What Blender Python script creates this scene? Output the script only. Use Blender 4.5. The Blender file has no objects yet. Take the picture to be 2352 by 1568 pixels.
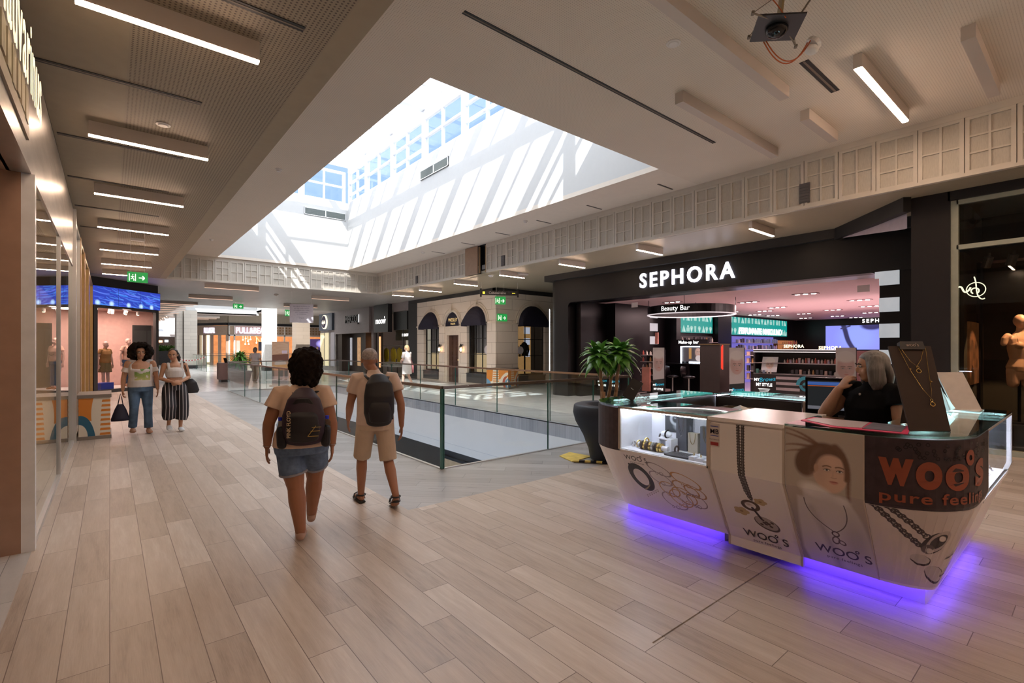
import bpy, bmesh, math, random
import numpy as np
from mathutils import Vector, Matrix, noise
SC = bpy.context.scene
COL = SC.collection
random.seed(7)
# ------------------------------------------------------------------ camera, world, sun, exposure
cd = bpy.data.cameras.new('camera'); cam = bpy.data.objects.new('camera', cd); COL.objects.link(cam)
cam.location = (0, 0, 1.62); YAW = math.atan(924 / 1122.6)
cam.rotation_euler = (math.radians(90), 0, -YAW)
cd.sensor_width = 36; cd.lens = 36 * 1122.6 / 2352; cd.shift_y = 14 / 2352; cd.clip_start = 0.05; cd.clip_end = 300
SC.camera = cam
SC.view_settings.view_transform = 'Standard'; SC.view_settings.look = 'None'; SC.view_settings.gamma = 1
SC.view_settings.use_curve_mapping = False
SC.view_settings.exposure = 1.32
SC.cycles.use_denoising = True
SC.cycles.max_bounces = 9; SC.cycles.diffuse_bounces = 7; SC.cycles.glossy_bounces = 4; SC.cycles.transparent_max_bounces = 16
SC.cycles.sample_clamp_indirect = 6
SC.cycles.caustics_reflective = False; SC.cycles.caustics_refractive = False
w = bpy.data.worlds.new('World'); SC.world = w; w.use_nodes = True
bg = w.node_tree.nodes['Background']; bg.inputs[0].default_value = (0.62, 0.76, 1.0, 1); bg.inputs[1].default_value = 1.0
_t = w.node_tree; _tc = _t.nodes.new('ShaderNodeTexCoord'); _sp = _t.nodes.new('ShaderNodeSeparateXYZ'); _cr = _t.nodes.new('ShaderNodeValToRGB')
_e = _cr.color_ramp.elements; _e[0].position = .54; _e[0].color = (.20, .29, .46, 1); _e[1].position = .72; _e[1].color = (2.45, 2.45, 2.5, 1)
_t.links.new(_tc.outputs['Generated'], _sp.inputs[0]); _t.links.new(_sp.outputs[2], _cr.inputs[0]); _t.links.new(_cr.outputs[0], bg.inputs[0])
sl = bpy.data.lights.new('sun', 'SUN'); so = bpy.data.objects.new('sun', sl); COL.objects.link(so)
sl.energy = 4.4; sl.angle = 0.009; sl.color = (1.0, 0.97, 0.93)
so.rotation_euler = Vector((-0.70, -0.87, 1.0)).to_track_quat('Z', 'Y').to_euler()
so.location = (-10, -10, 30)

# ------------------------------------------------------------------ materials
MATS = {}
def nt_of(name):
    m = bpy.data.materials.new(name); m.use_nodes = True
    return m, m.node_tree, m.node_tree.nodes['Principled BSDF']
def mat(name, col, rough=0.5, metal=0.0, emis=None, es=0.0, noise_amt=0.06, noise_scale=8.0, spec=0.5, coat=0.0):
    """principled with a little procedural colour variation"""
    if name in MATS: return MATS[name]
    m, nt, b = nt_of(name)
    b.inputs['Roughness'].default_value = rough; b.inputs['Metallic'].default_value = metal
    b.inputs['Specular IOR Level'].default_value = spec
    b.inputs['Coat Weight'].default_value = coat
    if noise_amt > 0:
        tc = nt.nodes.new('ShaderNodeTexCoord'); nz = nt.nodes.new('ShaderNodeTexNoise'); nz.inputs['Scale'].default_value = noise_scale
        nz.inputs['Detail'].default_value = 4
        cr = nt.nodes.new('ShaderNodeValToRGB')
        a = [max(0, c * (1 - noise_amt)) for c in col]; c2 = [min(1, c * (1 + noise_amt)) for c in col]
        cr.color_ramp.elements[0].position = .3; cr.color_ramp.elements[1].position = .7
        cr.color_ramp.elements[0].color = (*a, 1); cr.color_ramp.elements[1].color = (*c2, 1)
        nt.links.new(tc.outputs['Object'], nz.inputs['Vector']); nt.links.new(nz.outputs['Fac'], cr.inputs[0])
        nt.links.new(cr.outputs[0], b.inputs['Base Color'])
    else:
        b.inputs['Base Color'].default_value = (*col, 1)
    if emis: b.inputs['Emission Color'].default_value = (*emis, 1); b.inputs['Emission Strength'].default_value = es
    MATS[name] = m; return m
def emit(name, col, s):
    return mat(name, (0.02, 0.02, 0.02), 0.5, emis=col, es=s, noise_amt=0)
class N:
    """tiny node expression helper"""
    def __init__(s, nt): s.nt = nt
    def val(s, x, inp):
        if isinstance(x, (int, float)): inp.default_value = x
        else: s.nt.links.new(x, inp)
    def m(s, op, a, b=0.0, c=0.0):
        n = s.nt.nodes.new('ShaderNodeMath'); n.operation = op
        s.val(a, n.inputs[0]); s.val(b, n.inputs[1]); s.val(c, n.inputs[2]); return n.outputs[0]
    def xyz(s, space='Object'):
        tc = s.nt.nodes.new('ShaderNodeTexCoord'); sp = s.nt.nodes.new('ShaderNodeSeparateXYZ')
        s.nt.links.new(tc.outputs[space], sp.inputs[0]); return sp.outputs
    def comb(s, x, y, z=0.0):
        n = s.nt.nodes.new('ShaderNodeCombineXYZ'); s.val(x, n.inputs[0]); s.val(y, n.inputs[1]); s.val(z, n.inputs[2]); return n.outputs[0]
    def noise(s, vec, scale, detail=4, rough=.5):
        n = s.nt.nodes.new('ShaderNodeTexNoise'); n.inputs['Scale'].default_value = scale; n.inputs['Detail'].default_value = detail
        n.inputs['Roughness'].default_value = rough; s.nt.links.new(vec, n.inputs['Vector']); return n.outputs['Fac']
    def white(s, vec):
        n = s.nt.nodes.new('ShaderNodeTexWhiteNoise'); n.noise_dimensions = '3D'; s.nt.links.new(vec, n.inputs['Vector']); return n.outputs['Value']
    def ramp(s, f, stops):
        n = s.nt.nodes.new('ShaderNodeValToRGB'); e = n.color_ramp.elements
        while len(e) < len(stops): e.new(.5)
        for k, (p, c) in enumerate(stops): e[k].position = p; e[k].color = (*c, 1)
        s.nt.links.new(f, n.inputs[0]); return n.outputs[0]
    def mix(s, f, a, b):
        n = s.nt.nodes.new('ShaderNodeMix'); n.data_type = 'RGBA'
        s.val(f, n.inputs[0])
        for x, i in ((a, 6), (b, 7)):
            if isinstance(x, tuple): n.inputs[i].default_value = (*x, 1)
            else: s.nt.links.new(x, n.inputs[i])
        return n.outputs[2]
    def bump(s, h, strength, dist, bsdf):
        n = s.nt.nodes.new('ShaderNodeBump'); n.inputs['Strength'].default_value = strength; n.inputs['Distance'].default_value = dist
        s.nt.links.new(h, n.inputs['Height']); s.nt.links.new(n.outputs[0], bsdf.inputs['Normal'])
def plank_mat(name, W, L, stops, grout, rot=0.0, rough=(.28, .45), stagger=.3, gw=.0022, streak=(9, .9)):
    if name in MATS: return MATS[name]
    m, nt, b = nt_of(name); n = N(nt); x, y, z = n.xyz()
    if rot:
        c, s_ = math.cos(rot), math.sin(rot)
        x, y = n.m('ADD', n.m('MULTIPLY', x, c), n.m('MULTIPLY', y, s_)), n.m('ADD', n.m('MULTIPLY', x, -s_), n.m('MULTIPLY', y, c))
    u = n.m('DIVIDE', x, W); i = n.m('FLOOR', u); fu = n.m('FRACT', u)
    v = n.m('SUBTRACT', n.m('DIVIDE', y, L), n.m('MULTIPLY', i, stagger)); j = n.m('FLOOR', v); fv = n.m('FRACT', v)
    rnd = n.white(n.comb(i, j, 3.3))
    off = n.m('MULTIPLY', rnd, 37.0)
    g1 = n.noise(n.comb(n.m('MULTIPLY', x, streak[0]), n.m('MULTIPLY', y, streak[1]), off), 2.2, 6, .62)
    g2 = n.noise(n.comb(n.m('MULTIPLY', x, streak[0] * 7), n.m('MULTIPLY', y, streak[1] * 3), off), 3.0, 3, .6)
    f = n.m('ADD', n.m('ADD', n.m('MULTIPLY', g1, .55), n.m('MULTIPLY', g2, .22)), n.m('MULTIPLY', rnd, .26))
    col = n.ramp(f, stops)
    e1 = n.m('MINIMUM', n.m('MULTIPLY', fu, W), n.m('MULTIPLY', n.m('SUBTRACT', 1.0, fu), W))
    e2 = n.m('MINIMUM', n.m('MULTIPLY', fv, L), n.m('MULTIPLY', n.m('SUBTRACT', 1.0, fv), L))
    gm = n.m('LESS_THAN', n.m('MINIMUM', e1, e2), gw)
    col = n.mix(gm, col, grout); nt.links.new(col, b.inputs['Base Color'])
    r = n.m('ADD', n.m('MULTIPLY', g1, rough[1] - rough[0]), rough[0]); nt.links.new(r, b.inputs['Roughness'])
    n.bump(n.m('SUBTRACT', g2, n.m('MULTIPLY', gm, 1.5)), .12, .004, b)
    MATS[name] = m; return m
def perf_mat(name, col, pitch, hole, dark, rough=.6, slotted=False):
    if name in MATS: return MATS[name]
    m, nt, b = nt_of(name); n = N(nt); x, y, z = n.xyz()
    fx = n.m('SUBTRACT', n.m('FRACT', n.m('DIVIDE', x, pitch)), .5); fy = n.m('SUBTRACT', n.m('FRACT', n.m('DIVIDE', y, pitch)), .5)
    d = n.m('SQRT', n.m('ADD', n.m('MULTIPLY', fx, fx), n.m('MULTIPLY', fy, fy)))
    h = n.m('LESS_THAN', d, hole)
    nz = n.noise(n.comb(x, y, 0), 1.3, 3)
    c1 = n.mix(nz, tuple(c * .94 for c in col), tuple(c * 1.05 for c in col))
    nt.links.new(n.mix(h, c1, dark), b.inputs['Base Color']); b.inputs['Roughness'].default_value = rough
    MATS[name] = m; return m
def stripe_mat(name, axis, pitch, frac, c1, c2, rough=.7):
    if name in MATS: return MATS[name]
    m, nt, b = nt_of(name); n = N(nt); o = n.xyz(); f = n.m('FRACT', n.m('DIVIDE', o[axis], pitch))
    nz = n.noise(n.comb(o[0], o[1], o[2]), 14, 3)
    a = n.mix(nz, tuple(c * .85 for c in c1), tuple(min(1, c * 1.15) for c in c1))
    nt.links.new(n.mix(n.m('GREATER_THAN', f, frac), a, c2), b.inputs['Base Color']); b.inputs['Roughness'].default_value = rough
    MATS[name] = m; return m
def block_mat(name, col, joint, W, Hh, gw=.006, rough=.6, ax=(1, 2), var=.05):
    """stone / tile wall in courses with staggered joints, on object axes ax"""
    if name in MATS: return MATS[name]
    m, nt, b = nt_of(name); n = N(nt); o = n.xyz(); x, y = o[ax[0]], o[ax[1]]
    v = n.m('DIVIDE', y, Hh); j = n.m('FLOOR', v); fv = n.m('FRACT', v)
    u = n.m('ADD', n.m('DIVIDE', x, W), n.m('MULTIPLY', j, .5)); i = n.m('FLOOR', u); fu = n.m('FRACT', u)
    rnd = n.white(n.comb(i, j, 1.7)); nz = n.noise(n.comb(o[0], o[1], o[2]), 2.5, 5)
    f = n.m('ADD', n.m('MULTIPLY', rnd, .5), n.m('MULTIPLY', nz, .5))
    c = n.ramp(f, [(.2, tuple(q * (1 - var) for q in col)), (.8, tuple(min(1, q * (1 + var)) for q in col))])
    e1 = n.m('MINIMUM', n.m('MULTIPLY', fu, W), n.m('MULTIPLY', n.m('SUBTRACT', 1.0, fu), W))
    e2 = n.m('MINIMUM', n.m('MULTIPLY', fv, Hh), n.m('MULTIPLY', n.m('SUBTRACT', 1.0, fv), Hh))
    gm = n.m('LESS_THAN', n.m('MINIMUM', e1, e2), gw)
    nt.links.new(n.mix(gm, c, joint), b.inputs['Base Color']); b.inputs['Roughness'].default_value = rough
    MATS[name] = m; return m
def grain_mat(name, c1, c2, axis_scale, rough=.6, metal=0.0, scale=3.0):
    if name in MATS: return MATS[name]
    m, nt, b = nt_of(name); n = N(nt); o = n.xyz()
    v = n.comb(n.m('MULTIPLY', o[0], axis_scale[0]), n.m('MULTIPLY', o[1], axis_scale[1]), n.m('MULTIPLY', o[2], axis_scale[2]))
    f = n.noise(v, scale, 5, .6); nt.links.new(n.ramp(f, [(.3, c1), (.7, c2)]), b.inputs['Base Color'])
    b.inputs['Roughness'].default_value = rough; b.inputs['Metallic'].default_value = metal
    MATS[name] = m; return m
def glass_mat(name, tint=(.93, .97, .95), refl=1.0, ior=1.45, rough=0.0):
    if name in MATS: return MATS[name]
    m = bpy.data.materials.new(name); m.use_nodes = True; nt = m.node_tree; nt.nodes.clear()
    out = nt.nodes.new('ShaderNodeOutputMaterial'); mx = nt.nodes.new('ShaderNodeMixShader')
    tr = nt.nodes.new('ShaderNodeBsdfTransparent'); tr.inputs[0].default_value = (*tint, 1)
    gl = nt.nodes.new('ShaderNodeBsdfGlossy'); gl.inputs['Roughness'].default_value = rough; gl.inputs['Color'].default_value = (.95, .98, .97, 1)
    lw = nt.nodes.new('ShaderNodeLayerWeight'); lw.inputs[0].default_value = .5; f0 = ((ior - 1) / (ior + 1)) ** 2
    pw = nt.nodes.new('ShaderNodeMath'); pw.operation = 'POWER'; pw.inputs[1].default_value = 5; nt.links.new(lw.outputs['Facing'], pw.inputs[0])
    mu = nt.nodes.new('ShaderNodeMath'); mu.operation = 'MULTIPLY_ADD'; mu.inputs[1].default_value = refl * (1 - f0); mu.inputs[2].default_value = f0 * refl
    nt.links.new(pw.outputs[0], mu.inputs[0]); nt.links.new(mu.outputs[0], mx.inputs[0])
    nt.links.new(tr.outputs[0], mx.inputs[1]); nt.links.new(gl.outputs[0], mx.inputs[2]); nt.links.new(mx.outputs[0], out.inputs[0])
    MATS[name] = m; return m
def image_mat(name, arr, rough=.45, es=0.0):
    """material from an array painted in this script, for printed pictures and screens (UV mapped)"""
    h, w_ = arr.shape[:2]; im = bpy.data.images.new(name, w_, h, alpha=False)
    px = np.ones((h, w_, 4), np.float32); px[:, :, :3] = np.clip(arr[::-1], 0, 1) ** (1 / 2.2); im.pixels.foreach_set(np.clip(px, 0, 1).ravel()); im.pack()
    m, nt, b = nt_of(name); t = nt.nodes.new('ShaderNodeTexImage'); t.image = im
    b.inputs['Roughness'].default_value = rough
    if es > 0: nt.links.new(t.outputs[0], b.inputs['Emission Color']); b.inputs['Emission Strength'].default_value = es; b.inputs['Base Color'].default_value = (.01, .01, .01, 1)
    else: nt.links.new(t.outputs[0], b.inputs['Base Color'])
    MATS[name] = m; return m

# ------------------------------------------------------------------ mesh builder
class MB:
    def __init__(s): s.v = []; s.f = []; s.mi = []; s.uv = {}; s.cur = 0; s.sm = []; s.smooth = False
    def mat(s, i): s.cur = i; return s
    def face(s, idx, uv=None):
        if uv: s.uv[len(s.f)] = uv
        s.f.append(tuple(idx)); s.mi.append(s.cur); s.sm.append(s.smooth)
    def quad(s, a, b, c, d, uv=None):
        k = len(s.v); s.v += [tuple(a), tuple(b), tuple(c), tuple(d)]; s.face((k, k + 1, k + 2, k + 3), uv)
    def box(s, x0, x1, y0, y1, z0, z1, M=None):
        if x0 > x1: x0, x1 = x1, x0
        if y0 > y1: y0, y1 = y1, y0
        if z0 > z1: z0, z1 = z1, z0
        k = len(s.v); P = [(x, y, z) for z in (z0, z1) for y in (y0, y1) for x in (x0, x1)]
        if M is not None: P = [tuple(M @ Vector(p)) for p in P]
        s.v += P
        for q in ((0, 2, 3, 1), (4, 5, 7, 6), (0, 1, 5, 4), (2, 6, 7, 3), (0, 4, 6, 2), (1, 3, 7, 5)): s.face([k + t for t in q])
        return s
    def beam(s, p, q, wd, ht, up=(0, 0, 1)):
        p, q = Vector(p), Vector(q); d = q - p; L = d.length; d.normalize(); up = Vector(up)
        if abs(d.dot(up)) > .99: up = Vector((1, 0, 0))
        a = d.cross(up).normalized(); b = a.cross(d).normalized()
        M = Matrix(((a.x, d.x, b.x, p.x), (a.y, d.y, b.y, p.y), (a.z, d.z, b.z, p.z), (0, 0, 0, 1)))
        return s.box(-wd / 2, wd / 2, 0, L, -ht / 2, ht / 2, M)
    def tube(s, pts, rad, n=12, side=None, caps=True, round_ends=False):
        """pts list, rad list of r or (rx, ry); side = preferred direction of rx"""
        pts = [Vector(p) for p in pts]; rad = [(r, r) if isinstance(r, (int, float)) else r for r in rad]
        if round_ends:
            def ext(p, d, r, order):
                out = []; rr = max(r) * .9 if min(r) > .85 * max(r) and max(r) < .12 else min(min(r) * .55, .05)
                for t in ((.55, .84), (.85, .53), (.98, .2)): out.append((p + d * rr * t[0], (r[0] * t[1], r[1] * t[1])))
                return out if order else out[::-1]
            d0 = (pts[0] - pts[1]).normalized(); d1 = (pts[-1] - pts[-2]).normalized()
            A = ext(pts[0], d0, rad[0], False); B = ext(pts[-1], d1, rad[-1], True)
            pts = [a[0] for a in A] + pts + [b[0] for b in B]; rad = [a[1] for a in A] + rad + [b[1] for b in B]
        k0 = len(s.v); m = len(pts); prev = None
        for i, p in enumerate(pts):
            d = (pts[min(i + 1, m - 1)] - pts[max(i - 1, 0)]).normalized()
            if side is not None: a = Vector(side) - d * Vector(side).dot(d)
            elif prev is not None: a = prev - d * prev.dot(d)
            else: a = d.orthogonal()
            if a.length < 1e-4: a = prev if prev is not None else d.orthogonal()
            a = a.normalized(); b = d.cross(a).normalized(); prev = a
            for j in range(n):
                t = 2 * math.pi * j / n; s.v.append(tuple(p + a * (math.cos(t) * rad[i][0]) + b * (math.sin(t) * rad[i][1])))
        for i in range(m - 1):
            for j in range(n):
                q = (j + 1) % n; s.face((k0 + i * n + j, k0 + i * n + q, k0 + (i + 1) * n + q, k0 + (i + 1) * n + j))
        if caps:
            s.face([k0 + j for j in range(n)][::-1]); s.face([k0 + (m - 1) * n + j for j in range(n)])
        return s
    def cyl(s, p, q, r, r2=None, n=20): return s.tube([p, q], [r, r if r2 is None else r2], n)
    def ell(s, c, r, n=12, m=8, M=None):
        k0 = len(s.v); c = Vector(c)
        for i in range(1, m):
            ph = math.pi * i / m
            for j in range(n):
                t = 2 * math.pi * j / n; p = Vector((r[0] * math.sin(ph) * math.cos(t), r[1] * math.sin(ph) * math.sin(t), r[2] * math.cos(ph)))
                if M is not None: p = M @ p
                s.v.append(tuple(c + p))
        top = Vector((0, 0, r[2])); bot = Vector((0, 0, -r[2]))
        if M is not None: top = M @ top; bot = M @ bot
        a = len(s.v); s.v += [tuple(c + top), tuple(c + bot)]
        for i in range(m - 2):
            for j in range(n):
                q = (j + 1) % n; s.face((k0 + i * n + j, k0 + (i + 1) * n + j, k0 + (i + 1) * n + q, k0 + i * n + q))
        for j in range(n):
            q = (j + 1) % n; s.face((k0 + j, k0 + q, a)); s.face((k0 + (m - 2) * n + q, k0 + (m - 2) * n + j, a + 1))
        return s
    def lathe(s, prof, c=(0, 0, 0), n=32, cap=True):
        k0 = len(s.v); m = len(prof)
        for r, z in prof:
            for j in range(n):
                t = 2 * math.pi * j / n; s.v.append((c[0] + r * math.cos(t), c[1] + r * math.sin(t), c[2] + z))
        for i in range(m - 1):
            for j in range(n):
                q = (j + 1) % n; s.face((k0 + i * n + j, k0 + i * n + q, k0 + (i + 1) * n + q, k0 + (i + 1) * n + j))
        if cap and prof[0][0] > 1e-5: s.face([k0 + j for j in range(n)][::-1])
        if cap and prof[-1][0] > 1e-5: s.face([k0 + (m - 1) * n + j for j in range(n)])
        return s
    def prism(s, poly, z0, z1):
        k = len(s.v); n = len(poly); s.v += [(x, y, z0) for x, y in poly] + [(x, y, z1) for x, y in poly]
        s.face([k + i for i in range(n)][::-1]); s.face([k + n + i for i in range(n)])
        for i in range(n): q = (i + 1) % n; s.face((k + i, k + q, k + n + q, k + n + i))
        return s
    def add(s, verts, faces, M=None):
        k = len(s.v); s.v += [tuple(M @ Vector(p)) if M is not None else tuple(p) for p in verts]
        for f in faces: s.face([k + i for i in f])
        return s
    def mesh(s, name, mats, org=None):
        me = bpy.data.meshes.new(name); v = s.v
        if org is not None: v = [(a - org[0], b - org[1], c - org[2]) for a, b, c in v]
        me.from_pydata(v, [], s.f)
        for m in mats: me.materials.append(m)
        me.polygons.foreach_set('material_index', s.mi); me.polygons.foreach_set('use_smooth', s.sm)
        if s.uv:
            L = me.uv_layers.new(name='UVMap')
            for fi, uv in s.uv.items():
                for k, li in enumerate(me.polygons[fi].loop_indices): L.data[li].uv = uv[k]
        me.update(); return me
def props(o, label=None, cat=None, group=None, kind=None):
    for k, v in (('label', label), ('category', cat), ('group', group), ('kind', kind)):
        if v: o[k] = v
    return o
def thing(name, label, cat, loc=(0, 0, 0), rz=0, group=None):
    o = bpy.data.objects.new(name, None); COL.objects.link(o); o.location = loc; o.rotation_euler = (0, 0, rz)
    o.empty_display_size = .2
    return props(o, label, cat, group)
def obj(name, mb, mats, parent=None, label=None, cat=None, group=None, kind=None, world=False, smooth=None, origin=None, at=None):
    if not isinstance(mats, (list, tuple)): mats = [mats]
    org = None
    if parent is not None and world:
        org = Vector(parent.location); p = parent.parent
        while p: org = org + p.location; p = p.parent
    if isinstance(mb, MB):
        if smooth is not None: mb.sm = [smooth] * len(mb.f)
        me = mb.mesh(name, mats, org if org is not None else origin)
    else:
        me = mb
        if not me.materials:
            for m in mats: me.materials.append(m)
    o = bpy.data.objects.new(name, me); COL.objects.link(o)
    if origin is not None and org is None: o.location = origin
    if at is not None: o.location = at
    if parent is not None: o.parent = parent
    return props(o, label, cat, group, kind)
def struct(name, mb, mats): return obj(name, mb, mats, kind='structure')
def dup(root, loc, rz=None, label=None):
    r = root.copy(); COL.objects.link(r); r.location = loc
    if rz is not None: r.rotation_euler = (0, 0, rz)
    if label: r['label'] = label
    for ch in [o for o in KIDS(root)]:
        c = ch.copy(); COL.objects.link(c); c.parent = r
        for g in [o for o in KIDS(ch)]:
            d = g.copy(); COL.objects.link(d); d.parent = c
    return r
def KIDS(o): return [c for c in COL.objects if c.parent == o]
def bake(mb, name, voxel=.008, smooth=3, sub=0, mats=None, shade=True):
    """weld overlapping closed shapes into one continuous surface"""
    me = mb.mesh(name, []); o = bpy.data.objects.new('tmp', me); COL.objects.link(o)
    r = o.modifiers.new('r', 'REMESH'); r.mode = 'VOXEL'; r.voxel_size = voxel
    if smooth: s = o.modifiers.new('s', 'SMOOTH'); s.iterations = smooth; s.factor = .6
    dg = bpy.context.evaluated_depsgraph_get(); ev = o.evaluated_get(dg); m2 = bpy.data.meshes.new_from_object(ev)
    bpy.data.objects.remove(o); bpy.data.meshes.remove(me); m2.name = name
    m2.polygons.foreach_set('use_smooth', [shade] * len(m2.polygons))
    for m in (mats or []): m2.materials.append(m)
    return m2
TXT = {}
def text_geo(s, size=1.0, depth=0.0, align='CENTER', bold=0.0, spacing=1.0, res=4):
    key = (s, align, bold, spacing, depth / size, res)
    if key not in TXT:
        c = bpy.data.curves.new('t', 'FONT'); c.body = s; c.size = 1.0; c.extrude = depth / size / 2; c.align_x = align; c.offset = bold; c.space_character = spacing
        c.resolution_u = res
        o = bpy.data.objects.new('t', c); COL.objects.link(o); dg = bpy.context.evaluated_depsgraph_get()
        me = bpy.data.meshes.new_from_object(o.evaluated_get(dg)); TXT[key] = ([tuple(v.co) for v in me.vertices], [tuple(p.vertices) for p in me.polygons])
        bpy.data.objects.remove(o); bpy.data.meshes.remove(me)
    v, f = TXT[key]; return [(x * size, y * size, z * size) for x, y, z in v], f
def frame(o, ux, uy, sx=1.0, sy=1.0):
    """matrix taking (x, y, z) text coordinates to world: x along ux, y along uy, z along ux x uy"""
    ux = Vector(ux).normalized(); uy = Vector(uy).normalized(); uz = ux.cross(uy)
    return Matrix(((ux.x * sx, uy.x * sy, uz.x, o[0]), (ux.y * sx, uy.y * sy, uz.y, o[1]), (ux.z * sx, uy.z * sy, uz.z, o[2]), (0, 0, 0, 1)))
def text_mb(s, M, size, depth=.002, mb=None, **k):
    mb = mb or MB(); v, f = text_geo(s, size, depth, **k); mb.add(v, f, M); return mb

# ------------------------------------------------------------------ painter for printed pictures
class Pic:
    def __init__(s, W, H, bgc):
        s.a = np.ones((H, W, 3), np.float32) * np.array(bgc, np.float32); s.W, s.H = W, H
        s.y, s.x = np.mgrid[0:H, 0:W].astype(np.float32); s.y /= H; s.x /= H   # unit = picture height
    def put(s, mask, col, al=1.0):
        m = (np.clip(mask, 0, 1) * al)[..., None]; s.a = s.a * (1 - m) + np.array(col, np.float32) * m; return s
    def ell(s, cx, cy, rx, ry, col, rot=0, soft=.02, al=1.0, ring=None):
        c, q = math.cos(rot), math.sin(rot); X = (s.x - cx) * c + (s.y - cy) * q; Y = -(s.x - cx) * q + (s.y - cy) * c
        d = np.sqrt((X / rx) ** 2 + (Y / ry) ** 2); k = min(rx, ry); e = max(soft, 1.0 / s.H) / k
        if ring: m = 1 - np.clip((np.abs(d - 1) - ring / k / 2) / e + .5, 0, 1)
        else: m = 1 - np.clip((d - 1) / e + .5, 0, 1)
        return s.put(m, col, al)
    def line(s, pts, w_, col, soft=.002, al=1.0, w2=None):
        m = np.zeros((s.H, s.W), np.float32); n = len(pts) - 1
        for i in range(n):
            (x0, y0), (x1, y1) = pts[i], pts[i + 1]; dx, dy = x1 - x0, y1 - y0; L = dx * dx + dy * dy + 1e-9
            t = np.clip(((s.x - x0) * dx + (s.y - y0) * dy) / L, 0, 1); d = np.hypot(s.x - x0 - t * dx, s.y - y0 - t * dy)
            ww = w_ if w2 is None else w_ + (w2 - w_) * (i + .5) / n
            m = np.maximum(m, 1 - np.clip((d - ww / 2) / max(soft, 1 / s.H) + .5, 0, 1))
        return s.put(m, col, al)
    def poly(s, pts, col, soft=.004, al=1.0):
        ins = np.zeros((s.H, s.W), bool); dm = np.full((s.H, s.W), 9.0, np.float32); n = len(pts)
        for i in range(n):
            (x0, y0), (x1, y1) = pts[i], pts[(i + 1) % n]; dx, dy = x1 - x0, y1 - y0; L = dx * dx + dy * dy + 1e-9
            t = np.clip(((s.x - x0) * dx + (s.y - y0) * dy) / L, 0, 1); dm = np.minimum(dm, np.hypot(s.x - x0 - t * dx, s.y - y0 - t * dy))
            c = ((y0 > s.y) != (y1 > s.y)); xi = x0 + (s.y - y0) * dx / (dy if abs(dy) > 1e-9 else 1e-9); ins ^= (c & (s.x < xi))
        sd = np.where(ins, -dm, dm); return s.put(1 - np.clip(sd / max(soft, 1 / s.H) + .5, 0, 1), col, al)
    def grain(s, amt, seed=1):
        r = np.random.RandomState(seed); s.a = np.clip(s.a + (r.rand(s.H, s.W, 1).astype(np.float32) - .5) * amt, 0, 1); return s
def bez(p, n=14):
    out = []
    for k in range(n + 1):
        t = k / n; q = [tuple(a) for a in p]
        while len(q) > 1: q = [((1 - t) * a[0] + t * b[0], (1 - t) * a[1] + t * b[1]) for a, b in zip(q, q[1:])]
        out.append(q[0])
    return out
def face_pic(P, cx, cy, s, hair=(.10, .055, .035), skin=(.62, .42, .32), turn=.15, hairstyle='dark'):
    """a painted face; s = face half-height in picture units"""
    sh = tuple(c * .72 for c in skin); hi = tuple(min(1, c * 1.18) for c in skin)
    P.ell(cx, cy, s * .74, s, skin, soft=.015); P.ell(cx + s * .05, cy + s * .45, s * .5, s * .6, skin, soft=.02)
    P.ell(cx - s * .45 * (1 if turn > 0 else -1), cy + .1 * s, s * .32, s * .8, sh, soft=s * .5, al=.55)
    P.ell(cx + turn * s, cy - s * .45, s * .4, s * .25, hi, soft=s * .4, al=.5)
    for k in (-1, 1):
        ex = cx + turn * s + k * s * .30; ey = cy - .03 * s
        P.ell(ex, ey, s * .2, s * .11, sh, soft=s * .12, al=.7)
        P.ell(ex, ey, s * .13, s * .058, (.75, .72, .68), soft=.004); P.ell(ex, ey, s * .055, s * .056, (.06, .05, .05), soft=.004)
        P.line(bez([(ex - s * .15, ey), (ex, ey - s * .1), (ex + s * .15, ey - .01 * s)], 6), s * .03, (.05, .03, .03))
        P.line(bez([(ex - s * .19, ey - s * .19 + (0 if k > 0 else .03 * s)), (ex, ey - s * .27), (ex + s * .19, ey - s * .18)], 6), s * .065, tuple(c * .9 for c in hair), soft=.005, al=.85)
    nx = cx + turn * s * 1.15
    P.line([(nx - .03 * s, cy), (nx - .05 * s, cy + .3 * s)], s * .06, sh, soft=s * .08, al=.5)
    P.line(bez([(nx - .12 * s, cy + .34 * s), (nx, cy + .4 * s), (nx + .12 * s, cy + .34 * s)], 5), s * .05, sh, soft=s * .04)
    P.ell(nx - .01 * s, cy + .58 * s, s * .19, s * .06, (.48, .20, .17), soft=.006); P.line([(nx - .18 * s, cy + .575 * s), (nx + .17 * s, cy + .575 * s)], s * .018, (.2, .06, .05))
    P.ell(nx, cy + .65 * s, s * .13, s * .045, (.58, .28, .23), soft=.008)
    return P
ORD = ['nearest', 'second nearest', 'third nearest', 'fourth nearest', 'fifth nearest', 'sixth nearest', 'seventh nearest', 'eighth nearest', 'ninth nearest', 'tenth nearest', 'eleventh nearest', 'twelfth nearest']
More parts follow.
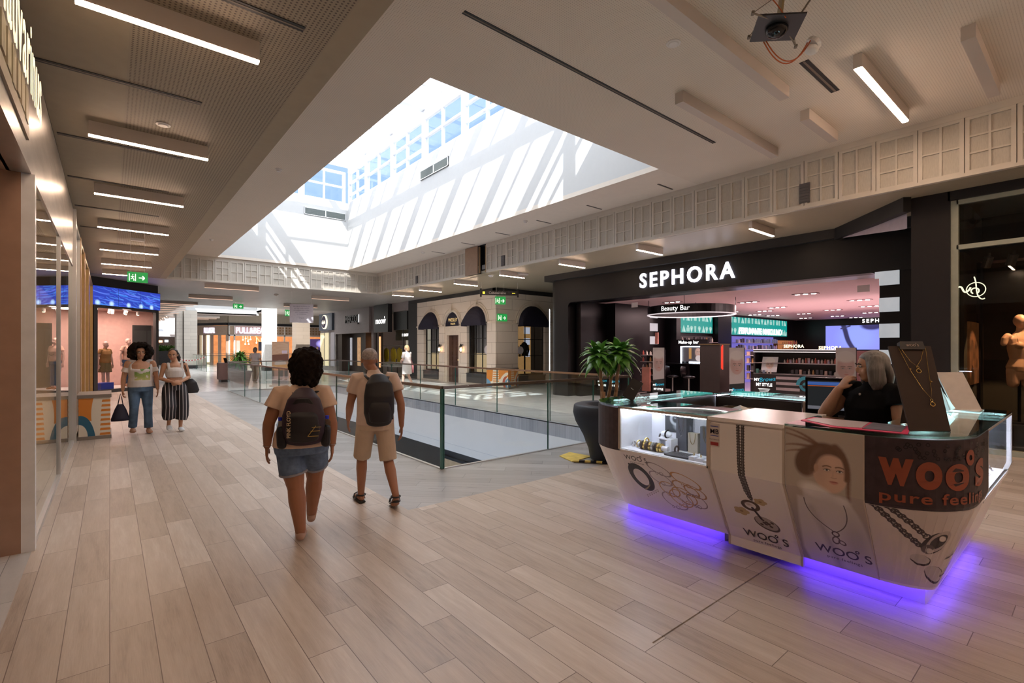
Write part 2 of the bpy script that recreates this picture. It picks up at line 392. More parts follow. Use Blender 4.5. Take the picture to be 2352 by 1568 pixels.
# ------------------------------------------------------------------ the setting
PI = math.pi
tan = [(.22, (.30, .235, .185)), (.42, (.49, .41, .34)), (.6, (.59, .51, .44)), (.82, (.75, .69, .62))]
m_floor = plank_mat('tan_wood_tile', .2, 1.2, tan, (.20, .15, .12), rough=(.22, .5))
m_side = plank_mat('tan_wood_tile_across', .2, 1.2, [(p, tuple(c * .95 for c in q)) for p, q in tan], (.19, .15, .12), rough=(.25, .5))
gry = [(.2, (.25, .25, .25)), (.5, (.38, .38, .385)), (.8, (.54, .54, .545))]
m_grey = plank_mat('grey_wood_tile', .2, 1.2, gry, (.16, .16, .17), rot=PI / 4, rough=(.2, .42), streak=(14, .7))
m_light = plank_mat('pale_grey_tile', .6, 1.2, [(.2, (.52, .515, .50)), (.6, (.62, .615, .60)), (.9, (.70, .695, .68))], (.3, .3, .3), rot=0, rough=(.12, .3), streak=(2, 1.2))
def floor(name, x0, x1, y0, y1, m):
    b = MB(); b.box(x0, x1, y0, y1, -.3, 0); return struct(name, b, m)
floor('floor', -.48, 2.3, -4, 62, m_floor); floor('floor', 2.3, 12.2, -4, 1.575, m_side); floor('floor', 2.3, 12.2, 1.585, 4.42, m_floor)
floor('floor', 2.3, 3.42, 4.42, 20.9, m_grey); floor('floor', 3.42, 8.7, 4.42, 5.63, m_grey); floor('floor', 7.44, 8.7, 5.63, 20.9, m_grey)
floor('floor', 8.7, 20, 4.42, 20.9, m_light); floor('floor', 2.3, 20, 20.9, 62, m_light); floor('floor', -6, -.48, -4, 5.43, m_light)
floor('floor', -6, -.48, 5.43, 24, m_floor); floor('floor', -6, -.48, 24, 62, m_light)
m_dark_shopfloor = mat('dark_polished_shop_floor', (.05, .045, .045), .18)
b = MB(); b.box(20, 31, -4, 16, -.3, 0); b.box(12.2, 20, -4, 4.42, -.3, 0); struct('floor', b, m_light)
b = MB(); b.box(12.6, 30, -3, 11.1, 0, .004); struct('floor', b, mat('rosy_grey_shop_tile', (.34, .27, .26), .25))
# low-level hall seen through the floor opening
m_white = mat('white_paint', (.80, .80, .79), .55, noise_amt=.02)
m_black = mat('black_paint', (.012, .012, .014), .4)
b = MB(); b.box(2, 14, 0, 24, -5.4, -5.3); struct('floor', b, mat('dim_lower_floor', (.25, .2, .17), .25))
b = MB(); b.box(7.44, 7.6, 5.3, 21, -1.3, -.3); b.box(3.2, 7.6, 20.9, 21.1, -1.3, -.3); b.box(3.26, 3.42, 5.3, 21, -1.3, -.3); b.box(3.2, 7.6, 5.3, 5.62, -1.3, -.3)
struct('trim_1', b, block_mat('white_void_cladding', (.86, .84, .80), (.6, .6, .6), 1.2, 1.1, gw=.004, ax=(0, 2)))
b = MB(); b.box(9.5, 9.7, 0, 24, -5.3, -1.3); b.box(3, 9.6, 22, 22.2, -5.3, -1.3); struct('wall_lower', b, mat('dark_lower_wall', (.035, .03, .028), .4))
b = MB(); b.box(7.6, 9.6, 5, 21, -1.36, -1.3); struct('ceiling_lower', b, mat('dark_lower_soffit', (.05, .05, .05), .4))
for k, (y0, y1) in enumerate([(6.2, 8.6), (10.2, 12.2), (13.4, 15.6)]):
    t = thing('lower_shop_window', 'dim shop window on the floor below, ' + ['nearest to the corner post of the railing', 'second one along from the railing corner', 'farthest along the lower hall'][k], 'shop window', (9.44, (y0 + y1) / 2, -4.9))
    f = MB(); f.box(9.4, 9.48, y0, y1, -4.9, -4.8); f.box(9.4, 9.48, y0, y1, -2.4, -2.3); f.box(9.4, 9.48, y0, y0 + .08, -4.9, -2.3); f.box(9.4, 9.48, y1 - .08, y1, -4.9, -2.3)
    obj('frame', f, m_black, t, world=True)
    f = MB(); f.box(9.44, 9.46, y0 + .08, y1 - .08, -4.8, -2.4); obj('lit_display', f, mat('warm_lower_display%d' % k, (.2, .15, .1), .4, emis=[(1, .62, .35), (.5, .35, .25), (1, .75, .5)][k], es=[.06, .03, .08][k], noise_amt=.5, noise_scale=3), t, world=True)
# ceilings
m_perf = perf_mat('perforated_taupe_ceiling', (.34, .285, .205), .032, .26, (.12, .09, .07))
m_plain = mat('plain_taupe_ceiling', (.36, .30, .21), .6, noise_amt=.03)
m_upper = perf_mat('perforated_upper_ceiling', (.74, .665, .575), .026, .2, (.50, .43, .36))
m_uplain = mat('plain_upper_ceiling', (.74, .67, .585), .6, noise_amt=.02)
b = MB(); b.box(-.62, .12, -4, 21.5, 4.1, 4.2); b.box(1.38, 1.57, -4, 21.5, 4.1, 4.2); b.box(1.5, 1.57, -4, 21.5, 4.2, 5.1); struct('ceiling', b, m_plain)
b = MB(); b.box(.12, 1.38, -4, 21.5, 4.1, 4.2); struct('ceiling', b, m_perf)
b = MB(); b.box(-6, 20, 21.57, 33.6, 4.1, 4.25); struct('ceiling', b, grain_mat('grey_gloss_ceiling', (.36, .335, .31), (.42, .39, .36), (1, .15, 1), .45, scale=2))
b = MB(); b.box(9.67, 20, -4, 21.57, 4.1, 4.2); struct('ceiling', b, mat('olive_gloss_ceiling', (.38, .33, .235), .42, noise_amt=.02))
b = MB(); b.box(1.57, 3.15, -4, 21.5, 5.05, 5.15); b.box(3.15, 9.6, -4, 5.46, 5.05, 5.15); struct('ceiling', b, m_upper)
b = MB(); b.box(8.15, 9.6, 5.46, 21.5, 5.05, 5.15); b.box(3.15, 8.15, 21.36, 21.5, 5.05, 5.15); struct('ceiling', b, m_uplain)
b = MB(); b.box(-6, -.6, -4, 5.43, 3.0, 3.1); struct('ceiling', b, mat('peach_entrance_soffit', (.42, .27, .19), .55))
# back and outer walls, unseen roof slabs added over the shops to stop sun leaks
b = MB(); b.box(-6.2, -.62, -4.2, 33.6, 4.2, 4.4); b.box(9.7, 31, -4.2, 62, 5.16, 5.4) if False else b.box(9.7, 31, -4.2, 33.5, 4.25, 4.4); b.box(-6.2, 1.6, -4.2, 33.5, 4.4, 5.2); struct('ceiling_leak_block', b, mat('concrete', (.3, .3, .3), .8))
b = MB(); b.box(-6.3, -6.1, -4.2, 68, 0, 5); b.box(30.3, 30.5, -4.2, 68, 0, 5); b.box(20, 30.4, 11.4, 11.6, 0, 4.4); b.box(20, 30.4, -4.2, -4, 0, 4.4); struct('wall_outer', b, MATS['concrete'])
m_out = mat('neutral_wall', (.45, .40, .36), .6)
b = MB(); b.box(-6, 20, -4.2, -4, 0, 5.2); struct('wall_back', b, m_out)
# ------------------------------------------------------------------ skylight shaft, clerestory windows, roof
m_shaft = mat('white_shaft_plaster', (.58, .59, .585), .75, noise_amt=.01)
X0, X1, Y0, Y1, ZS, ZT = 3.15, 8.15, 5.46, 21.36, 8.0, 9.35
for nm, bx in (('wall_shaft_right', (X1, X1 + .2, Y0 - .2, Y1 + .2, 5.15, ZS)), ('wall_shaft_left', (X0 - .2, X0, Y0 - .2, Y1 + .2, 5.15, ZS)),
               ('wall_shaft_front', (X0, X1, Y0 - .2, Y0, 5.15, ZS)), ('wall_shaft_far', (X0, X1, Y1, Y1 + .2, 5.15, ZS))):
    b = MB(); b.box(*bx); struct(nm, b, m_shaft)
m_frame = mat('white_window_frame', (.86, .87, .88), .4, noise_amt=0)
m_wglass = glass_mat('clerestory_glass', (.93, .96, 1.0), refl=.5)
ysb = [Y0 + .1, 7.45, 9.85, 12.2, 14.6, 17.0, 19.4, Y1 - .05]; xsb = [X0 + .1, 4.35, 6.2, X1 - .1]
wn = 0
def clerestory(axis, c, a, bb, rows, facing):
    """one bay; axis 'y' = runs along Y at x=c"""
    global wn; wn += 1
    fr = MB(); w_ = .11
    def B(mb, u0, u1, z0, z1, d=.06, o=0):
        if axis == 'y': mb.box(c + o, c + o + d, u0, u1, z0, z1)
        else: mb.box(u0, u1, c + o, c + o + d, z0, z1)
    B(fr, a, a + w_, ZS, ZT, .14); B(fr, bb - w_, bb, ZS, ZT, .14); B(fr, a + w_, bb - w_, ZT - .1, ZT, .1); B(fr, a + w_, bb - w_, ZS, ZS + .03, .1)
    mid = (a + bb) / 2; B(fr, mid - .035, mid + .035, ZS + .03, ZT - .1, .1)
    H = ZT - ZS
    for k in range(1, rows):
        z = ZS + H * (k / rows if rows == 2 else (.24, .62)[k - 1]); 
        for (p, q) in ((a + w_, mid - .035), (mid + .035, bb - w_)): B(fr, p, q, z - .035, z + .035, .1)
    o = struct('window_%d' % wn, fr, m_frame)
    g = MB(); B(g, a + .05, bb - .05, ZS, ZT, .012, .05); obj('pane', g, m_wglass, o)
for i in range(len(ysb) - 1):
    clerestory('y', X1, ysb[i], ysb[i + 1], 2 + (i + 1) % 2, -1); clerestory('y', X0 - .12, ysb[i], ysb[i + 1], 2 + i % 2, 1)
for i in range(len(xsb) - 1):
    clerestory('x', Y1, xsb[i], xsb[i + 1], 2, -1); clerestory('x', Y0 - .12, xsb[i], xsb[i + 1], 2, 1)
b = MB()
for y in ysb: b.box(X0 - .2, X1 + .2, y - .13, y + .13, ZT + .24, ZT + .45)
for y0, y1 in zip(ysb, ysb[1:]): b.box(X0, X1, (y0 + y1) / 2 - .035, (y0 + y1) / 2 + .035, ZT + .38, ZT + .45)
for x, w_ in ((X0 - .12, .12), (X1, .12)): b.box(x, x + w_, Y0, Y1, ZT, ZT + .45)
b.box(6.13, 6.35, Y0, Y1, ZT + .3, ZT + .45); struct('ceiling_roof_beams', b, m_frame)
m = bpy.data.materials.new('milky_roof_glass'); m.use_nodes = True; nt = m.node_tree; nt.nodes.clear()
o_ = nt.nodes.new('ShaderNodeOutputMaterial'); mx = nt.nodes.new('ShaderNodeMixShader'); mx.inputs[0].default_value = .5
t1 = nt.nodes.new('ShaderNodeBsdfTransparent'); t2 = nt.nodes.new('ShaderNodeBsdfTranslucent'); t2.inputs[0].default_value = (.95, .97, 1, 1)
nt.links.new(t1.outputs[0], mx.inputs[1]); nt.links.new(t2.outputs[0], mx.inputs[2]); nt.links.new(mx.outputs[0], o_.inputs[0]); m_roof = m
b = MB(); b.quad((X0 - .2, Y0 - .2, ZT + .47), (X1 + .2, Y0 - .2, ZT + .47), (X1 + .2, Y1 + .2, ZT + .47), (X0 - .2, Y1 + .2, ZT + .47)); struct('ceiling_roof_glass', b, m_roof)
# ------------------------------------------------------------------ lattice friezes
m_fr = grain_mat('linen_frieze_panel', (.46, .425, .365), (.56, .52, .45), (30, 30, 4), .7, scale=3)
m_frm = mat('taupe_frieze_frame', (.60, .555, .485), .55, noise_amt=.03)
def frieze(name, along, c, a, bb, pitch, z0, z1, sgn, skip=(), start=0):
    """raised lattice on the face at coordinate c; sgn = direction the face looks"""
    fb = MB()
    def B(u0, u1, za, zb, d0, d1):
        lo, hi = sorted((c + sgn * d0, c + sgn * d1))
        if along == 'y': fb.box(lo, hi, u0, u1, za, zb)
        else: fb.box(u0, u1, lo, hi, za, zb)
    segs = []; last = a
    for s0, s1 in sorted(skip): segs.append((last, s0)); last = s1
    segs.append((last, bb))
    for s0, s1 in segs:
        fb.mat(0); B(s0, s1, z0, z1, -.06, 0); fb.mat(1); B(s0, s1, z0, z0 + .05, 0, .03); B(s0, s1, z1 - .10, z1, 0, .035)
        n = max(1, round((s1 - s0) / pitch)); p = (s1 - s0) / n
        for k in range(n):
            u = s0 + k * p; g = .006; fw = .055; za = z0 + .05; zb = z1 - .1
            B(u + g, u + fw, za, zb, 0, .028); B(u + p - fw, u + p - g, za, zb, 0, .028)
            B(u + fw, u + p - fw, zb - .045, zb, 0, .028); B(u + fw, u + p - fw, za, za + .03, 0, .028)
            mid = u + p / 2; B(mid - .014, mid + .014, za + .03, zb - .045, 0, .026)
            rows = 2 + (k + start) % 2
            for r in range(1, rows):
                z = za + .03 + (zb - za - .075) * r / rows
                B(u + fw, mid - .014, z - .012, z + .012, 0, .024); B(mid + .014, u + p - fw, z - .012, z + .012, 0, .024)
    return struct(name, fb, [m_fr, m_frm])
frieze('trim_2', 'y', 9.6, -4, 21.5, .535, 4.1, 5.05, -1, skip=[(12.97, 14.14)])
frieze('trim_3', 'x', 21.5, 1.57, 9.6, .49, 4.1, 5.05, -1)
b = MB(); b.box(9.53, 9.56, 13.42, 14.14, 4.1, 5.03); obj('bare_board', b, mat('brown_hardboard', (.36, .24, .165), .6), label='plain brown board filling a gap in the latticed frieze', cat='panel', origin=(9.55, 13.8, 4.5))
b.__init__(); b.box(9.9, 9.95, 12.4, 14.6, 4.1, 5.3); b.box(9.6, 9.95, 12.4, 14.6, 5.16, 5.22); b.box(9.66, 9.9, 12.85, 12.9, 4.1, 5.2); b.box(9.6, 9.95, 13.38, 13.42, 4.1, 5.05); struct('wall_gap_blackout', b, m_black)  # black boxes added behind the gap to shut out the sky
b = MB(); b.box(9.57, 9.62, 12.97, 13.02, 4.12, 5.0); b.box(9.57, 9.62, 13.36, 13.40, 4.12, 5.0); struct('trim_4', b, mat('raw_timber', (.35, .23, .12), .7))
for k, (y, z0, z1) in enumerate([(3.33, 4.2, 4.55), (12.0, 4.2, 4.52), (17.6, 4.22, 4.5)]):
    g = MB(); g.box(9.565, 9.59, y, y + .17, z0, z1)
    for q in range(6): g.box(9.555, 9.565, y + .01, y + .16, z0 + .02 + q * .05, z0 + .04 + q * .05)
    obj('speaker_grille', g, mat('dark_grille', (.12, .11, .11), .5), label='small dark grille set in the long lattice frieze, %s' % ['nearest one', 'beside the bare board', 'farthest one'][k], cat='grille', origin=(9.58, y, z0))
# vents in the shaft
def vent(x0, x1, y0, y1, z0, z1, axis, lab):
    t = thing('ventilation_grille', lab, 'vent', ((x0 + x1) / 2, (y0 + y1) / 2, z0))
    f = MB(); s = MB()
    if axis == 'x':
        for a, c in ((x0, (x0 + x1) / 2), ((x0 + x1) / 2, x1)):
            f.box(a, c, y0, y1, z0, z0 + .02); f.box(a, c, y0, y1, z1 - .02, z1); f.box(a, a + .02, y0, y1, z0, z1); f.box(c - .02, c, y0, y1, z0, z1)
        s.box(x0, x1, y0 + .02, y1, z0, z1)
        for k in range(9): s.box(x0, x1, y0 + .006, y0 + .02, z0 + .02 + k * (z1 - z0 - .03) / 9, z0 + .032 + k * (z1 - z0 - .03) / 9)
    else:
        for a, c in ((y0, (y0 + y1) / 2), ((y0 + y1) / 2, y1)):
            f.box(x0, x1, a, c, z0, z0 + .02); f.box(x0, x1, a, c, z1 - .02, z1); f.box(x0, x1, a, a + .02, z0, z1); f.box(x0, x1, c - .02, c, z0, z1)
        s.box(x0 + .02, x1, y0, y1, z0, z1)
        for k in range(9): s.box(x0 + .006, x0 + .02, y0, y1, z0 + .02 + k * (z1 - z0 - .03) / 9, z0 + .032 + k * (z1 - z0 - .03) / 9)
    obj('frame', f, m_frame, t, world=True); obj('louvres', s, mat('grey_louvre', (.22, .25, .24), .5), t, world=True)
vent(6.3, 8.05, 21.32, 21.36, 7.22, 7.52, 'x', 'dark twin ventilation grille on the far end wall of the skylight shaft')
vent(8.11, 8.15, 13.0, 14.76, 7.28, 7.58, 'y', 'pale twin ventilation grille high on the long right wall of the skylight shaft')
# ------------------------------------------------------------------ left side: metal fascia, glass front, pillar
m_steel = grain_mat('brushed_steel_fascia', (.40, .38, .36), (.60, .57, .54), (.6, .6, 3), .28, .75, 2.5)
m_peach = mat('peach_lacquer', (.40, .25, .175), .35)
b = MB(); b.box(-.62, -.48, -4, 11.2, 3.0, 3.98); struct('wall_left', b, m_steel)
b = MB(); b.box(-.64, -.5, -4, 11.2, 3.98, 4.1); struct('trim_gap_shade', b, m_black)  # black strip paints in the shade of the gap above the fascia
b = MB(); b.box(-.85, -.54, 5.43, 5.52, 0, 3.0); b.box(-2.6, -.87, 5.43, 5.52, 0, 3.0); struct('wall_left', b, m_peach)
b = MB(); b.box(-.54, -.46, 5.43, 5.51, 0, 3.0); struct('trim_6', b, mat('white_jamb', (.80, .82, .84), .3))
b = MB(); b.box(-6.1, -6, -4, 24, 0, 4.1); struct('wall_left', b, mat('warm_shop_wall', (.35, .26, .2), .6))
b = MB(); b.box(-6, -.62, 5.52, 22, 3.2, 3.3); struct('ceiling', b, mat('dark_shop_ceiling', (.06, .05, .045), .5))
m_glass = glass_mat('shop_glass', (.90, .93, .92), refl=1.0, ior=1.55)
m_alu = mat('pale_metal_profile', (.62, .63, .64), .3, .6, noise_amt=0)
for k, (a, c) in enumerate([(5.51, 8.24), (8.28, 11.14)]):
    t = thing('shopfront_glazing', ['nearest tall frameless glass pane of the left-hand shop, beside the peach pillar', 'second tall glass pane of the left-hand shop, ending behind the patterned planter'][k], 'glass pane', (-.5, a, 0))
    g = MB(); g.box(-.505, -.49, a, c, .05, 3.0); obj('pane', g, m_glass, t, world=True)
    g = MB(); g.box(-.53, -.47, a, c, 0, .05); obj('floor_rail', g, m_alu, t, world=True)
b = MB(); b.box(-.53, -.47, 8.24, 8.28, 0, 3.0); b.box(-.56, -.44, 11.14, 11.26, 0, 3.98); struct('trim_7', b, m_alu)
# next shop along: narrow gold and white bays between Y 11.3 and 22
m_gold = mat('gold_frame', (.45, .31, .13), .35, .4); m_wood = grain_mat('warm_oak', (.42, .24, .12), (.55, .34, .18), (1, 1, .2), .4)
b = MB(); b.box(-.62, -.5, 11.26, 22.3, 3.8, 4.1); struct('wall_left', b, m_black)
for k, (a, c, m_) in enumerate([(11.3, 12.9, m_glass), (13.2, 14.8, m_glass), (15.2, 17.6, m_glass), (18.0, 22.2, m_glass)]):
    t = thing('shop_bay', 'tall glazed bay with warm frame in the row past the planter, ' + ORD[k] + ' one', 'glass pane', (-.5, a, 0))
    g = MB(); g.box(-.505, -.49, a + .06, c - .06, .1, 3.74); obj('pane', g, m_, t, world=True)
    g = MB(); g.box(-.55, -.45, a, a + .06, 0, 3.8); g.box(-.55, -.45, c - .06, c, 0, 3.8); g.box(-.55, -.45, a, c, 3.74, 3.8); g.box(-.55, -.45, a, c, 0, .1); obj('frame', g, [m_gold, m_alu][k == 0], t, world=True)
b = MB()
for a, c in ((12.9, 13.2), (14.8, 15.2), (17.6, 18.0)): b.box(-.6, -.44, a, c, 0, 3.8)
struct('wall_left', b, m_wood)
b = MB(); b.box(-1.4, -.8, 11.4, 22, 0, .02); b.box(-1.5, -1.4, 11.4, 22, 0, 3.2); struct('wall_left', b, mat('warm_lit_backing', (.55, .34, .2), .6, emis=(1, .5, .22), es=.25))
# letters on the fascia
t = thing('fascia_sign', 'glowing cream lowercase shop lettering standing off the steel fascia overhead', 'sign', (-.42, 4.6, 3.2))
word = 'lauvarinus'; yy = 5.14
v, f = text_geo(word, .66, .003, align='RIGHT', spacing=1.08)
sg = MB(); sg.add(v, f, frame((-.40, yy, 3.29), (0, 1, 0), (0, 0, 1), .60, 1.05)); obj('letters', sg, mat('glowing_cream_letter', (.9, .85, .7), .4, emis=(1, .86, .55), es=.42, noise_amt=0), t, world=True)
bk = MB()
for q in range(12):
    y = yy - .10 - q * .205; bk.box(-.48, -.46, y - .14, y, 3.26 + (q % 3) * .015, 3.50)
bk.box(-.48, -.465, yy - 2.6, yy - .02, 3.17, 3.27); obj('letter_box', bk, mat('dull_bronze_box', (.36, .30, .22), .5), t, world=True)
# distant left shop, splayed front with blue screens
# splayed fashion shop at the end of the left side (front runs at 45 degrees)
A45 = Vector((-.45, 22.35, 0)); U45 = Vector((1, 1, 0)).normalized(); N45 = Vector((1, -1, 0)).normalized()   # N45 looks into the mall
M45 = Matrix(((U45.x, -N45.x, 0, A45.x), (U45.y, -N45.y, 0, A45.y), (0, 0, 1, 0), (0, 0, 0, 1)))   # local x along front, y into the shop
M90 = Matrix(((0, -1, 0, 1.49), (1, 0, 0, 24.29), (0, 0, 1, 0), (0, 0, 0, 1)))                      # returns along +Y after the corner, y into the shop (-X)
m_anth = mat('anthracite_frame', (.045, .042, .045), .4)
b = MB(); b.box(-.2, 2.76, 0, .3, 3.78, 4.1, M45); b.box(0, 9, 0, .3, 3.78, 4.1, M90); b.box(-.2, 2.76, .05, .3, 3.04, 3.14, M45)
b.box(-.2, .14, 0, .2, 0, 3.1, M45); struct('wall_left', b, m_black)
t = thing('window_frame', 'dark framed display window of the splayed fashion shop behind the two women', 'shop window', tuple(A45))
f = MB(); f.box(.0, .14, -.04, .08, 0, 3.1, M45); f.box(2.62, 2.76, -.04, .08, 0, 3.1, M45); f.box(.1, 2.7, -.04, .1, 0, .12, M45); f.box(.1, 2.7, -.04, .08, 3.02, 3.1, M45)
f.box(1.5, 1.6, -.04, .08, 0, 3.1, M90); f.box(0, 1.5, -.04, .1, 0, .12, M90); f.box(0, 1.5, -.04, .1, 3.02, 3.1, M90); obj('frame', f, m_anth, t, world=True)
g = MB(); g.box(.14, 2.62, .01, .02, .12, 3.02, M45); g.box(.05, 1.5, .01, .02, .12, 3.02, M90); obj('pane', g, glass_mat('clear_window', (.95, .96, .96), .5), t, world=True)
# blue water screens
P = Pic(460, 100, (.012, .03, .30)); rs = np.random.RandomState(3)
for k in range(80):
    x = rs.rand() * 4.6; y = rs.rand(); L = .3 + rs.rand() * .9; a = .25 + .35 * rs.randn() * .4
    P.line(bez([(x, y), (x + L * .5, y + a * .6), (x + L, y + a * .5)], 5), .01 + .02 * rs.rand(), (.03 + .1 * rs.rand(), .14 + .2 * rs.rand(), .6 + .35 * rs.rand()), soft=.05, al=.6)
for x in (.3, 1.1, 2.2, 3.1, 3.9): P.ell(x, .88, .12, .12, (.45, .65, .95), soft=.12, al=.8)
m_scr = image_mat('blue_water_screen', P.a, es=.7)
t = thing('video_screen_band', 'long blue video band of rippling water above the splayed fashion shop window', 'screen', tuple(A45 + Vector((0, 0, 3.1))))
for k, (MM, x0, x1, u0, u1) in enumerate([(M45, -.1, .92, 0, .33), (M45, .93, 1.84, .33, .66), (M45, 1.85, 2.79, .66, 1)]):
    s_ = MB(); s_.quad(*[MM @ Vector(p) for p in ((x0, -.07, 3.12), (x1, -.07, 3.12), (x1, -.07, 3.78), (x0, -.07, 3.78))], uv=[(u0, 0), (u1, 0), (u1, 1), (u0, 1)])
    obj('screen', s_, m_scr, t, world=True)
f = MB(); f.box(-.12, 2.8, -.065, 0, 3.1, 3.8, M45); obj('housing', f, m_black, t, world=True)
# interior: pink rear wall, dark doorway, ceiling
b = MB(); b.box(-3, 1.42, 25.6, 25.7, 0, 3.1); b.box(-3, -2.9, 22, 25.6, 0, 3.1); struct('wall_shop_rear', b, mat('pink_plaster', (.62, .40, .36), .7))
b = MB(); b.box(.72, 1.35, 25.5, 25.6, 0, 2.55); struct('wall_shop_doorway', b, m_black)
b = MB(); b.prism([(-.5, 22.5), (1.45, 24.4), (1.45, 25.7), (-3, 25.7), (-3, 22.5)], 3.1, 3.15); struct('ceiling_shop', b, mat('rose_shop_ceiling', (.45, .30, .27), .6))
b = MB(); b.prism([(-.35, 22.6), (1.4, 24.36), (1.4, 25.5), (-2, 25.5), (-2, 22.6)], 0, .1); struct('trim_8', b, mat('white_plinth', (.72, .70, .70), .4))
b = MB(); b.box(.4, .9, .1, .5, .1, .35, M45); obj('blue_box', b, mat('royal_blue_card', (.02, .05, .40), .4), label='royal blue box on the display plinth at the mannequins\' feet', cat='box')
m_spot = mat('white_spot_body', (.7, .68, .68), .4); m_spotl = emit('warm_spot_glow', (1, .75, .5), 18)
def spot(p, d, lab, n=1):
    t = thing('spotlight', lab, 'spotlight', p, 0, 'spotlights in the splayed fashion shop')
    b = MB(); b.cyl((0, 0, 0), (0, 0, -.08), .02, n=8); b.cyl((0, 0, -.06), tuple(Vector((0, 0, -.06)) + Vector(d) * .14), .05, n=12); obj('body', b, m_spot, t)
    b = MB(); q = Vector((0, 0, -.06)) + Vector(d) * .142; b.cyl(tuple(q), tuple(q + Vector(d) * .006), .04, n=12); obj('lens', b, m_spotl, t)
for k, x in enumerate((.25, .75, 1.1, 1.4, 1.75, 2.0, 2.3)):
    p = M45 @ Vector((x, .45 + .2 * (k % 2), 3.1)); spot(tuple(p), (-.1 * (k % 3), .3, -.9), 'small round spotlight under the ceiling of the splayed fashion shop')
lp = bpy.data.lights.new('shop_spot_light', 'AREA'); lp.energy = 60; lp.size = 1.6; lp.color = (1, .70, .58); lo = bpy.data.objects.new('shop_spot_light', lp); COL.objects.link(lo); lo.location = tuple(M45 @ Vector((1.3, .9, 3.05)))

# ------------------------------------------------------------------ ceiling luminaires
m_lamp = emit('warm_lamp_strip', (1.0, .70, .50), 27.0); m_lbody = mat('white_lamp_body', (.62, .55, .49), .5, noise_amt=0)
def luminaire(L, h):
    t = thing('strip_light', 'x', 'ceiling light')
    f = MB(); f.box(0, L, -.035, .035, .012, h); obj('housing', f, m_lbody, t)
    s_ = MB(); s_.box(.0, L, -.025, .025, 0, .012); obj('diffuser', s_, m_lamp, t); return t
l1 = luminaire(1.12, .16)
rows = [(-.18, y, 0, 'strip light in the row over the left walkway') for y in (4.4, 7.08, 9.7, 12.35, 15.15, 17.7, 20.1)]
first = True
for k, (x, y, rz, s_) in enumerate(rows):
    lab = ORD[k] + ' warm ' + s_
    if first: o = l1; o.location = (x, y, 3.94); o['label'] = lab; first = False
    else: o = dup(l1, (x, y, 3.94), label=lab)
    o['group'] = 'strip lights over the left walkway'
for k, y in enumerate((4.43, 7.1, 9.7, 12.4, 15.1, 17.7, 20.15)):
    o = dup(l1, (9.7, y, 3.94), label=ORD[k] + ' warm strip light in the row above the right-hand shopfronts'); o['group'] = 'strip lights above the right-hand shops'; o.scale = (.92, 1, 1)
_keep = m_lamp; m_lamp = emit('salmon_lamp_strip', (1.0, .60, .42), .55); l2 = luminaire(1.12, .16); FAR = True
for x, y, s_, lab in ((2.84, 22.2, 1.7, 'long strip light just past the end frieze, nearest of the crossing'), (2.84, 27.2, 1.62, 'long strip light over the crossing, second from the end frieze on the left'),
                      (7.42, 24.0, 1.6, 'strip light over the crossing near the stone shop'), (7.56, 29.4, 1.65, 'strip light above the hanging paper notice'), (1.6, 31.6, 1.9, 'strip light at the far edge of the crossing ceiling')):
    o = dup(l2, (x, y, 3.94), label=lab); o['group'] = 'strip lights over the crossing'; o.scale = (s_, 1, 1)
for k in range(14):
    o = dup(l2, (2.1 + (k % 2) * .2, 34.6 + k * 2.1, 4.22), label='small far strip light in the left corridor, number %s from the crossing' % ['one', 'two', 'three', 'four', 'five', 'six', 'seven', 'eight', 'nine', 'ten', 'eleven', 'twelve', 'thirteen', 'fourteen'][k]); o['group'] = 'strip lights of the far corridor'; o.scale = (1.6, 1, 1)
for k in range(7):
    o = dup(l2, (5.6, 50.5 + k * 1.7, 4.25), label='tiny far strip light to the right of the striped column, ' + ORD[k]); o['group'] = 'far strip lights right of the column'; o.scale = (1.8, 1, 1)
l2.location = (13.2, 26.0, 3.94); l2['label'] = 'far strip light above the door side of the raincoat shop'; m_lamp = _keep
for k, (x, y, s_) in enumerate([(-.18, 1.75, 1), (-.18, -.9, 1), (-.18, -3.4, 1), (3.4, -.9, 1.9), (6.6, -.9, 1.9), (3.4, -2.8, 1.9), (6.6, -2.8, 1.9), (9.7, -1.2, 1), (9.7, -3.4, 1)]):  # strip lights added out of view as fill for the near side
    o = dup(l1, (x, y, 3.94 if s_ == 1 else 4.87), label='unseen warm strip light added as fill behind the camera'); o['group'] = 'added fill strip lights behind the camera'; o.scale = (s_, 1, 1)
# one lit and five unlit bars under the upper ceiling
m_bar = mat('painted_bar', (.60, .53, .48), .55, noise_amt=0)
for x0, x1, y, lab in ((3.7, 6.89, 2.7, 'longest unlit bar under the upper ceiling, ending near the open camera box'), (5.9, 8.88, 3.64, 'long unlit bar under the upper ceiling beside the skylight corner'),
                       (7.74, 8.92, 2.76, 'short unlit bar near the frieze between two longer bars'), (7.05, 8.93, .93, 'unlit bar at the far right under the upper ceiling'), (4.9, 6.2, .1, 'unlit bar behind the open camera box')):
    if y < .5: continue
    b = MB(); b.box(0, x1 - x0, -.06, .06, 0, .15); obj('ceiling_bar', b, m_bar, label=lab, cat='ceiling light', at=(x0, y, 4.9))
o = dup(l1, (6.74, 1.84, 4.87), label='bright warm strip light by itself under the upper ceiling'); o.scale = (1.9, 1.3, 1.1)
if 'group' in o: del o['group']
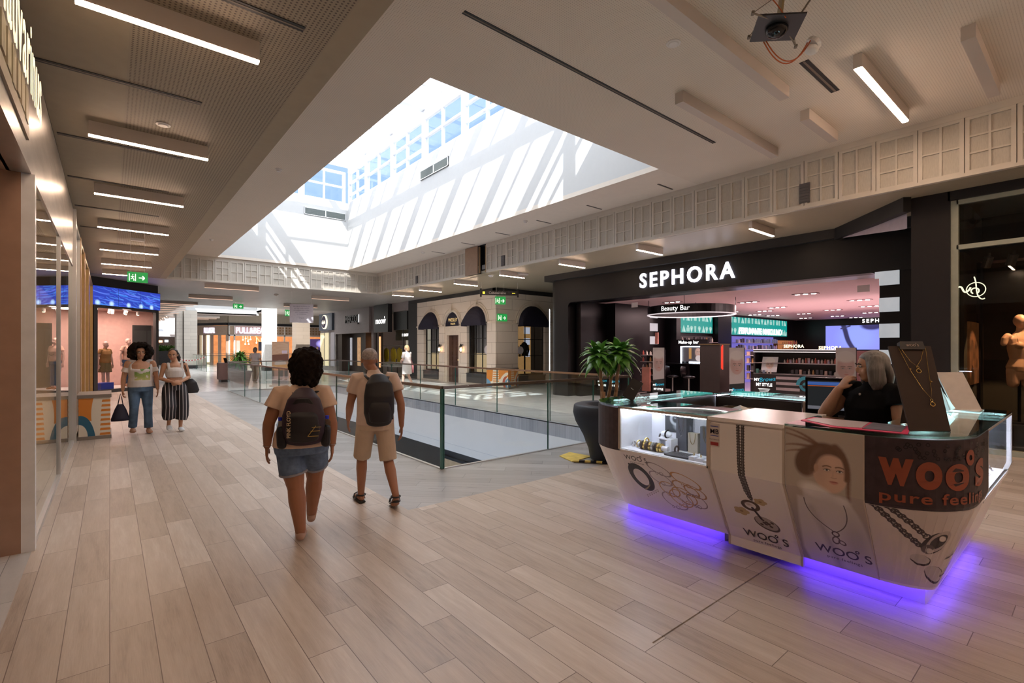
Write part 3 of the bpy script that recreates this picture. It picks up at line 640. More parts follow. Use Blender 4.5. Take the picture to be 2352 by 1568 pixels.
# slot diffusers
m_slot = mat('black_slot', (.01, .01, .01), .5, noise_amt=0); m_slotf = mat('slot_lip', (.18, .14, .11), .5, noise_amt=0)
def slot(x0, x1, y, z, lab, wd=.035, grp=None):
    t = thing('air_slot', lab, 'vent', (x0, y, z), 0, grp)
    b = MB(); b.box(0, x1 - x0, -wd, -wd * .25, -.006, .0); b.box(0, x1 - x0, wd * .25, wd, -.006, .0); obj('opening', b, m_slot, t)
    b = MB(); b.box(0, x1 - x0, -wd * .25, wd * .25, -.008, 0); obj('divider', b, m_slotf, t)
for k, (x0, x1, y) in enumerate([(.55, 1.17, 3.97), (-.5, .72, 5.84), (-.47, .74, 7.7), (-.47, .73, 9.52), (-.47, .72, 11.4), (-.47, .72, 13.3)]):
    slot(x0, x1, y, 4.1, ORD[k] + ' dark air slot in the taupe ceiling over the left walkway', grp='air slots over the left walkway')
slot(2.79, 7.82, 4.17, 5.05, 'very long dark air slot in the upper ceiling before the skylight', .03)
slot(6.42, 7.5, 2.3, 5.05, 'short double air slot between the bars of the upper ceiling', .05)
for k, y in enumerate((5.97, 7.95, 9.75, 11.56, 13.4, 15.3)):
    slot(8.88, 9.42, y, 5.05, ORD[k] + ' small air slot in the strip between skylight and frieze', .02, grp='small air slots beside the skylight')
m_det = mat('white_plastic', (.75, .72, .7), .4, noise_amt=0)
def detector(x, y, z, lab, r=.06, h=.05):
    b = MB(); b.lathe([(r, 0), (r, -h * .35), (r * .75, -h * .5), (r * .6, -h), (r * .3, -h)], n=20); obj('smoke_detector', b, m_det, label=lab, cat='smoke detector', at=(x, y, z), smooth=False)
detector(2.51, 10.1, 5.05, 'smoke detector on the upper ceiling beside the left edge of the skylight'); detector(2.49, 18.0, 5.05, 'smoke detector near the far left corner of the skylight')
detector(8.7, 10.0, 5.05, 'smoke detector between the skylight and the long frieze'); detector(8.7, 15.6, 5.05, 'smoke detector on the upper ceiling near the brown board in the frieze')
detector(.46, 6.66, 4.1, 'flat white disc on the left walkway ceiling', .07, .02); detector(4.91, 3.1, 5.05, 'flat pale disc beside the longest unlit bar', .08, .015); detector(10.1, 13.4, 4.1, 'round white dome on the ceiling near the hanging direction sign', .1, .06)
detector(6.0, 24.6, 4.1, 'small dome camera on the crossing ceiling', .1, .08)
b = MB(); b.box(-.12, .12, -.05, .05, -.06, 0); obj('emergency_light', b, m_det, label='small white emergency light on the left walkway ceiling', cat='emergency light', at=(.49, 14.0, 4.1))
b = MB(); b.box(-.2, .2, -.05, .05, -.06, 0); obj('emergency_light', b, m_det, label='small white emergency light above the direction sign', cat='emergency light', at=(10.6, 12.3, 4.1))

# ------------------------------------------------------------------ exit signs
m_green = emit('green_exit_panel', (.02, .42, .08), .3); m_pale = emit('pale_exit_symbol', (.85, 1, .75), .55)
def exit_sign(M, w_, h, lab, loc, arrow=1, hang=0):
    t = thing('exit_sign', lab, 'exit sign', loc)
    b = MB(); b.box(-w_ / 2, w_ / 2, 0, h, -.015, 0, M); obj('panel', b, m_green, t, world=True)
    s_ = MB(); ar = h * .5; cx = w_ * .2 * arrow; y = h * .45
    s_.box(cx - ar * .45, cx + ar * .3, y - .05 * h, y + .05 * h, .0, .004, M)
    for q in (-1, 1): s_.beam(M @ Vector((cx + ar * .45, y, .002)), M @ Vector((cx + ar * .1, y + q * h * .2, .002)), .004, h * .1, up=(M.to_3x3() @ Vector((0, 1, 0))))
    px = -w_ * .25 * arrow; s_.box(px - h * .27, px - h * .2, h * .12, h * .82, 0, .004, M); s_.box(px + h * .2, px + h * .27, h * .12, h * .82, 0, .004, M)
    def lim(a, c): s_.beam(M @ Vector((px + a[0] * h, a[1] * h, .002)), M @ Vector((px + c[0] * h, c[1] * h, .002)), .004, h * .07, up=(M.to_3x3() @ Vector((1, 1, 0))))
    lim((0, .62), (.02, .42)); lim((.02, .42), (.12, .28)); lim((.12, .28), (.1, .14)); lim((.02, .42), (-.12, .3)); lim((0, .6), (.14, .5)); lim((0, .6), (-.12, .5))
    s_.ell(M @ Vector((px + .03 * h, .72 * h, .004)), (h * .05,) * 3, 8, 6)
    obj('symbol', s_, m_pale, t, world=True)
    if hang:
        c = MB()
        for q in (-1, 1): c.cyl(tuple(M @ Vector((q * w_ * .35, h, -.008))), tuple(M @ Vector((q * w_ * .35, h + hang, -.008))), .003, n=6)
        obj('cable', c, m_det, t, world=True)
def face(o, toward):   # panel frame at o whose normal looks toward direction (x, y)
    n = Vector((toward[0], toward[1], 0)).normalized(); ux = Vector((0, 0, 1)).cross(n); return frame(o, ux, (0, 0, 1))
exit_sign(face((.42, 12, 2.89), (0, -1)), .32, .2, 'large green exit sign hanging above the two walking women', (.42, 12, 2.89), 1, 1.0)
exit_sign(face((5.4, 30, 3.74), (0, -1)), .5, .26, 'small green exit sign hanging far off, left of the white pillar', (5.4, 30, 3.74), 1, .1)
exit_sign(face((8.6, 32, 3.55), (0, -1)), .62, .4, 'green exit sign between the white pillar and the paper notice', (8.6, 32, 3.55), 1, .15)
exit_sign(face((11.6, 14.8, 3.28), (-.5, -1)), .42, .3, 'green exit sign hanging below the dark direction sign', (11.6, 14.8, 3.28), 1, .52)
exit_sign(face((12.62, 15.97, 2.72), (0, -1)), .52, .3, 'green exit plate on the stone wall beside its corner', (12.62, 15.97, 2.72), 1, 0)
# direction sign
t = thing('direction_sign', 'dark hanging direction sign with a yellow arrow before the stone shop', 'sign', (11.3, 14.6, 3.64))
M = face((11.4, 14.6, 3.60), (-.55, -1)); b = MB(); b.box(-.68, .68, 0, .17, -.02, .02, M); b.box(-.74, -.68, -.07, .24, -.04, .04, M); b.box(.68, .74, -.07, .24, -.04, .04, M); obj('board', b, m_black, t, world=True)
text_mb('Cabeleireiro', frame(M @ Vector((-.08, .045, .022)), M.to_3x3() @ Vector((1, 0, 0)), (0, 0, 1)), .13, .002, mb=(tb := MB())); obj('lettering', tb, m_det, t, world=True)
b = MB(); b.box(.48, .6, .075, .095, .021, .024, M); b.box(-.64, -.56, .04, .13, .021, .024, M); obj('arrow', b, emit('yellow_arrow', (1, .75, .05), .8), t, world=True)
b = MB()
for q in (-.7, .7): b.cyl(tuple(M @ Vector((q, .2, 0))), tuple(M @ Vector((q, .5, 0))), .005, n=6)
obj('cable', b, m_det, t, world=True)
# paper notice hanging over the crossing
t = thing('hanging_notice', 'white paper notice with lines of small print hanging over the crossing', 'notice', (6.9, 22.6, 2.75))
M = face((6.55, 22.6, 2.72), (-.35, -1)); b = MB(); b.box(-.48, .48, 0, .82, -.004, .004, M); obj('sheet', b, mat('lilac_white_paper', (.50, .46, .49), .6), t, world=True)
tb = MB()
for k, s_ in enumerate(['informamos os clientes que', 'esta loja se encontra em', 'remodelação para melhor', 'servir a comunidade,', 'até brevemente', '', 'obrigado']):
    if s_: text_mb(s_, frame(M @ Vector((0, .70 - k * .085, .006)), M.to_3x3() @ Vector((1, 0, 0)), (0, 0, 1)), .062, .001, mb=tb)
obj('print', tb, mat('dark_ink', (.08, .07, .12), .6), t, world=True)
b = MB()
for q in (-.4, .4): b.cyl(tuple(M @ Vector((q, .82, 0))), tuple(M @ Vector((q, 1.38, 0))), .003, n=6)
obj('cable', b, m_det, t, world=True)

# ------------------------------------------------------------------ open camera box under the ceiling
t = thing('open_ceiling_box', 'black open ceiling box with dangling rods beneath the upper ceiling', 'camera', (4.85, 1.98, 4.65))
b = MB(); Mx = Matrix.Translation((4.88, 1.98, 4.65)) @ Matrix.Rotation(.62, 4, 'Z') @ Matrix.Rotation(.12, 4, 'X'); b.box(-.20, .20, -.20, .20, -.008, .008, Mx); obj('plate', b, m_black, t, world=True)
b = MB(); b.ell(Mx @ Vector((0, 0, -.01)), (.10, .10, .085), 18, 10); obj('dome', b, mat('black_gloss_dome', (.01, .01, .012), .08), t, world=True, smooth=True)
b = MB(); b.box(-.09, .09, -.02, 0, .02, .36, Mx); b.box(-.09, .09, -.14, 0, .34, .36, Mx); obj('bracket', b, mat('zinc_bracket', (.35, .27, .14), .45, .5), t, world=True)
for (p, q) in (((-.1, -.14, 0), (-.24, -.22, .12)), ((.12, .12, 0), (.30, .2, .1)), ((.12, -.14, 0), (.28, -.24, -.02)), ((-.14, .1, 0), (-.26, .26, -.02))):
    b = MB(); b.cyl(tuple(Mx @ Vector(p)), tuple(Mx @ Vector(q)), .008, n=8); b.box(q[0] - .02, q[0] + .02, q[1] - .012, q[1] + .012, q[2] - .012, q[2] + .012, Mx); b.cyl(tuple(Mx @ Vector(q)), tuple(Mx @ Vector((p[0] * .8, p[1] * .8, .2))), .004, n=6); obj('rod', b, mat('tarnished_rod', (.22, .18, .14), .5, .5), t, world=True)
b = MB()
def hang(p, q, sag, n=14): p, q = Vector(p), Vector(q); return [p.lerp(q, k / n) - Vector((0, 0, sag * 4 * (k / n) * (1 - k / n))) for k in range(n + 1)]
b.tube(hang((4.93, 2.1, 4.6), (5.36, 1.86, 4.66), .2), [.006] * 15, 8); b.tube(hang((4.92, 2.12, 4.6), (5.34, 1.88, 4.64), .21), [.006] * 15, 8); b.tube(hang((4.75, 1.85, 4.62), (4.7, 2.0, 4.9), -.02), [.005] * 15, 6); obj('orange_cable', b, mat('orange_sheath', (.55, .12, .03), .5), t, world=True, smooth=True)
b = MB(); b.ell((5.42, 1.87, 4.60), (.075, .06, .045), 16, 10); b.cyl((5.42, 1.87, 4.64), (5.44, 1.85, 4.67), .07, .075, n=18); obj('smoke_sensor', b, m_det, t, label='white sensor hanging on the orange cable', world=True, smooth=False)

# ------------------------------------------------------------------ planter box with orange pattern (left) and its twin (right)
def deco(Pq, cols):
    o_, w_, bl = cols
    Pq.put(np.ones((Pq.H, Pq.W)), o_)
def planter_front(W, H, variant):
    P = Pic(W, H, (.80, .74, .62)); O = (.72, .25, .03); BL = (.02, .13, .22); R = (.45, .08, .04); LB = (.12, .33, .55)
    r = W / H
    if variant == 0:
        P.poly([(0, 0), (r * .46, 0)] + bez([(r * .46, 0), (r * .36, .3), (r * .40, .6)], 8) + [(0, .55)], O)
        for k in range(8):
            y = .05 + k * .125; P.poly([(r * (.72 + .18 * abs(y - .15) * (1 if y < .3 else -.35)), y), (r, y), (r, y + .062), (r * (.70 + .18 * abs(y - .15) * (1 if y < .3 else -.35)), y + .062)], O)
        P.poly([(0, .45)] + bez([(0, .45), (r * .38, .42), (r * .52, 1.0)], 10) + [(0, 1)], BL); P.ell(0, 1.0, r * .28, .32, (.80, .74, .62), soft=.01)
    else:
        P.poly([(0, 0), (r, 0), (r, .4), (0, .75)], O); P.poly([(0, .5)] + bez([(0, .5), (r * .2, .6), (r * .25, 1)], 6) + [(0, 1)], LB)
        P.poly([(r * .3, 0), (r * .55, 0), (r * .6, 1), (r * .25, 1)], (.80, .74, .62))
        for k in range(7): P.poly([(r * .3, .1 + k * .13), (r * .58, .1 + k * .13), (r * .58, .16 + k * .13), (r * .3, .16 + k * .13)], O)
        P.line(bez([(r * .95, .2), (r * .6, .5), (r * .75, 1)], 8), .12, (.8, .74, .62)); P.line(bez([(r * .9, .4), (r * .72, .6), (r * .85, 1)], 8), .08, R); P.line(bez([(r, .5), (r * .8, .7), (r * .95, 1)], 8), .06, LB)
    return P.a
def planter(lab, loc, W, D, H, variant):
    t = thing('patterned_planter', lab, 'planter', loc)
    b = MB(); b.box(0, W, 0, D, .06, H - .06); obj('box', b, mat('terracotta_side', (.25, .10, .05), .6), t)
    m_ = image_mat('patterned_print_%d' % variant, planter_front(170, 240, variant), .5)
    b = MB(); b.quad((.0, -.006, .06), (W, -.006, .06), (W, -.006, H - .06), (.0, -.006, H - .06), uv=[(0, 0), (1, 0), (1, 1), (0, 1)])
    b.quad((-.006, D, .06), (-.006, 0, .06), (-.006, 0, H - .06), (-.006, D, H - .06), uv=[(0, 0), (1, 0), (1, 1), (0, 1)]); obj('printed_panel', b, m_, t)
    b = MB(); b.box(-.02, W + .015, -.02, D + .02, 0, .06); obj('base_rail', b, mat('worn_metal_edge', (.26, .23, .2), .5, .4), t)
    b = MB(); b.box(-.02, W + .015, -.02, D + .02, H - .06, H); obj('top_rim', b, MATS['worn_metal_edge'], t)
planter('orange white and blue patterned planter against the left shop glass', (-.42, 11.36, 0), .43, .9, .79, 0)
planter('orange striped planter box at the corner of the stone shop', (12.03, 14.85, 0), .95, .95, .80, 1); [o for o in COL.objects if o.name.startswith('patterned_planter')][-1].rotation_euler = (0, 0, .45)
# ------------------------------------------------------------------ glass railings round the floor opening
m_rglass = glass_mat('railing_glass', (.955, .98, .97), refl=.7); m_redge = mat('green_glass_edge', (.05, .16, .13), .15, noise_amt=0)
m_hand = mat('dark_steel_handrail', (.33, .27, .23), .22, .85, noise_amt=0)
def railing(lab, pts, joints, H=1.1):
    """pts two ends; joints distances along"""
    p, q = Vector((*pts[0], 0)), Vector((*pts[1], 0)); L = (q - p).length; d = (q - p) / L; n = Vector((-d.y, d.x, 0))
    t = thing('glass_railing', lab, 'railing', tuple(p))
    M = Matrix(((d.x, n.x, 0, p.x), (d.y, n.y, 0, p.y), (0, 0, 1, 0), (0, 0, 0, 1)))
    js = [0] + joints + [L]
    for a, c in zip(js, js[1:]):
        g = MB(); g.box(a + .004, c - .004, -.009, .009, 0, H - .03, M)
        obj('glass_panel', g, m_rglass, t, world=True)
        ee = MB(); ee.box(a - .004, a + .006, -.012, .012, 0, H - .03, M); obj('joint', ee, m_redge, t, world=True)
    h = MB(); h.box(-.02, L + .02, -.024, .024, H - .035, H + .005, M); obj('handrail', h, m_hand, t, world=True)
    s_ = MB(); s_.box(0, L, -.02, .02, -.02, .012, M); obj('base_shoe', s_, m_alu, t, world=True)
    return t
railing('long glass railing along the near left edge of the floor opening', ((3.42, 5.65), (3.42, 20.9)), [1.7, 3.9, 6.0, 8.1, 10.2, 12.3])
railing('near glass railing running from the corner post towards the potted tree', ((3.45, 5.63), (7.44, 5.63)), [1.92, 3.0])
railing('far side glass railing along the walkway before the stone shop', ((7.46, 5.65), (7.46, 20.9)), [2.1, 4.0, 5.9, 7.9, 9.9, 11.9, 13.8])
railing('end glass railing across the far end of the floor opening', ((3.45, 20.92), (7.42, 20.92)), [1.3, 2.6])
t = thing('corner_post', 'slim dark green post where the two nearest glass railings meet', 'post', (3.42, 5.63, 0)); b = MB(); b.box(3.405, 3.435, 5.615, 5.645, 0, 1.07); obj('post', b, m_redge, t, world=True)
railing('distant glass railing beyond the crossing, left of the round pot', ((5.0, 38.2), (11.9, 38.2)), [2.2, 4.4]); railing('distant short glass railing at the striped column', ((5.0, 38.2), (5.0, 46)), [2.5, 5])
railing('farthest glass railing before the warm-lit clothing shop', ((5.6, 48.5), (18, 48.5)), [3, 6, 9])

# ------------------------------------------------------------------ stone jeweller-style corner shop
m_stone = block_mat('pale_stone_courses', (.84, .76, .66), (.50, .42, .34), 1.55, .46, gw=.009, ax=(1, 2), rough=.65)
m_stone2 = block_mat('pale_stone_courses_side', (.82, .74, .64), (.50, .42, .34), 1.55, .46, gw=.009, ax=(0, 2), rough=.65)
m_trim = mat('stone_moulding', (.80, .72, .61), .6)
def arch_wall(name, P, u0, u1, z1, ops, m, depth=.22):
    """P(u, z, d) -> point; ops = (uc, half, spring, base)"""
    b = MB(); ops = sorted(ops); last = u0
    def Q(a, c, za, zb): b.quad(P(a, za, 0), P(c, za, 0), P(c, zb, 0), P(a, zb, 0))
    for uc, hw, sp, bs in ops:
        Q(last, uc - hw, 0, z1); last = uc + hw
        if bs > 0: Q(uc - hw, uc + hw, 0, bs); b.quad(P(uc - hw, bs, 0), P(uc + hw, bs, 0), P(uc + hw, bs, depth), P(uc - hw, bs, depth))
        n = 16; A = [(uc - hw * math.cos(PI * k / n), sp + hw * math.sin(PI * k / n)) for k in range(n + 1)]
        for (a, za), (c, zc) in zip(A, A[1:]):
            b.quad(P(a, za, 0), P(c, zc, 0), P(c, z1, 0), P(a, z1, 0)); b.quad(P(a, za, 0), P(c, zc, 0), P(c, zc, depth), P(a, za, depth))
        for s in (-1, 1): b.quad(P(uc + s * hw, bs, 0), P(uc + s * hw, sp, 0), P(uc + s * hw, sp, depth), P(uc + s * hw, bs, depth))
    Q(last, u1, 0, z1); o = struct(name, b, m)
    b = MB()
    for uc, hw, sp, bs in ops:
        n = 20
        for r0, r1, dd in ((hw, hw + .10, -.05), (hw + .16, hw + .19, -.03)):
            for k in range(n):
                a0, a1 = PI * k / n, PI * (k + 1) / n
                q = [(uc - r * math.cos(a), sp + r * math.sin(a)) for r, a in ((r0, a0), (r0, a1), (r1, a1), (r1, a0))]
                b.quad(*[P(x, z, dd) for x, z in q]); b.quad(P(*q[2], dd), P(*q[3], dd), P(*q[3], 0), P(*q[2], 0)); b.quad(P(*q[0], dd), P(*q[1], dd), P(*q[1], 0), P(*q[0], 0))
        kx = MB()
        b.quad(P(uc - .07, sp + hw, -.09), P(uc + .07, sp + hw, -.09), P(uc + .1, sp + hw + .26, -.09), P(uc - .1, sp + hw + .26, -.09))
    for a, c in zip([u0] + [x[0] + x[1] for x in ops], [x[0] - x[1] for x in ops] + [u1]):
        sp = ops[0][2]
        for za, zb, dd in ((sp - .02, sp + .05, -.05),): b.quad(P(a, za, dd), P(c, za, dd), P(c, zb, dd), P(a, zb, dd)); b.quad(P(a, zb, dd), P(c, zb, dd), P(c, zb, 0), P(a, zb, 0)); b.quad(P(a, za, dd), P(c, za, dd), P(c, za, 0), P(a, za, 0))
    struct(name.replace('wall', 'trim'), b, m_trim)
PF = lambda y, z, d: (12.3 + d, y, z); PS = lambda x, z, d: (x, 16.0 + d, z)
arch_wall('wall_stone', PF, 16.0, 22.68, 3.92, [(21.25, .74, 2.62, .5), (19.35, .66, 2.62, 0), (17.37, .74, 2.66, .5)], m_stone)
arch_wall('wall_stone_side', PS, 12.3, 15.9, 3.92, [(14.3, .80, 2.62, .38)], m_stone2)
b = MB(); b.box(12.28, 12.6, 16.0, 23.6, 3.92, 4.1); b.box(12.28, 20, 15.98, 16.2, 3.92, 4.1); b.box(12.28, 12.9, 22.68, 23.62, 0, 3.95); struct('wall_right', b, mat('charcoal_render', (.035, .035, .036), .6))
b = MB(); b.box(20, 20.2, 11.4, 62, 0, 5); b.box(13.5, 13.6, 16.5, 22.6, 0, 3.9); struct('wall_right', b, mat('dim_shop_depth', (.10, .07, .05), .6))
m_navy = mat('navy_awning', (.010, .009, .028), .7); m_winfr = mat('black_iron_mullion', (.02, .02, .02), .4)
def awning(P, uc, hw, sp, lab, loc, axis):
    b = MB(); n = 16; m_ = 6; base = []
    k0 = len(b.v)
    for j in range(m_ + 1):
        e = PI / 2 * j / m_
        for k in range(n + 1):
            a = PI * k / n; r = hw * math.cos(e) if False else hw
            b.v.append(P(uc - hw * math.cos(a) * (1 - .0 * j), sp + hw * math.sin(a) * math.cos(e), -.32 * math.sin(e) * (1 if True else 0)))
    for j in range(m_):
        for k in range(n): b.face((k0 + j * (n + 1) + k, k0 + j * (n + 1) + k + 1, k0 + (j + 1) * (n + 1) + k + 1, k0 + (j + 1) * (n + 1) + k))
    b.quad(P(uc - hw, sp, -.32), P(uc + hw, sp, -.32), P(uc + hw, sp - .14, -.32), P(uc - hw, sp - .14, -.32))
    for s in (-1, 1): b.quad(P(uc + s * hw, sp, 0), P(uc + s * hw, sp, -.32), P(uc + s * hw, sp - .14, -.32), P(uc + s * hw, sp - .14, 0))
    obj('awning', b, m_navy, label=lab, cat='awning', origin=loc, smooth=False)
def awn2(P, uc, hw, sp, lab, loc):   # quarter-dome hood: vertices relative to loc handled by origin shift
    awning(P, uc, hw, sp, lab, loc, 0)
awn2(PF, 21.25, .73, 2.66, 'navy half-round awning over the farthest arched window of the stone shop', (12.3, 21.25, 2.66))
awn2(PF, 17.37, .73, 2.70, 'navy half-round awning over the arched window next to the stone corner', (12.3, 17.37, 2.7))
awn2(PS, 14.3, .79, 2.66, 'large navy half-round awning on the side wall of the stone shop', (14.3, 16.0, 2.66))
b = MB(); n = 16
for k in range(n):
    a0, a1 = PI * k / n, PI * (k + 1) / n
    b.v += [(12.36, 19.35, 2.62), (12.36, 19.35 - .66 * math.cos(a0), 2.62 + .66 * math.sin(a0)), (12.36, 19.35 - .66 * math.cos(a1), 2.62 + .66 * math.sin(a1))]; b.face((3 * k, 3 * k + 1, 3 * k + 2))
t = thing('fanlight_sign', 'dark half-round panel with gold lettering above the wooden door', 'sign', (12.36, 19.35, 2.62)); obj('panel', b, m_navy, t, world=True)
m_goldl = mat('gold_letter', (.75, .55, .25), .4, emis=(1, .72, .3), es=.25, noise_amt=0)
FL = face((12.35, 19.35, 2.84), (-1, 0)); obj('lettering', text_mb('WESLEY', FL, .22, .004, mb=text_mb('TAILOR', frame(FL @ Vector((0, -.15, 0)), (0, -1, 0), (0, 0, 1)), .12, .004)), m_goldl, t, world=True)
# door with surround, windows with mullions, lanterns
b = MB(); b.box(12.34, 12.46, 18.69, 20.01, 2.2, 2.62); b.box(12.34, 12.5, 18.69, 18.86, 0, 2.2); b.box(12.34, 12.5, 19.84, 20.01, 0, 2.2); struct('trim_9', b, m_trim)
b = MB(); b.box(12.46, 12.52, 18.86, 19.84, 0, 2.2)
for i in range(9):
    for j in range(3): b.box(12.44, 12.46, 18.94 + j * .29, 19.16 + j * .29, .08 + i * .235, .26 + i * .235)
o = struct('door_1', b, grain_mat('dark_carved_wood', (.06, .025, .015), (.11, .05, .03), (1, 1, .2), .4))
b = MB(); b.ell((12.42, 19.0, 1.05), (.03, .03, .03)); obj('door_handle', b, m_goldl, o)
m_curtain = stripe_mat('striped_curtain', 1, .1, .45, (.42, .42, .42), (.06, .06, .065)); m_cream = mat('cream_lit_back', (.6, .48, .3), .6, emis=(1, .75, .4), es=.12)
def shop_window(P, uc, hw, z0, z1, lab, loc, curtain):
    t = thing('arched_window', lab, 'window', loc); D = .13
    def B(mb, a, c, za, zb, d0, d1):
        p, q = P(a, za, d0), P(c, zb, d1); mb.box(p[0], q[0], p[1], q[1], p[2], q[2])
    f = MB(); B(f, uc - hw, uc - hw + .06, z0, z1, D, D + .05); B(f, uc + hw - .06, uc + hw, z0, z1, D, D + .05)
    B(f, uc - hw, uc + hw, z0, z0 + .06, D, D + .05); B(f, uc - hw, uc + hw, z1 - .05, z1, D, D + .05)
    for x in (-.34, .34): B(f, uc + x * hw - .014, uc + x * hw + .014, z0, z1, D, D + .04)
    for z in (z0 + (z1 - z0) * .38, z0 + (z1 - z0) * .70): B(f, uc - hw, uc + hw, z - .014, z + .014, D, D + .04)
    obj('mullions', f, m_winfr, t, world=True)
    g = MB(); B(g, uc - hw, uc + hw, z0, z1, D + .02, D + .026); obj('pane', g, MATS['clear_window'], t, world=True)
    if curtain:
        c_ = MB(); B(c_, uc - hw, uc + hw, z0 + (z1 - z0) * .40, z1, D + .3, D + .32); obj('curtain', c_, m_curtain, t, world=True)
        c_ = MB(); B(c_, uc - hw, uc + hw, z0, z0 + (z1 - z0) * .40, D + .3, D + .32); obj('lower_backing', c_, m_cream, t, world=True)
    s_ = MB(); B(s_, uc - hw + .02, uc + hw - .02, z0 - .42 if curtain else 0, z0 - .02, -.04, D + .08); B(s_, uc - hw, uc + hw, z0 - .04, z0, -.06, D + .1); obj('sill_panel', s_, [mat('slate_sill_panel', (.05, .053, .058), .3)], t, world=True)
shop_window(PF, 21.25, .74, .5, 2.64, 'far arched window with striped curtain, nearest to the yellow raincoats', (12.35, 21.25, .5), 1)
shop_window(PF, 17.37, .74, .5, 2.68, 'arched window with striped curtain next to the stone corner', (12.35, 17.37, .5), 1)
shop_window(PS, 14.3, .80, .42, 2.64, 'dark arched side window with a suit display on the stone shop', (14.3, 16.1, .42), 0)
b = MB(); b.box(13.3, 15.3, 17.2, 17.25, .3, 2.9); struct('wall_window_back', b, mat('suit_window_back', (.09, .05, .03), .6, emis=(1, .55, .2), es=.10, noise_amt=.6, noise_scale=4))
# suits on stands in the side window
def torso_form(lab, loc, cols, h=1.5, rz=0):
    t = thing('dress_form', lab, 'mannequin', loc, rz)
    b = MB(); b.tube([(0, 0, h - .62), (0, 0, h - .45), (0, 0, h - .2), (0, 0, h - .08), (0, 0, h)], [(.15, .1), (.14, .095), (.2, .11), (.15, .08), (.05, .05)], 16, side=(1, 0, 0)); obj('jacket', b, cols, t, smooth=True)
    b = MB(); b.tube([(-.19, 0, h - .14), (-.24, 0, h - .4), (-.22, .06, h - .66)], [.055, .05, .04], 10); b.tube([(.19, 0, h - .14), (.24, 0, h - .4), (.22, .06, h - .66)], [.055, .05, .04], 10); obj('sleeves', b, cols, t, smooth=True)
    b = MB(); b.cyl((0, 0, 0), (0, 0, h - .6), .02); b.cyl((0, 0, 0), (0, 0, .02), .16); obj('stand', b, m_winfr, t)
torso_form('suit jacket on a stand in the dark side window of the stone shop', (13.9, 16.75, .38), mat('brown_suit', (.28, .14, .06), .7), 1.45)
torso_form('dark suit jacket on a stand beside the brown one in the side window', (14.55, 16.8, .38), mat('black_suit', (.03, .03, .035), .7), 1.5)
for k, z in enumerate((1.2, 1.75, 2.25)):
    b = MB(); b.box(14.65, 14.98, 16.9, 16.95, z, z + .3); obj('framed_picture', b, mat('grey_blue_card', (.25, .27, .33), .6, emis=(.6, .65, .8), es=.25), label=['lowest', 'middle', 'top'][k] + ' pale square frame inside the dark side window', cat='picture')
m_lant = emit('lantern_flame', (1, .55, .28), 5)
for y, lab in ((20.28, 'wall lantern on the far side of the wooden door'), (18.42, 'wall lantern between the wooden door and the window by the corner')):
    t = thing('wall_lantern', lab, 'lantern', (12.3, y, 1.5))
    b = MB(); b.box(12.18, 12.3, y - .02, y + .02, 1.72, 1.76); b.tube([(12.18, y, 1.80), (12.18, y, 1.72), (12.18, y, 1.66)], [.015, .05, .10], 6); b.tube([(12.18, y, 1.40), (12.18, y, 1.44)], [.05, .06], 6)
    for k in range(6): a = k * PI / 3; b.beam((12.18 + .09 * math.cos(a), y + .09 * math.sin(a), 1.66), (12.18 + .06 * math.cos(a), y + .06 * math.sin(a), 1.43), .01, .01)
    obj('cage', b, m_winfr, t, world=True)
    b = MB(); b.ell((12.18, y, 1.53), (.05, .05, .09)); obj('bulb', b, m_lant, t, world=True, smooth=True)
for y, z, r, lab in ((16.72, 1.52, .2, 'round white sticker on the window by the stone corner'), (20.6, 1.54, .17, 'round white sticker on the far window beside the lantern')):
    b = MB(); b.cyl((12.41, y, z), (12.40, y, z), r, n=28); obj('sticker', b, mat('white_sticker', (.6, .58, .62), .5), label=lab, cat='sticker')
b = MB(); b.cyl((13.72, 16.10, 1.5), (13.72, 16.09, 1.5), .17, n=28); obj('sticker', b, MATS['white_sticker'], label='round pale sticker on the dark side window', cat='sticker')

# ------------------------------------------------------------------ raincoat shop, grey fascias and blue round sign further along
m_char = MATS['charcoal_render']; m_whl = emit('white_letter', (1, .98, .95), .8)
b = MB(); b.box(12.3, 12.5, 23.6, 37, 3.9, 4.1); b.box(12.25, 12.6, 28.0, 28.3, 0, 4.1); b.box(12.3, 12.5, 23.6, 25.4, 3.62, 3.9); struct('wall_right', b, mat('lilac_grey_fascia', (.30, .26, .26), .5))
t = thing('shop_sign', 'black square sign board with small white rounded lettering, over the yellow raincoats', 'sign', (12.1, 26.5, 2.5))
b = MB(); b.box(12.05, 12.3, 25.6, 27.5, 2.5, 4.08); obj('board', b, m_black, t, world=True)
obj('lettering', text_mb('moow', face((12.04, 26.55, 3.0), (-1, 0)), .52, .01, bold=.012), m_whl, t, world=True)
b = MB(); b.box(12.04, 12.05, 26.02, 26.06, 3.28, 3.40); obj('accent', b, m_whl, t, world=True)
b = MB(); b.box(12.35, 12.45, 23.9, 25.5, 2.6, 3.6); struct('trim_10', b, m_black)
t = thing('shop_sign', 'lower olive board with small white lettering inside the raincoat shop', 'sign', (13.4, 26, 2.1)); b = MB(); b.box(13.3, 13.4, 24.8, 27.2, 2.05, 2.75); obj('board', b, mat('olive_board', (.05, .045, .01), .5), t, world=True)
obj('lettering', text_mb('moow', face((13.29, 25.9, 2.28), (-1, 0)), .34, .01, bold=.01), m_whl, t, world=True)
b = MB(); b.box(14.6, 14.7, 23.5, 28.4, 0, 3.9); struct('wall_raincoat_shop', b, mat('pale_shop_back', (.45, .42, .38), .6, emis=(1, .9, .7), es=.12))
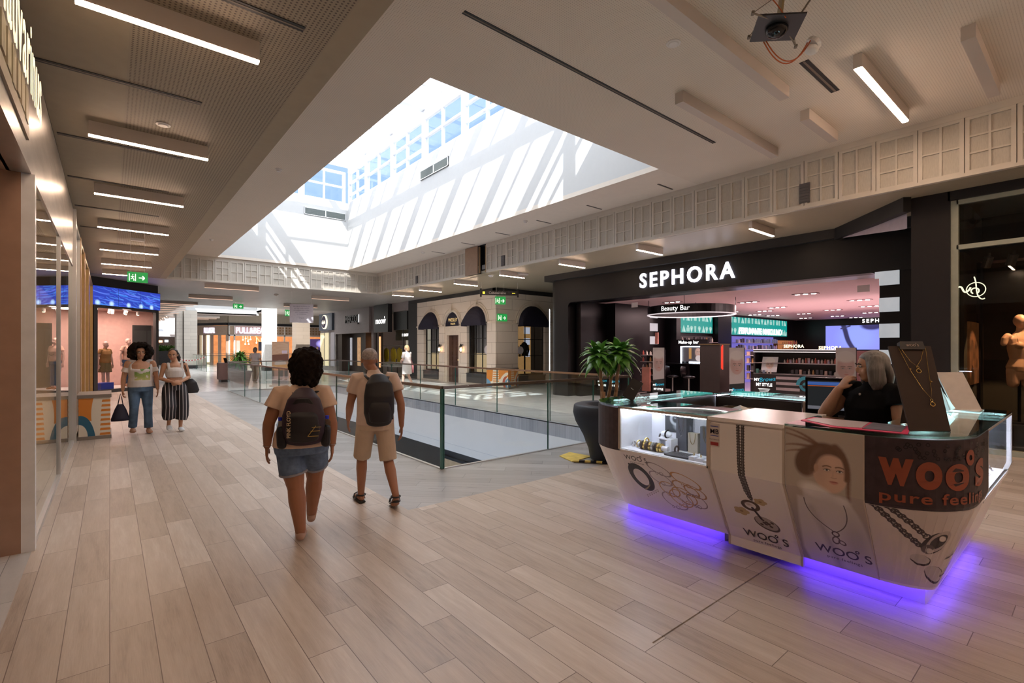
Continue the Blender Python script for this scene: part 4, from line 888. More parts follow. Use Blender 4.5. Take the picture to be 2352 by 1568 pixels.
b = MB(); b.box(12.4, 12.43, 24.45, 24.5, 0, 3.6); b.box(12.4, 12.43, 27.9, 28.0, 0, 3.9); b.box(12.4, 12.43, 23.6, 28, 0, .06); struct('trim_11', b, m_winfr)
m_yel = mat('yellow_raincoat', (.62, .48, .02), .45)
def raincoat(t):
    b = MB(); b.tube([(0, 0, .55), (0, 0, .9), (0, 0, 1.25), (0, 0, 1.42), (0, 0, 1.5)], [(.26, .1), (.22, .09), (.2, .09), (.13, .07), (.04, .04)], 14, side=(0, 1, 0)); obj('coat', b, m_yel, t, smooth=True)
    for s in (-1, 1): b = MB(); b.tube([(0, s * .18, 1.4), (0, s * .26, 1.1), (0, s * .27, .8)], [.065, .06, .05], 10); obj('sleeve', b, m_yel, t, smooth=True)
    b = MB(); b.cyl((0, 0, 1.5), (0, 0, 1.6), .008); b.box(-.01, .01, -.2, .2, 1.44, 1.46); obj('hanger', b, m_black, t); return t
rc = raincoat(thing('raincoat', 'yellow raincoat on a hanger, nearest to the white-clad shopper', 'raincoat', (13.4, 26.9, .12), 0, 'yellow raincoats')); dup(rc, (13.4, 27.7, .12), label='yellow raincoat on a hanger, middle one of three'); dup(rc, (13.6, 29.1, .1), label='yellow raincoat on a hanger, farthest of three')
b = MB(); b.cyl((13.45, 24.8, 1.73), (13.45, 29.6, 1.73), .015); obj('hanging_rail', b, m_alu, label='metal rail carrying the yellow raincoats', cat='rail')
# seated white teddy-like bundle replaced by folded white goods on a low table
t = thing('display_table', 'low display table of white goods inside the raincoat shop', 'table', (13.0, 27.0, 0)); b = MB(); b.box(12.7, 13.2, 25.8, 28.0, .5, .56); obj('tabletop', b, m_white, t, world=True)
for x, y in ((12.75, 25.85), (13.15, 25.85), (12.75, 27.95), (13.15, 27.95)): b = MB(); b.box(x - .02, x + .02, y - .02, y + .02, 0, .5); obj('leg', b, m_winfr, t, world=True)
for k in range(4): b = MB(); b.box(-.15, .15, -.2, .2, 0, .22 - .03 * (k % 2)); obj('folded_stack', b, mat('pale_folded_cloth', (.6, .6, .56), .8), label='stack of pale folded clothes on the low table, %s from the pillar' % ['first', 'second', 'third', 'last'][k], cat='clothes', group='stacks of folded clothes', at=(12.95, 26.1 + k * .52, .56))
# grey shop with black lettering
b = MB(); b.box(12.1, 12.4, 28.3, 34.2, 2.55, 4.1); struct('wall_right', b, MATS['lilac_grey_fascia'])
t = thing('shop_sign', 'black block lettering with a rounded pale edge on the lilac grey fascia', 'sign', (12.05, 31, 3.2)); obj('lettering', text_mb('MERZO)', face((12.05, 30.9, 3.25), (-1, 0)), .62, .06, bold=.03), m_black, t, world=True)
bb = MB(); bb.beam((12.04, 29.72, 3.2), (12.04, 29.72, 3.7), .03, .03); obj('pale_edge', bb, m_whl, t, world=True)
b = MB(); b.box(12.9, 13, 28.3, 36.8, 0, 2.6); b.box(12.3, 12.9, 29.3, 29.45, 0, 2.6); b.box(12.3, 12.9, 33.3, 34.2, 0, 2.6); struct('wall_right', b, mat('dark_brown_shop_depth', (.045, .03, .022), .5))
for k, (y, w_, c, e) in enumerate([(28.4, .9, (1, .45, .2), .6), (30.2, .5, (.6, .6, .65), .15), (31.5, .5, (.7, .4, .2), .25), (33.0, .3, (.7, .7, .75), .2)]):
    b = MB(); b.box(12.86, 12.9, y, y + w_, .4, 2.3); obj('shop_display', b, mat('display_tone%d' % k, tuple(q * .3 for q in c), .5, emis=c, es=e, noise_amt=.6, noise_scale=5), label='tall lit display panel behind the grey shopfront, %s from the raincoats' % ['first', 'second', 'third', 'fourth'][k], cat='display panel')
t = thing('shop_sign', 'square blue-grey projecting sign with a round cream emblem', 'sign', (12.0, 35.5, 2.85)); b = MB(); b.box(11.95, 12.35, 34.3, 37.0, 2.85, 4.05); obj('board', b, mat('slate_blue_board', (.10, .13, .18), .4), t, world=True)
Mx = face((11.94, 35.6, 3.45), (-1, 0)); b = MB(); b.cyl(tuple(Mx @ Vector((0, 0, 0))), tuple(Mx @ Vector((0, 0, .1))), .50, n=36); obj('emblem_ring', b, mat('cream_emblem', (.7, .62, .45), .5, emis=(1, .9, .65), es=.5, noise_amt=0), t, world=True)
b = MB(); b.cyl(tuple(Mx @ Vector((0, 0, .1))), tuple(Mx @ Vector((0, 0, .12))), .44, n=36); obj('emblem_disc', b, mat('indigo_disc', (.02, .02, .09), .4), t, world=True)
obj('lettering', text_mb('alpin', frame(Mx @ Vector((0, -.13, .125)), Mx.to_3x3() @ Vector((1, 0, 0)), (0, 0, 1)), .38, .01, bold=.02), MATS['cream_emblem'], t, world=True)
b = MB(); b.box(12.2, 12.3, 34.2, 37.2, 0, 2.85); struct('wall_right', b, mat('grey_window_wall', (.22, .2, .19), .3, noise_amt=.3, noise_scale=2))
for k, (y, c) in enumerate([(34.4, (.16, .15, .16)), (35.6, (.55, .48, .3)), (36.6, (.5, .42, .25))]):
    b = MB(); b.box(12.15, 12.2, y, y + .7, .3, 2.7); obj('shop_display', b, mat('panel_tone%d' % k, c, .4, emis=c, es=.4), label='upright panel beneath the round blue sign, %s' % ['nearest', 'middle', 'farthest'][k], cat='display panel')

# ------------------------------------------------------------------ beyond the crossing: second atrium, pillars, warm clothing shop
b = MB(); b.box(-6, 3.6, 33.6, 60, 4.4, 4.5); b.box(10.5, 20, 33.6, 60, 4.9, 5.0); b.box(3.6, 10.5, 33.6, 34.0, 4.9, 5.0); b.box(3.6, 10.5, 50, 60, 4.6, 4.7); b.box(-6, 20, 33.5, 33.6, 4.1, 5.0); struct('ceiling', b, mat('pale_far_ceiling', (.60, .55, .5), .6))
b = MB(); b.box(3.4, 3.6, 34, 50, 4.4, 8); b.box(10.5, 10.7, 34, 50, 4.9, 8); b.box(3.4, 10.7, 50, 50.2, 4.6, 8); b.box(3.4, 10.7, 33.8, 34.0, 5, 5.3); struct('wall_far_shaft', b, m_shaft)  # near wall cut low, out of view, so sun reaches the pillar
b = MB()
for k in range(7): b.box(3.4, 10.7, 36.4 + k * 2.2, 36.8 + k * 2.2, 8, 8.4)
struct('ceiling_roof_beams', b, m_frame)
m_ptile = block_mat('pale_pillar_tile', (.62, .57, .50), (.45, .41, .36), 1.2, .28, gw=.008, ax=(0, 2)); m_pt2 = block_mat('pale_pillar_tile_side', (.62, .57, .50), (.45, .41, .36), 1.2, .28, gw=.008, ax=(1, 2))
def pillar(x0, x1, y0, y1, z1, lab, m_, m2=None):
    t = thing('pillar', lab, 'pillar', ((x0 + x1) / 2, (y0 + y1) / 2, 0)); b = MB(); b.box(x0, x1, y0, y1, .25, z1); obj('shaft', b, m_, t, world=True)
    b = MB(); b.box(x0 - .02, x1 + .02, y0 - .02, y1 + .02, 0, .25); obj('plinth', b, m_anth, t, world=True); return t
pillar(4.4, 5.27, 45, 46.5, 4.5, 'tall square pillar with horizontal stripes beyond the girl with the shoulder bag', m_ptile)
pillar(3.95, 4.34, 45.2, 46.5, 4.5, 'narrow pale pillar directly left of the striped square pillar', m_ptile)
pillar(8.31, 9.07, 37, 38, 4.95, 'sunlit white pillar in front of the warm clothing shop', mat('white_pillar', (.75, .73, .7), .6))
pillar(10.35, 11.31, 37, 38, 4.95, 'grey-brown pillar under the hanging paper notice', block_mat('brown_pillar_tile', (.26, .21, .165), (.2, .16, .12), 1.2, .28, gw=.008, ax=(0, 2)))
# clothing shop
m_fr2 = grain_mat('ribbed_taupe_band', (.34, .29, .23), (.42, .37, .30), (8, 8, .3), .7)
b = MB(); b.box(8.56, 20, 52, 52.3, 3.95, 4.9); b.beam((8.56, 52.15, 4.42), (6.3, 55.5, 4.42), .3, .95); struct('trim_12', b, m_fr2)
b = MB(); b.box(8.5, 20, 51.95, 52.3, 3.72, 3.95); b.beam((8.56, 52.15, 3.83), (6.3, 55.5, 3.83), .35, .2); struct('trim_13', b, m_black)
m_cof = perf_mat('lattice_fascia', (.58, .50, .43), .28, .36, (.42, .22, .1))
t = thing('clothing_shopfront', 'warm-lit clothing shopfront with illuminated white capitals at the end of the mall', 'shopfront', (8.56, 52, 0))
b = MB(); b.box(8.56, 18.5, 52.1, 52.3, 2.8, 3.72); obj('fascia', b, mat('tan_fascia', (.48, .36, .27), .6), t, world=True)
b = MB(); b.box(8.56, 18.5, 52.0, 52.1, 2.72, 2.84); b.box(8.56, 18.5, 52, 52.1, 3.66, 3.74)
for x in (8.56, 9.0, 13.4, 15.0, 17.0): b.box(x, x + .12, 52, 52.2, 0, 3.7)
obj('frame', b, mat('white_shop_frame', (.7, .64, .58), .5), t, world=True)
b = MB()
for i in range(20):
    for j in range(3): b.box(12.7 + i * .29, 12.85 + i * .29, 52.06, 52.1, 2.95 + j * .26, 3.1 + j * .26)
obj('lattice_squares', b, mat('square_hole', (.3, .17, .08), .6), t, world=True)
m_pb = emit('lilac_white_letter', (.80, .66, 1.0), 1.1)
obj('lettering', text_mb('PULL&BEAR', frame((9.15, 51.98, 2.98), (1, 0, 0), (0, 0, 1), .66, 1), .80, .05, align='LEFT', bold=.022), m_pb, t, world=True)
d2 = Vector((6.3 - 8.56, 55.5 - 52, 0)).normalized(); obj('side_lettering', text_mb('PULL&BEAR', frame(Vector((8.1, 52.6, 3.0)) + d2 * 2.2, -d2, (0, 0, 1), .36, 1), .72, .05, align='LEFT', bold=.022), m_pb, t, world=True)
b = MB(); b.beam((8.5, 52.2, 3.25), (6.4, 55.4, 3.25), .2, .9); obj('side_fascia', b, MATS['tan_fascia'], t, world=True)
b = MB()
for k in range(5): q = Vector((8.5, 52.2, 0)) + d2 * (k * .95); b.box(q.x - .12, q.x + .12, q.y - .12, q.y + .12, 0, 2.8)
obj('side_posts', b, grain_mat('brown_post', (.34, .22, .16), (.42, .28, .2), (1, 1, .1), .4), t, world=True)
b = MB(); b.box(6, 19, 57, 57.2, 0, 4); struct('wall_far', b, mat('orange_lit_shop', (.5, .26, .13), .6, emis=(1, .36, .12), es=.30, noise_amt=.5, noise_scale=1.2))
m_bulb = emit('warm_bulb', (1, .66, .36), 5)
gb = None
for k in range(26):
    p = (10.2 + random.random() * 3.2, 53 + random.random() * 2.5, 1.9 + random.random() * 1.7)
    if gb is None: b = MB(); b.ell((0, 0, 0), (.07, .07, .07), 8, 6); b.cyl((0, 0, .07), (0, 0, .5), .006, n=5); gb = obj('pendant_bulb', b, m_bulb, label='glowing pendant bulb among many in the warm clothing shop', cat='lamp', group='pendant bulbs in the clothing shop', at=p)
    else: c = gb.copy(); c.location = p; COL.objects.link(c)
for k, (x, y, w_, z0, z1, c, lab) in enumerate([(9.35, 52.8, .3, .3, 2.3, (.55, .5, .42), 'pale upright panel just inside the clothing shop'), (11.3, 53.0, .9, 1.3, 2.2, (.02, .02, .03), 'black picture with white strokes in the clothing shop'), (15.2, 52.6, .8, .2, 2.4, (.6, .4, .22), 'warm upright panel right of the white pillar'),
                                               (16.0, 52.3, 2.2, .6, 2.5, (.05, .035, .1), 'big dark screen with turquoise swirl at the right end of the clothing shop')]):
    if 'swirl' in lab:
        Pq = Pic(150, 130, (.03, .015, .06)); Pq.line(bez([(0, .8), (.4, .65), (1.2, .8)], 10), .1, (.02, .6, .7), soft=.06); Pq.ell(.7, .25, .3, .18, (.35, .3, .8), soft=.15); m_ = image_mat('swirl_screen', Pq.a, es=.9)
        b = MB(); b.quad((x, y, z0), (x + w_, y, z0), (x + w_, y, z1), (x, y, z1), uv=[(0, 0), (1, 0), (1, 1), (0, 1)]); b.box(x, x + w_, y + .01, y + .08, z0, z1)
    else: m_ = mat('cs_panel%d' % k, c, .5, emis=c, es=.5); b = MB(); b.box(x, x + w_, y, y + .06, z0, z1)
    obj('shop_display', b, m_, label=lab, cat='display panel')
# left far corridor: pale wall, dark shops, hedge
b = MB(); b.box(-6, 3.9, 66, 66.2, 3.4, 4.6); b.box(-6, 20, 67, 67.2, 0, 5); struct('wall_far', b, m_shaft)
b = MB(); b.box(-6, 5.4, 61.5, 61.7, 2.75, 3.3); struct('trim_14', b, mat('far_grey_band', (.35, .35, .36), .6))
b = MB(); b.box(-6, 8, 62, 62.2, 0, 2.75); struct('wall_far', b, mat('far_dark_shops', (.05, .04, .035), .5, noise_amt=.5))
for k, (x, z, w_, c) in enumerate([(1.2, 2.2, .5, (1, .4, .15)), (2.4, 2.1, .4, (.8, .85, 1)), (3.6, 2.15, .6, (1, .45, .2)), (4.4, 2.2, .3, (.8, .9, 1))]):
    b = MB(); b.box(x, x + w_, 61.9, 62, z, z + .22); obj('lit_sign', b, emit('far_sign%d' % k, c, 2.0), label='tiny glowing far shop sign behind the hedge, %s from the left' % ['first', 'second', 'third', 'fourth'][k], cat='sign')
b = MB(); b.box(5.3, 7.9, 56, 56.2, 0, 4.4); struct('wall_far', b, mat('cream_far_wall', (.55, .48, .38), .6))
t = thing('shop_sign', 'far white lettering on a black doorway right of the striped pillar', 'sign', (6.2, 55.9, 2.4)); b = MB(); b.box(5.5, 6.7, 55.85, 55.98, 0, 2.9); obj('doorway', b, m_black, t, world=True)
obj('lettering', text_mb('GLC', frame((6.1, 55.83, 2.0), (1, 0, 0), (0, 0, 1)), .5, .02, bold=.02), m_whl, t, world=True)
for k, x in enumerate((6.95, 7.35)): b = MB(); b.box(x, x + .2, 55.8, 55.95, .2, 3.4); obj('wall_light', b, emit('cream_tall_light', (1, .9, .7), .9), label='tall cream light panel beside the far black doorway, %s' % ['nearer to it', 'farther from it'][k], cat='light panel')
# ------------------------------------------------------------------ black cosmetics shop front
m_blk = mat('charcoal_cladding', (.0055, .005, .0055), .5, noise_amt=.1, spec=.35); m_blk2 = mat('deep_black_lacquer', (.004, .003, .004), .3, noise_amt=0, spec=.3)
XF = 11.8; YL, YR, ZO = 11.4, 2.86, 3.12
b = MB(); b.box(XF, XF + .3, YL, 12.0, 0, 3.9); b.box(XF + .3, 16, 12.0, 12.3, 0, 4.0)
b.tube([(XF + .3, 12.0, 0), (XF + .3, 12.0, 3.9)], [.3, .3], 24); b.box(XF, XF + .3, 1.6, YL, ZO, 3.9); struct('wall_right', b, m_blk)
b = MB(); b.box(XF - .14, XF + .4, 2.3, 12.4, 3.9, 4.1); b.box(XF + .4, 16, 12.0, 12.42, 3.95, 4.1); struct('trim_15', b, mat('charcoal_cornice', (.02, .02, .021), .5))
b = MB(); b.box(XF + .02, XF + .3, 1.4, YR, 0, ZO)
for c, s in (((YL, ZO), -1), ((YR, ZO), 1)):
    n = 8; r = .16; P_ = [(c[0], c[1])] + [(c[0] + s * r - s * r * math.cos(PI / 2 * k / n), c[1] - r + r * math.sin(PI / 2 * k / n)) for k in range(n + 1)]
    k0 = len(b.v); b.v += [(XF, y, z) for y, z in P_] + [(XF + .3, y, z) for y, z in P_]; m_ = len(P_)
    b.face(range(k0, k0 + m_)); b.face(range(k0 + m_, k0 + 2 * m_)); [b.face((k0 + i, k0 + (i + 1) % m_, k0 + m_ + (i + 1) % m_, k0 + m_ + i)) for i in range(m_)]
struct('wall_right', b, m_blk2)
b = MB(); b.box(XF + .3, XF + .9, YR + .0, YL, ZO, ZO + .3); b.box(XF + .3, XF + .9, YL, YL + .3, 0, 3.4); struct('wall_right', b, m_blk2)
t = thing('shop_sign', 'large illuminated white capitals on the wide black cosmetics fascia', 'sign', (XF, 7.1, 3.35))
m_seph = emit('cool_white_capital', (.86, .84, 1.0), 1.5)
sv, sf = text_geo('SEPHORA', .56, .03, align='CENTER', bold=.022, spacing=1.32)
w0 = max(p[0] for p in sv) - min(p[0] for p in sv); sx = 2.77 / w0; b = MB(); b.add(sv, sf, frame((XF - .03, 7.145, 3.34), (0, -1, 0), (0, 0, 1), sx, 1.0)); obj('letters', b, m_seph, t, world=True)
# light column at the outer corner, lit white blocks at the right jamb
b = MB(); b.box(XF - .02, XF, 12.265, 12.28, .75, 2.95); obj('edge_light', b, emit('cold_edge_light', (.9, .95, 1), 2), label='thin vertical cold light line at the outer corner of the black shopfront', cat='light')
m_blkl = mat('milky_lit_block', (.4, .42, .45), .4, emis=(.80, .88, .95), es=.15, noise_amt=.15, noise_scale=2)
for k, z in enumerate((2.85, 2.325, 1.815, 1.3)):
    b = MB(); b.box(XF - .01, XF + .02, 2.54, 2.86, z, z + .275)
    if k == 0: b = MB(); b.prism([(0, 0)], 0, 0) if False else None; b.box(XF - .01, XF + .02, 2.54, 2.86, z, z + .14); b.box(XF - .01, XF + .02, 2.54, 2.93, z + .14, z + .275)
    obj('lit_block', b, m_blkl, label=['top', 'second', 'third', 'lowest'][k] + ' white lit block on the right jamb of the black shopfront', cat='light panel')
# diagonal bulkhead and lilac panel beside the neighbour's pier
b = MB(); b.beam((11.7, 3.55, 3.98), (10.15, 2.08, 3.98), .12, .24); struct('trim_16', b, m_blk)
b = MB(); k0 = len(b.v); b.v += [(11.6, 3.47, 3.88), (10.38, 2.13, 3.90), (10.38, 2.13, 3.63)]; b.face((0, 1, 2)); b.v += [(p[0] + .05, p[1] + .05, p[2]) for p in b.v[:3]]; b.face((3, 5, 4)); b.face((0, 2, 5, 3)); b.face((0, 1, 4, 3)); b.face((1, 2, 5, 4))
struct('trim_17', b, mat('lilac_wedge', (.42, .36, .42), .6))
# ---- interior shell
b = MB(); b.box(12.1, 30, -3, 11.1, 3.15, 3.25); struct('ceiling_shop', b, mat('rosy_shop_ceiling', (.60, .42, .42), .6, noise_amt=.03))
b = MB(); b.box(12.1, 30.2, 11.1, 11.3, 0, 3.2); b.box(30, 30.2, -3, 11.3, 0, 3.2); b.box(12.1, 30.2, -3.2, -3, 0, 3.2); b.box(13.4, 15.4, 10.7, 11.1, 0, 3.15); b.box(17.0, 17.3, 10.6, 11.1, 0, 3.15); b.box(20.6, 21.8, 10.8, 11.1, 0, 3.15); struct('wall_shop', b, m_blk2)
pl = bpy.data.lights
for k, (x, y, e) in enumerate([(14.5, 8, 60), (14.5, 4.5, 60), (18, 8, 65), (18, 3.5, 60), (23, 7, 90), (27, 5, 70)]):
    L_ = pl.new('shop_ceiling_light', 'AREA'); L_.energy = e; L_.shape = 'RECTANGLE'; L_.size = 1.6; L_.size_y = 1.0; L_.color = (1, .72, .70); o = bpy.data.objects.new('shop_ceiling_light', L_); COL.objects.link(o); o.location = (x, y, 3.1)
L_ = pl.new('shop_ceiling_fill', 'AREA'); L_.energy = 55; L_.size = 6; L_.color = (1, .70, .72); o = bpy.data.objects.new('shop_ceiling_fill', L_); COL.objects.link(o); o.location = (20, 6, 1.9); o.rotation_euler = (PI, 0, 0)  # unseen area lamp added to brighten the shop ceiling
m_dl = emit('rosy_downlight', (1, .80, .78), 12)
def trio():
    t = thing('downlight', 'x', 'ceiling light', (0, 0, 0), 0, 'triple downlights in the rosy ceiling of the cosmetics shop')
    b = MB(); b.box(-.10, .10, -.33, .33, -.02, .0); obj('housing', b, mat('grey_pink_housing', (.35, .26, .27), .5), t)
    for q in (-.21, 0, .21): b = MB(); b.cyl((0, q, -.02), (0, q, -.026), .06, n=12); obj('lamp', b, m_dl, t)
    t['label'] = 'small triple downlight in the rosy ceiling of the cosmetics shop'; return t
d0 = None
for k, (px, py_) in enumerate([(14.5, 9.2), (16.5, 7.6), (15.2, 5.4), (17.8, 9.4), (19.5, 7.9), (18.5, 5.0), (21, 9), (22.5, 7.0), (21.5, 5.5), (24, 8.6), (25.5, 6.5), (24.2, 10), (27, 8.2), (28, 6.2), (27.6, 9.8), (16.2, 3.2), (19.5, 3.1), (22.5, 3.8), (25.6, 4.6), (29, 8), (20.4, 10.1), (23, 10.3)]):
    if d0 is None: d0 = trio(); d0.location = (px, py_, 3.15)
    else: dup(d0, (px, py_, 3.15))
# round beauty bar ring sign
t = thing('ring_sign', 'round black hanging ring sign with white lettering and lit lower edge', 'sign', (14.1, 8.35, 2.62))
b = MB(); b.lathe([(1.28, 2.66), (1.30, 2.66), (1.30, 2.90), (1.28, 2.90), (1.28, 2.66)], (14.1, 8.3, 0), 64, cap=False); obj('ring', b, m_blk2, t, world=True, smooth=False)
b = MB(); b.lathe([(1.27, 2.66), (1.315, 2.66), (1.315, 2.63), (1.27, 2.63), (1.27, 2.66)], (14.1, 8.3, 0), 64, cap=False); obj('light_edge', b, mat('soft_lit_edge', (.5, .5, .52), .4, emis=(1, .9, .95), es=.22, noise_amt=0), t, world=True)
v, f = text_geo('Beauty Bar', .2, .004, align='LEFT', spacing=1.0); b = MB()
def ringmap(p):
    a = math.radians(214) - (-p[0]) / -1.305 if False else math.radians(171) + p[0] / 1.305; return (14.1 + 1.305 * math.cos(a), 8.3 + 1.305 * math.sin(a), 2.72 + p[1])
b.add([ringmap(p) for p in v], f); b.sm = []; b.sm = [False] * len(b.f); obj('lettering', b, m_whl, t, world=True)
b = MB()
for a in range(4): q = (14.1 + 1.29 * math.cos(a * PI / 2 + .4), 8.3 + 1.29 * math.sin(a * PI / 2 + .4)); b.cyl((*q, 2.9), (*q, 3.15), .008, n=6)
obj('hanger', b, m_blk2, t, world=True)
# ---- teal screens on the side wall (y = 11.1 face), blue screen at the back
def bottles(W, H):
    P = Pic(W, H, (.0, .30, .26)); rs = np.random.RandomState(5); r = W / H; c = (.45, .68, .60)
    for k in range(int(r * 5)):
        x = .12 + k * .42 + rs.rand() * .1; 
        for y, s_ in ((.16, .16), (.78, .17)):
            kind = rs.randint(4)
            if kind == 0: P.poly([(x - s_, y - s_ * .4), (x + s_, y - s_ * .4), (x + s_, y + s_ * .9), (x - s_, y + s_ * .9)], c, al=.7); P.poly([(x - s_ * .5, y - s_ * 1.2), (x + s_ * .5, y - s_ * 1.2), (x + s_ * .5, y - s_ * .5), (x - s_ * .5, y - s_ * .5)], (.6, .8, .74), al=.7)
            elif kind == 1: P.poly([(x, y + s_ * 1.3), (x - s_, y - s_ * .4), (x - s_ * .5, y - s_), (x + s_ * .5, y - s_), (x + s_, y - s_ * .4)], c, al=.7); P.poly([(x, y + s_ * 1.3), (x - s_ * .4, y - s_ * .4), (x + s_ * .4, y - s_ * .4)], (.7, .85, .8), al=.5)
            elif kind == 2: P.poly([(x, y - s_ * 1.3), (x - s_ * 1.2, y + s_), (x + s_ * 1.2, y + s_)], c, al=.7); P.poly([(x, y - s_ * 1.3), (x + .1 * s_, y + s_), (x + s_ * 1.2, y + s_)], (.65, .82, .78), al=.5)
            else: P.poly([(x - s_ * .7, y - s_), (x + s_ * .7, y - s_), (x + s_ * .5, y + s_), (x - s_ * .5, y + s_)], c, al=.7)
    return P.a
def ydec(name, x0, x1, z0, z1, arr, lab, y=11.1, es=.45):
    t = thing(name, lab, 'screen', (x0, y, z0)); b = MB(); b.quad((x0, y - .09, z0), (x1, y - .09, z0), (x1, y - .09, z1), (x0, y - .09, z1), uv=[(0, 0), (1, 0), (1, 1), (0, 1)]); obj('screen', b, image_mat('img_' + lab[:18], arr, es=es), t, world=True)
    b = MB(); b.box(x0 - .02, x1 + .02, y - .085, y, z0 - .02, z1 + .02); obj('housing', b, m_blk2, t, world=True); return t
ydec('lit_screen', 17.46, 20.5, 2.24, 2.98, bottles(420, 100), 'left teal lit screen of perfume bottle drawings, under the ring sign')
t = ydec('lit_screen', 22.1, 28.4, 2.22, 3.05, bottles(760, 100), 'right wide teal lit screen of perfume bottle drawings')
obj('lettering', text_mb('PERFUMANTE  MASCULINO', frame((25.3, 10.99, 2.28), (1, 0, 0), (0, 0, 1), 1.05, 1), .42, .01, bold=.03, spacing=.85), emit('bright_screen_letter', (.9, 1, 1), .8), t, world=True)
P = Pic(160, 90, (.24, .26, .80)); P.ell(.9, .5, .5, .55, (.27, .34, .95), soft=.4); P.line(bez([(.5, -.05), (.62, .3), (.56, .6), (.85, 1.05)], 12), .14, (.02, .02, .09), soft=.04); P.line([(.45, .12), (.7, .02)], .05, (.03, .03, .1)); P.ell(1.3, .0, .3, .2, (.02, .02, .12), soft=.08)
t = thing('lit_screen', 'large violet blue video screen on the back wall of the cosmetics shop', 'screen', (29.9, 8.4, 1.45)); b = MB(); b.quad((29.9, 9.63, 1.52), (29.9, 6.8, 1.52), (29.9, 6.8, 2.78), (29.9, 9.63, 2.78), uv=[(0, 0), (1, 0), (1, 1), (0, 1)]); obj('screen', b, image_mat('violet_screen', P.a, es=.5), t, world=True); b = MB(); b.box(29.91, 30, 6.78, 9.65, 1.5, 2.8); obj('housing', b, m_blk2, t, world=True)
obj('lettering', text_mb('SEPHORA', face((29.88, 7.25, 2.9), (-1, 0)), .26, .01, bold=.02, spacing=1.4), m_whl, thing('shop_sign', 'small white capitals above the violet screen at the back of the shop', 'sign', (29.88, 7.25, 2.9)), world=True)
# small lit blocks on the inner left wall
for k, z in enumerate((2.75, 2.25, 1.75)):
    b = MB(); b.box(15.45, 15.62, 11.0, 11.05, z, z + .3); b.box(15.72, 16.35, 11.0, 11.05, z, z + .3); obj('lit_block', b, m_blkl, label=['top', 'middle', 'lowest'][k] + ' pair of lit blocks on the inner black side wall', cat='light panel')
# ---- portrait banners on gates
Pf = Pic(90, 330, (.55, .50, .50)); Pf.a[:] = (.56, .50, .50); Pf.ell(.136, .22, .14, .16, (.66, .62, .60), soft=.02); Pf.ell(.136, .30, .12, .2, (.50, .33, .29), soft=.03)
face_pic(Pf, .136, .34, .155, hair=(.10, .06, .05), skin=(.52, .34, .31), turn=.05); Pf.ell(.136, .15, .13, .09, (.64, .58, .56), soft=.04); Pf.poly([(0, .70), (.28, .66), (.28, 1), (0, 1)], (.012, .012, .014))
m_ban = image_mat('portrait_banner', Pf.a * .8, .4)
m_teal = mat('teal_script', (.02, .30, .42), .5, emis=(.02, .4, .6), es=.3, noise_amt=0)
def gate(lab, y, x=13.0):
    t = thing('portrait_gate', lab, 'security gate', (x, y, 0))
    b = MB(); b.box(0, .04, -.2, .2, .2, 1.62); b.box(-.05, .09, -.22, .22, 0, .2); obj('panel', b, m_blk2, t)
    b = MB(); b.quad((-.003, .2, .2), (-.003, -.2, .2), (-.003, -.2, 1.62), (-.003, .2, 1.62), uv=[(0, 0), (1, 0), (1, 1), (0, 1)]); obj('banner', b, m_ban, t)
    L = MB(); text_mb('MY', frame((-.008, .14, .44), (0, -1, 0), (0, 0, 1)), .08, .001, mb=L); text_mb('MY STYLE', frame((-.008, 0, .32), (0, -1, 0), (0, 0, 1), .9), .085, .001, mb=L, bold=.02); obj('lettering', L, m_whl, t)
    obj('script', text_mb('Brows', frame((-.008, -.05, .46), (0, -1, .12), (0, .2, 1)), .12, .001), m_teal, t); return t
g0 = gate('portrait banner gate second from the left shop jamb, clear of the potted tree', 8.72); dup(g0, (13.0, 6.3, 0), label='portrait banner gate in the middle of the shop entrance'); dup(g0, (13.0, 3.78, 0), label='portrait banner gate directly left of the grey-haired woman'); dup(g0, (12.9, 10.85, 0), label='portrait banner gate partly hidden behind the leaves of the potted tree')
dup(g0, (13.0, 10.4, 0), label='portrait banner gate behind the two thin trunks of the potted tree')
# ---- products
PC = [(.55, .12, .10), (.60, .40, .34), (.62, .55, .50), (.08, .07, .08), (.50, .26, .10), (.25, .30, .42), (.55, .45, .62), (.10, .28, .25)]
protos = []
for k, c in enumerate(PC):
    m_ = mat('product_tone_%d' % k, c, .3, noise_amt=.1)
    b = MB(); 
    if k % 2: b.box(-.03, .03, -.03, .03, 0, .11)
    else: b.cyl((0, 0, 0), (0, 0, .075), .026, n=8); b.cyl((0, 0, .075), (0, 0, .11), .012, n=6)
    protos.append((b, m_))
pcount = {}
def product(loc, k, lab, grp, s=1.0):
    b, m_ = protos[k]
    if k not in pcount: o = obj('cosmetic_bottle' if k % 2 == 0 else 'cosmetic_box', b, m_, at=loc); pcount[k] = o
    else: o = pcount[k].copy(); COL.objects.link(o); o.location = loc
    o.scale = (s, s, s * random.uniform(.8, 1.3)); o['label'] = lab; o['category'] = 'cosmetics'; o['group'] = grp
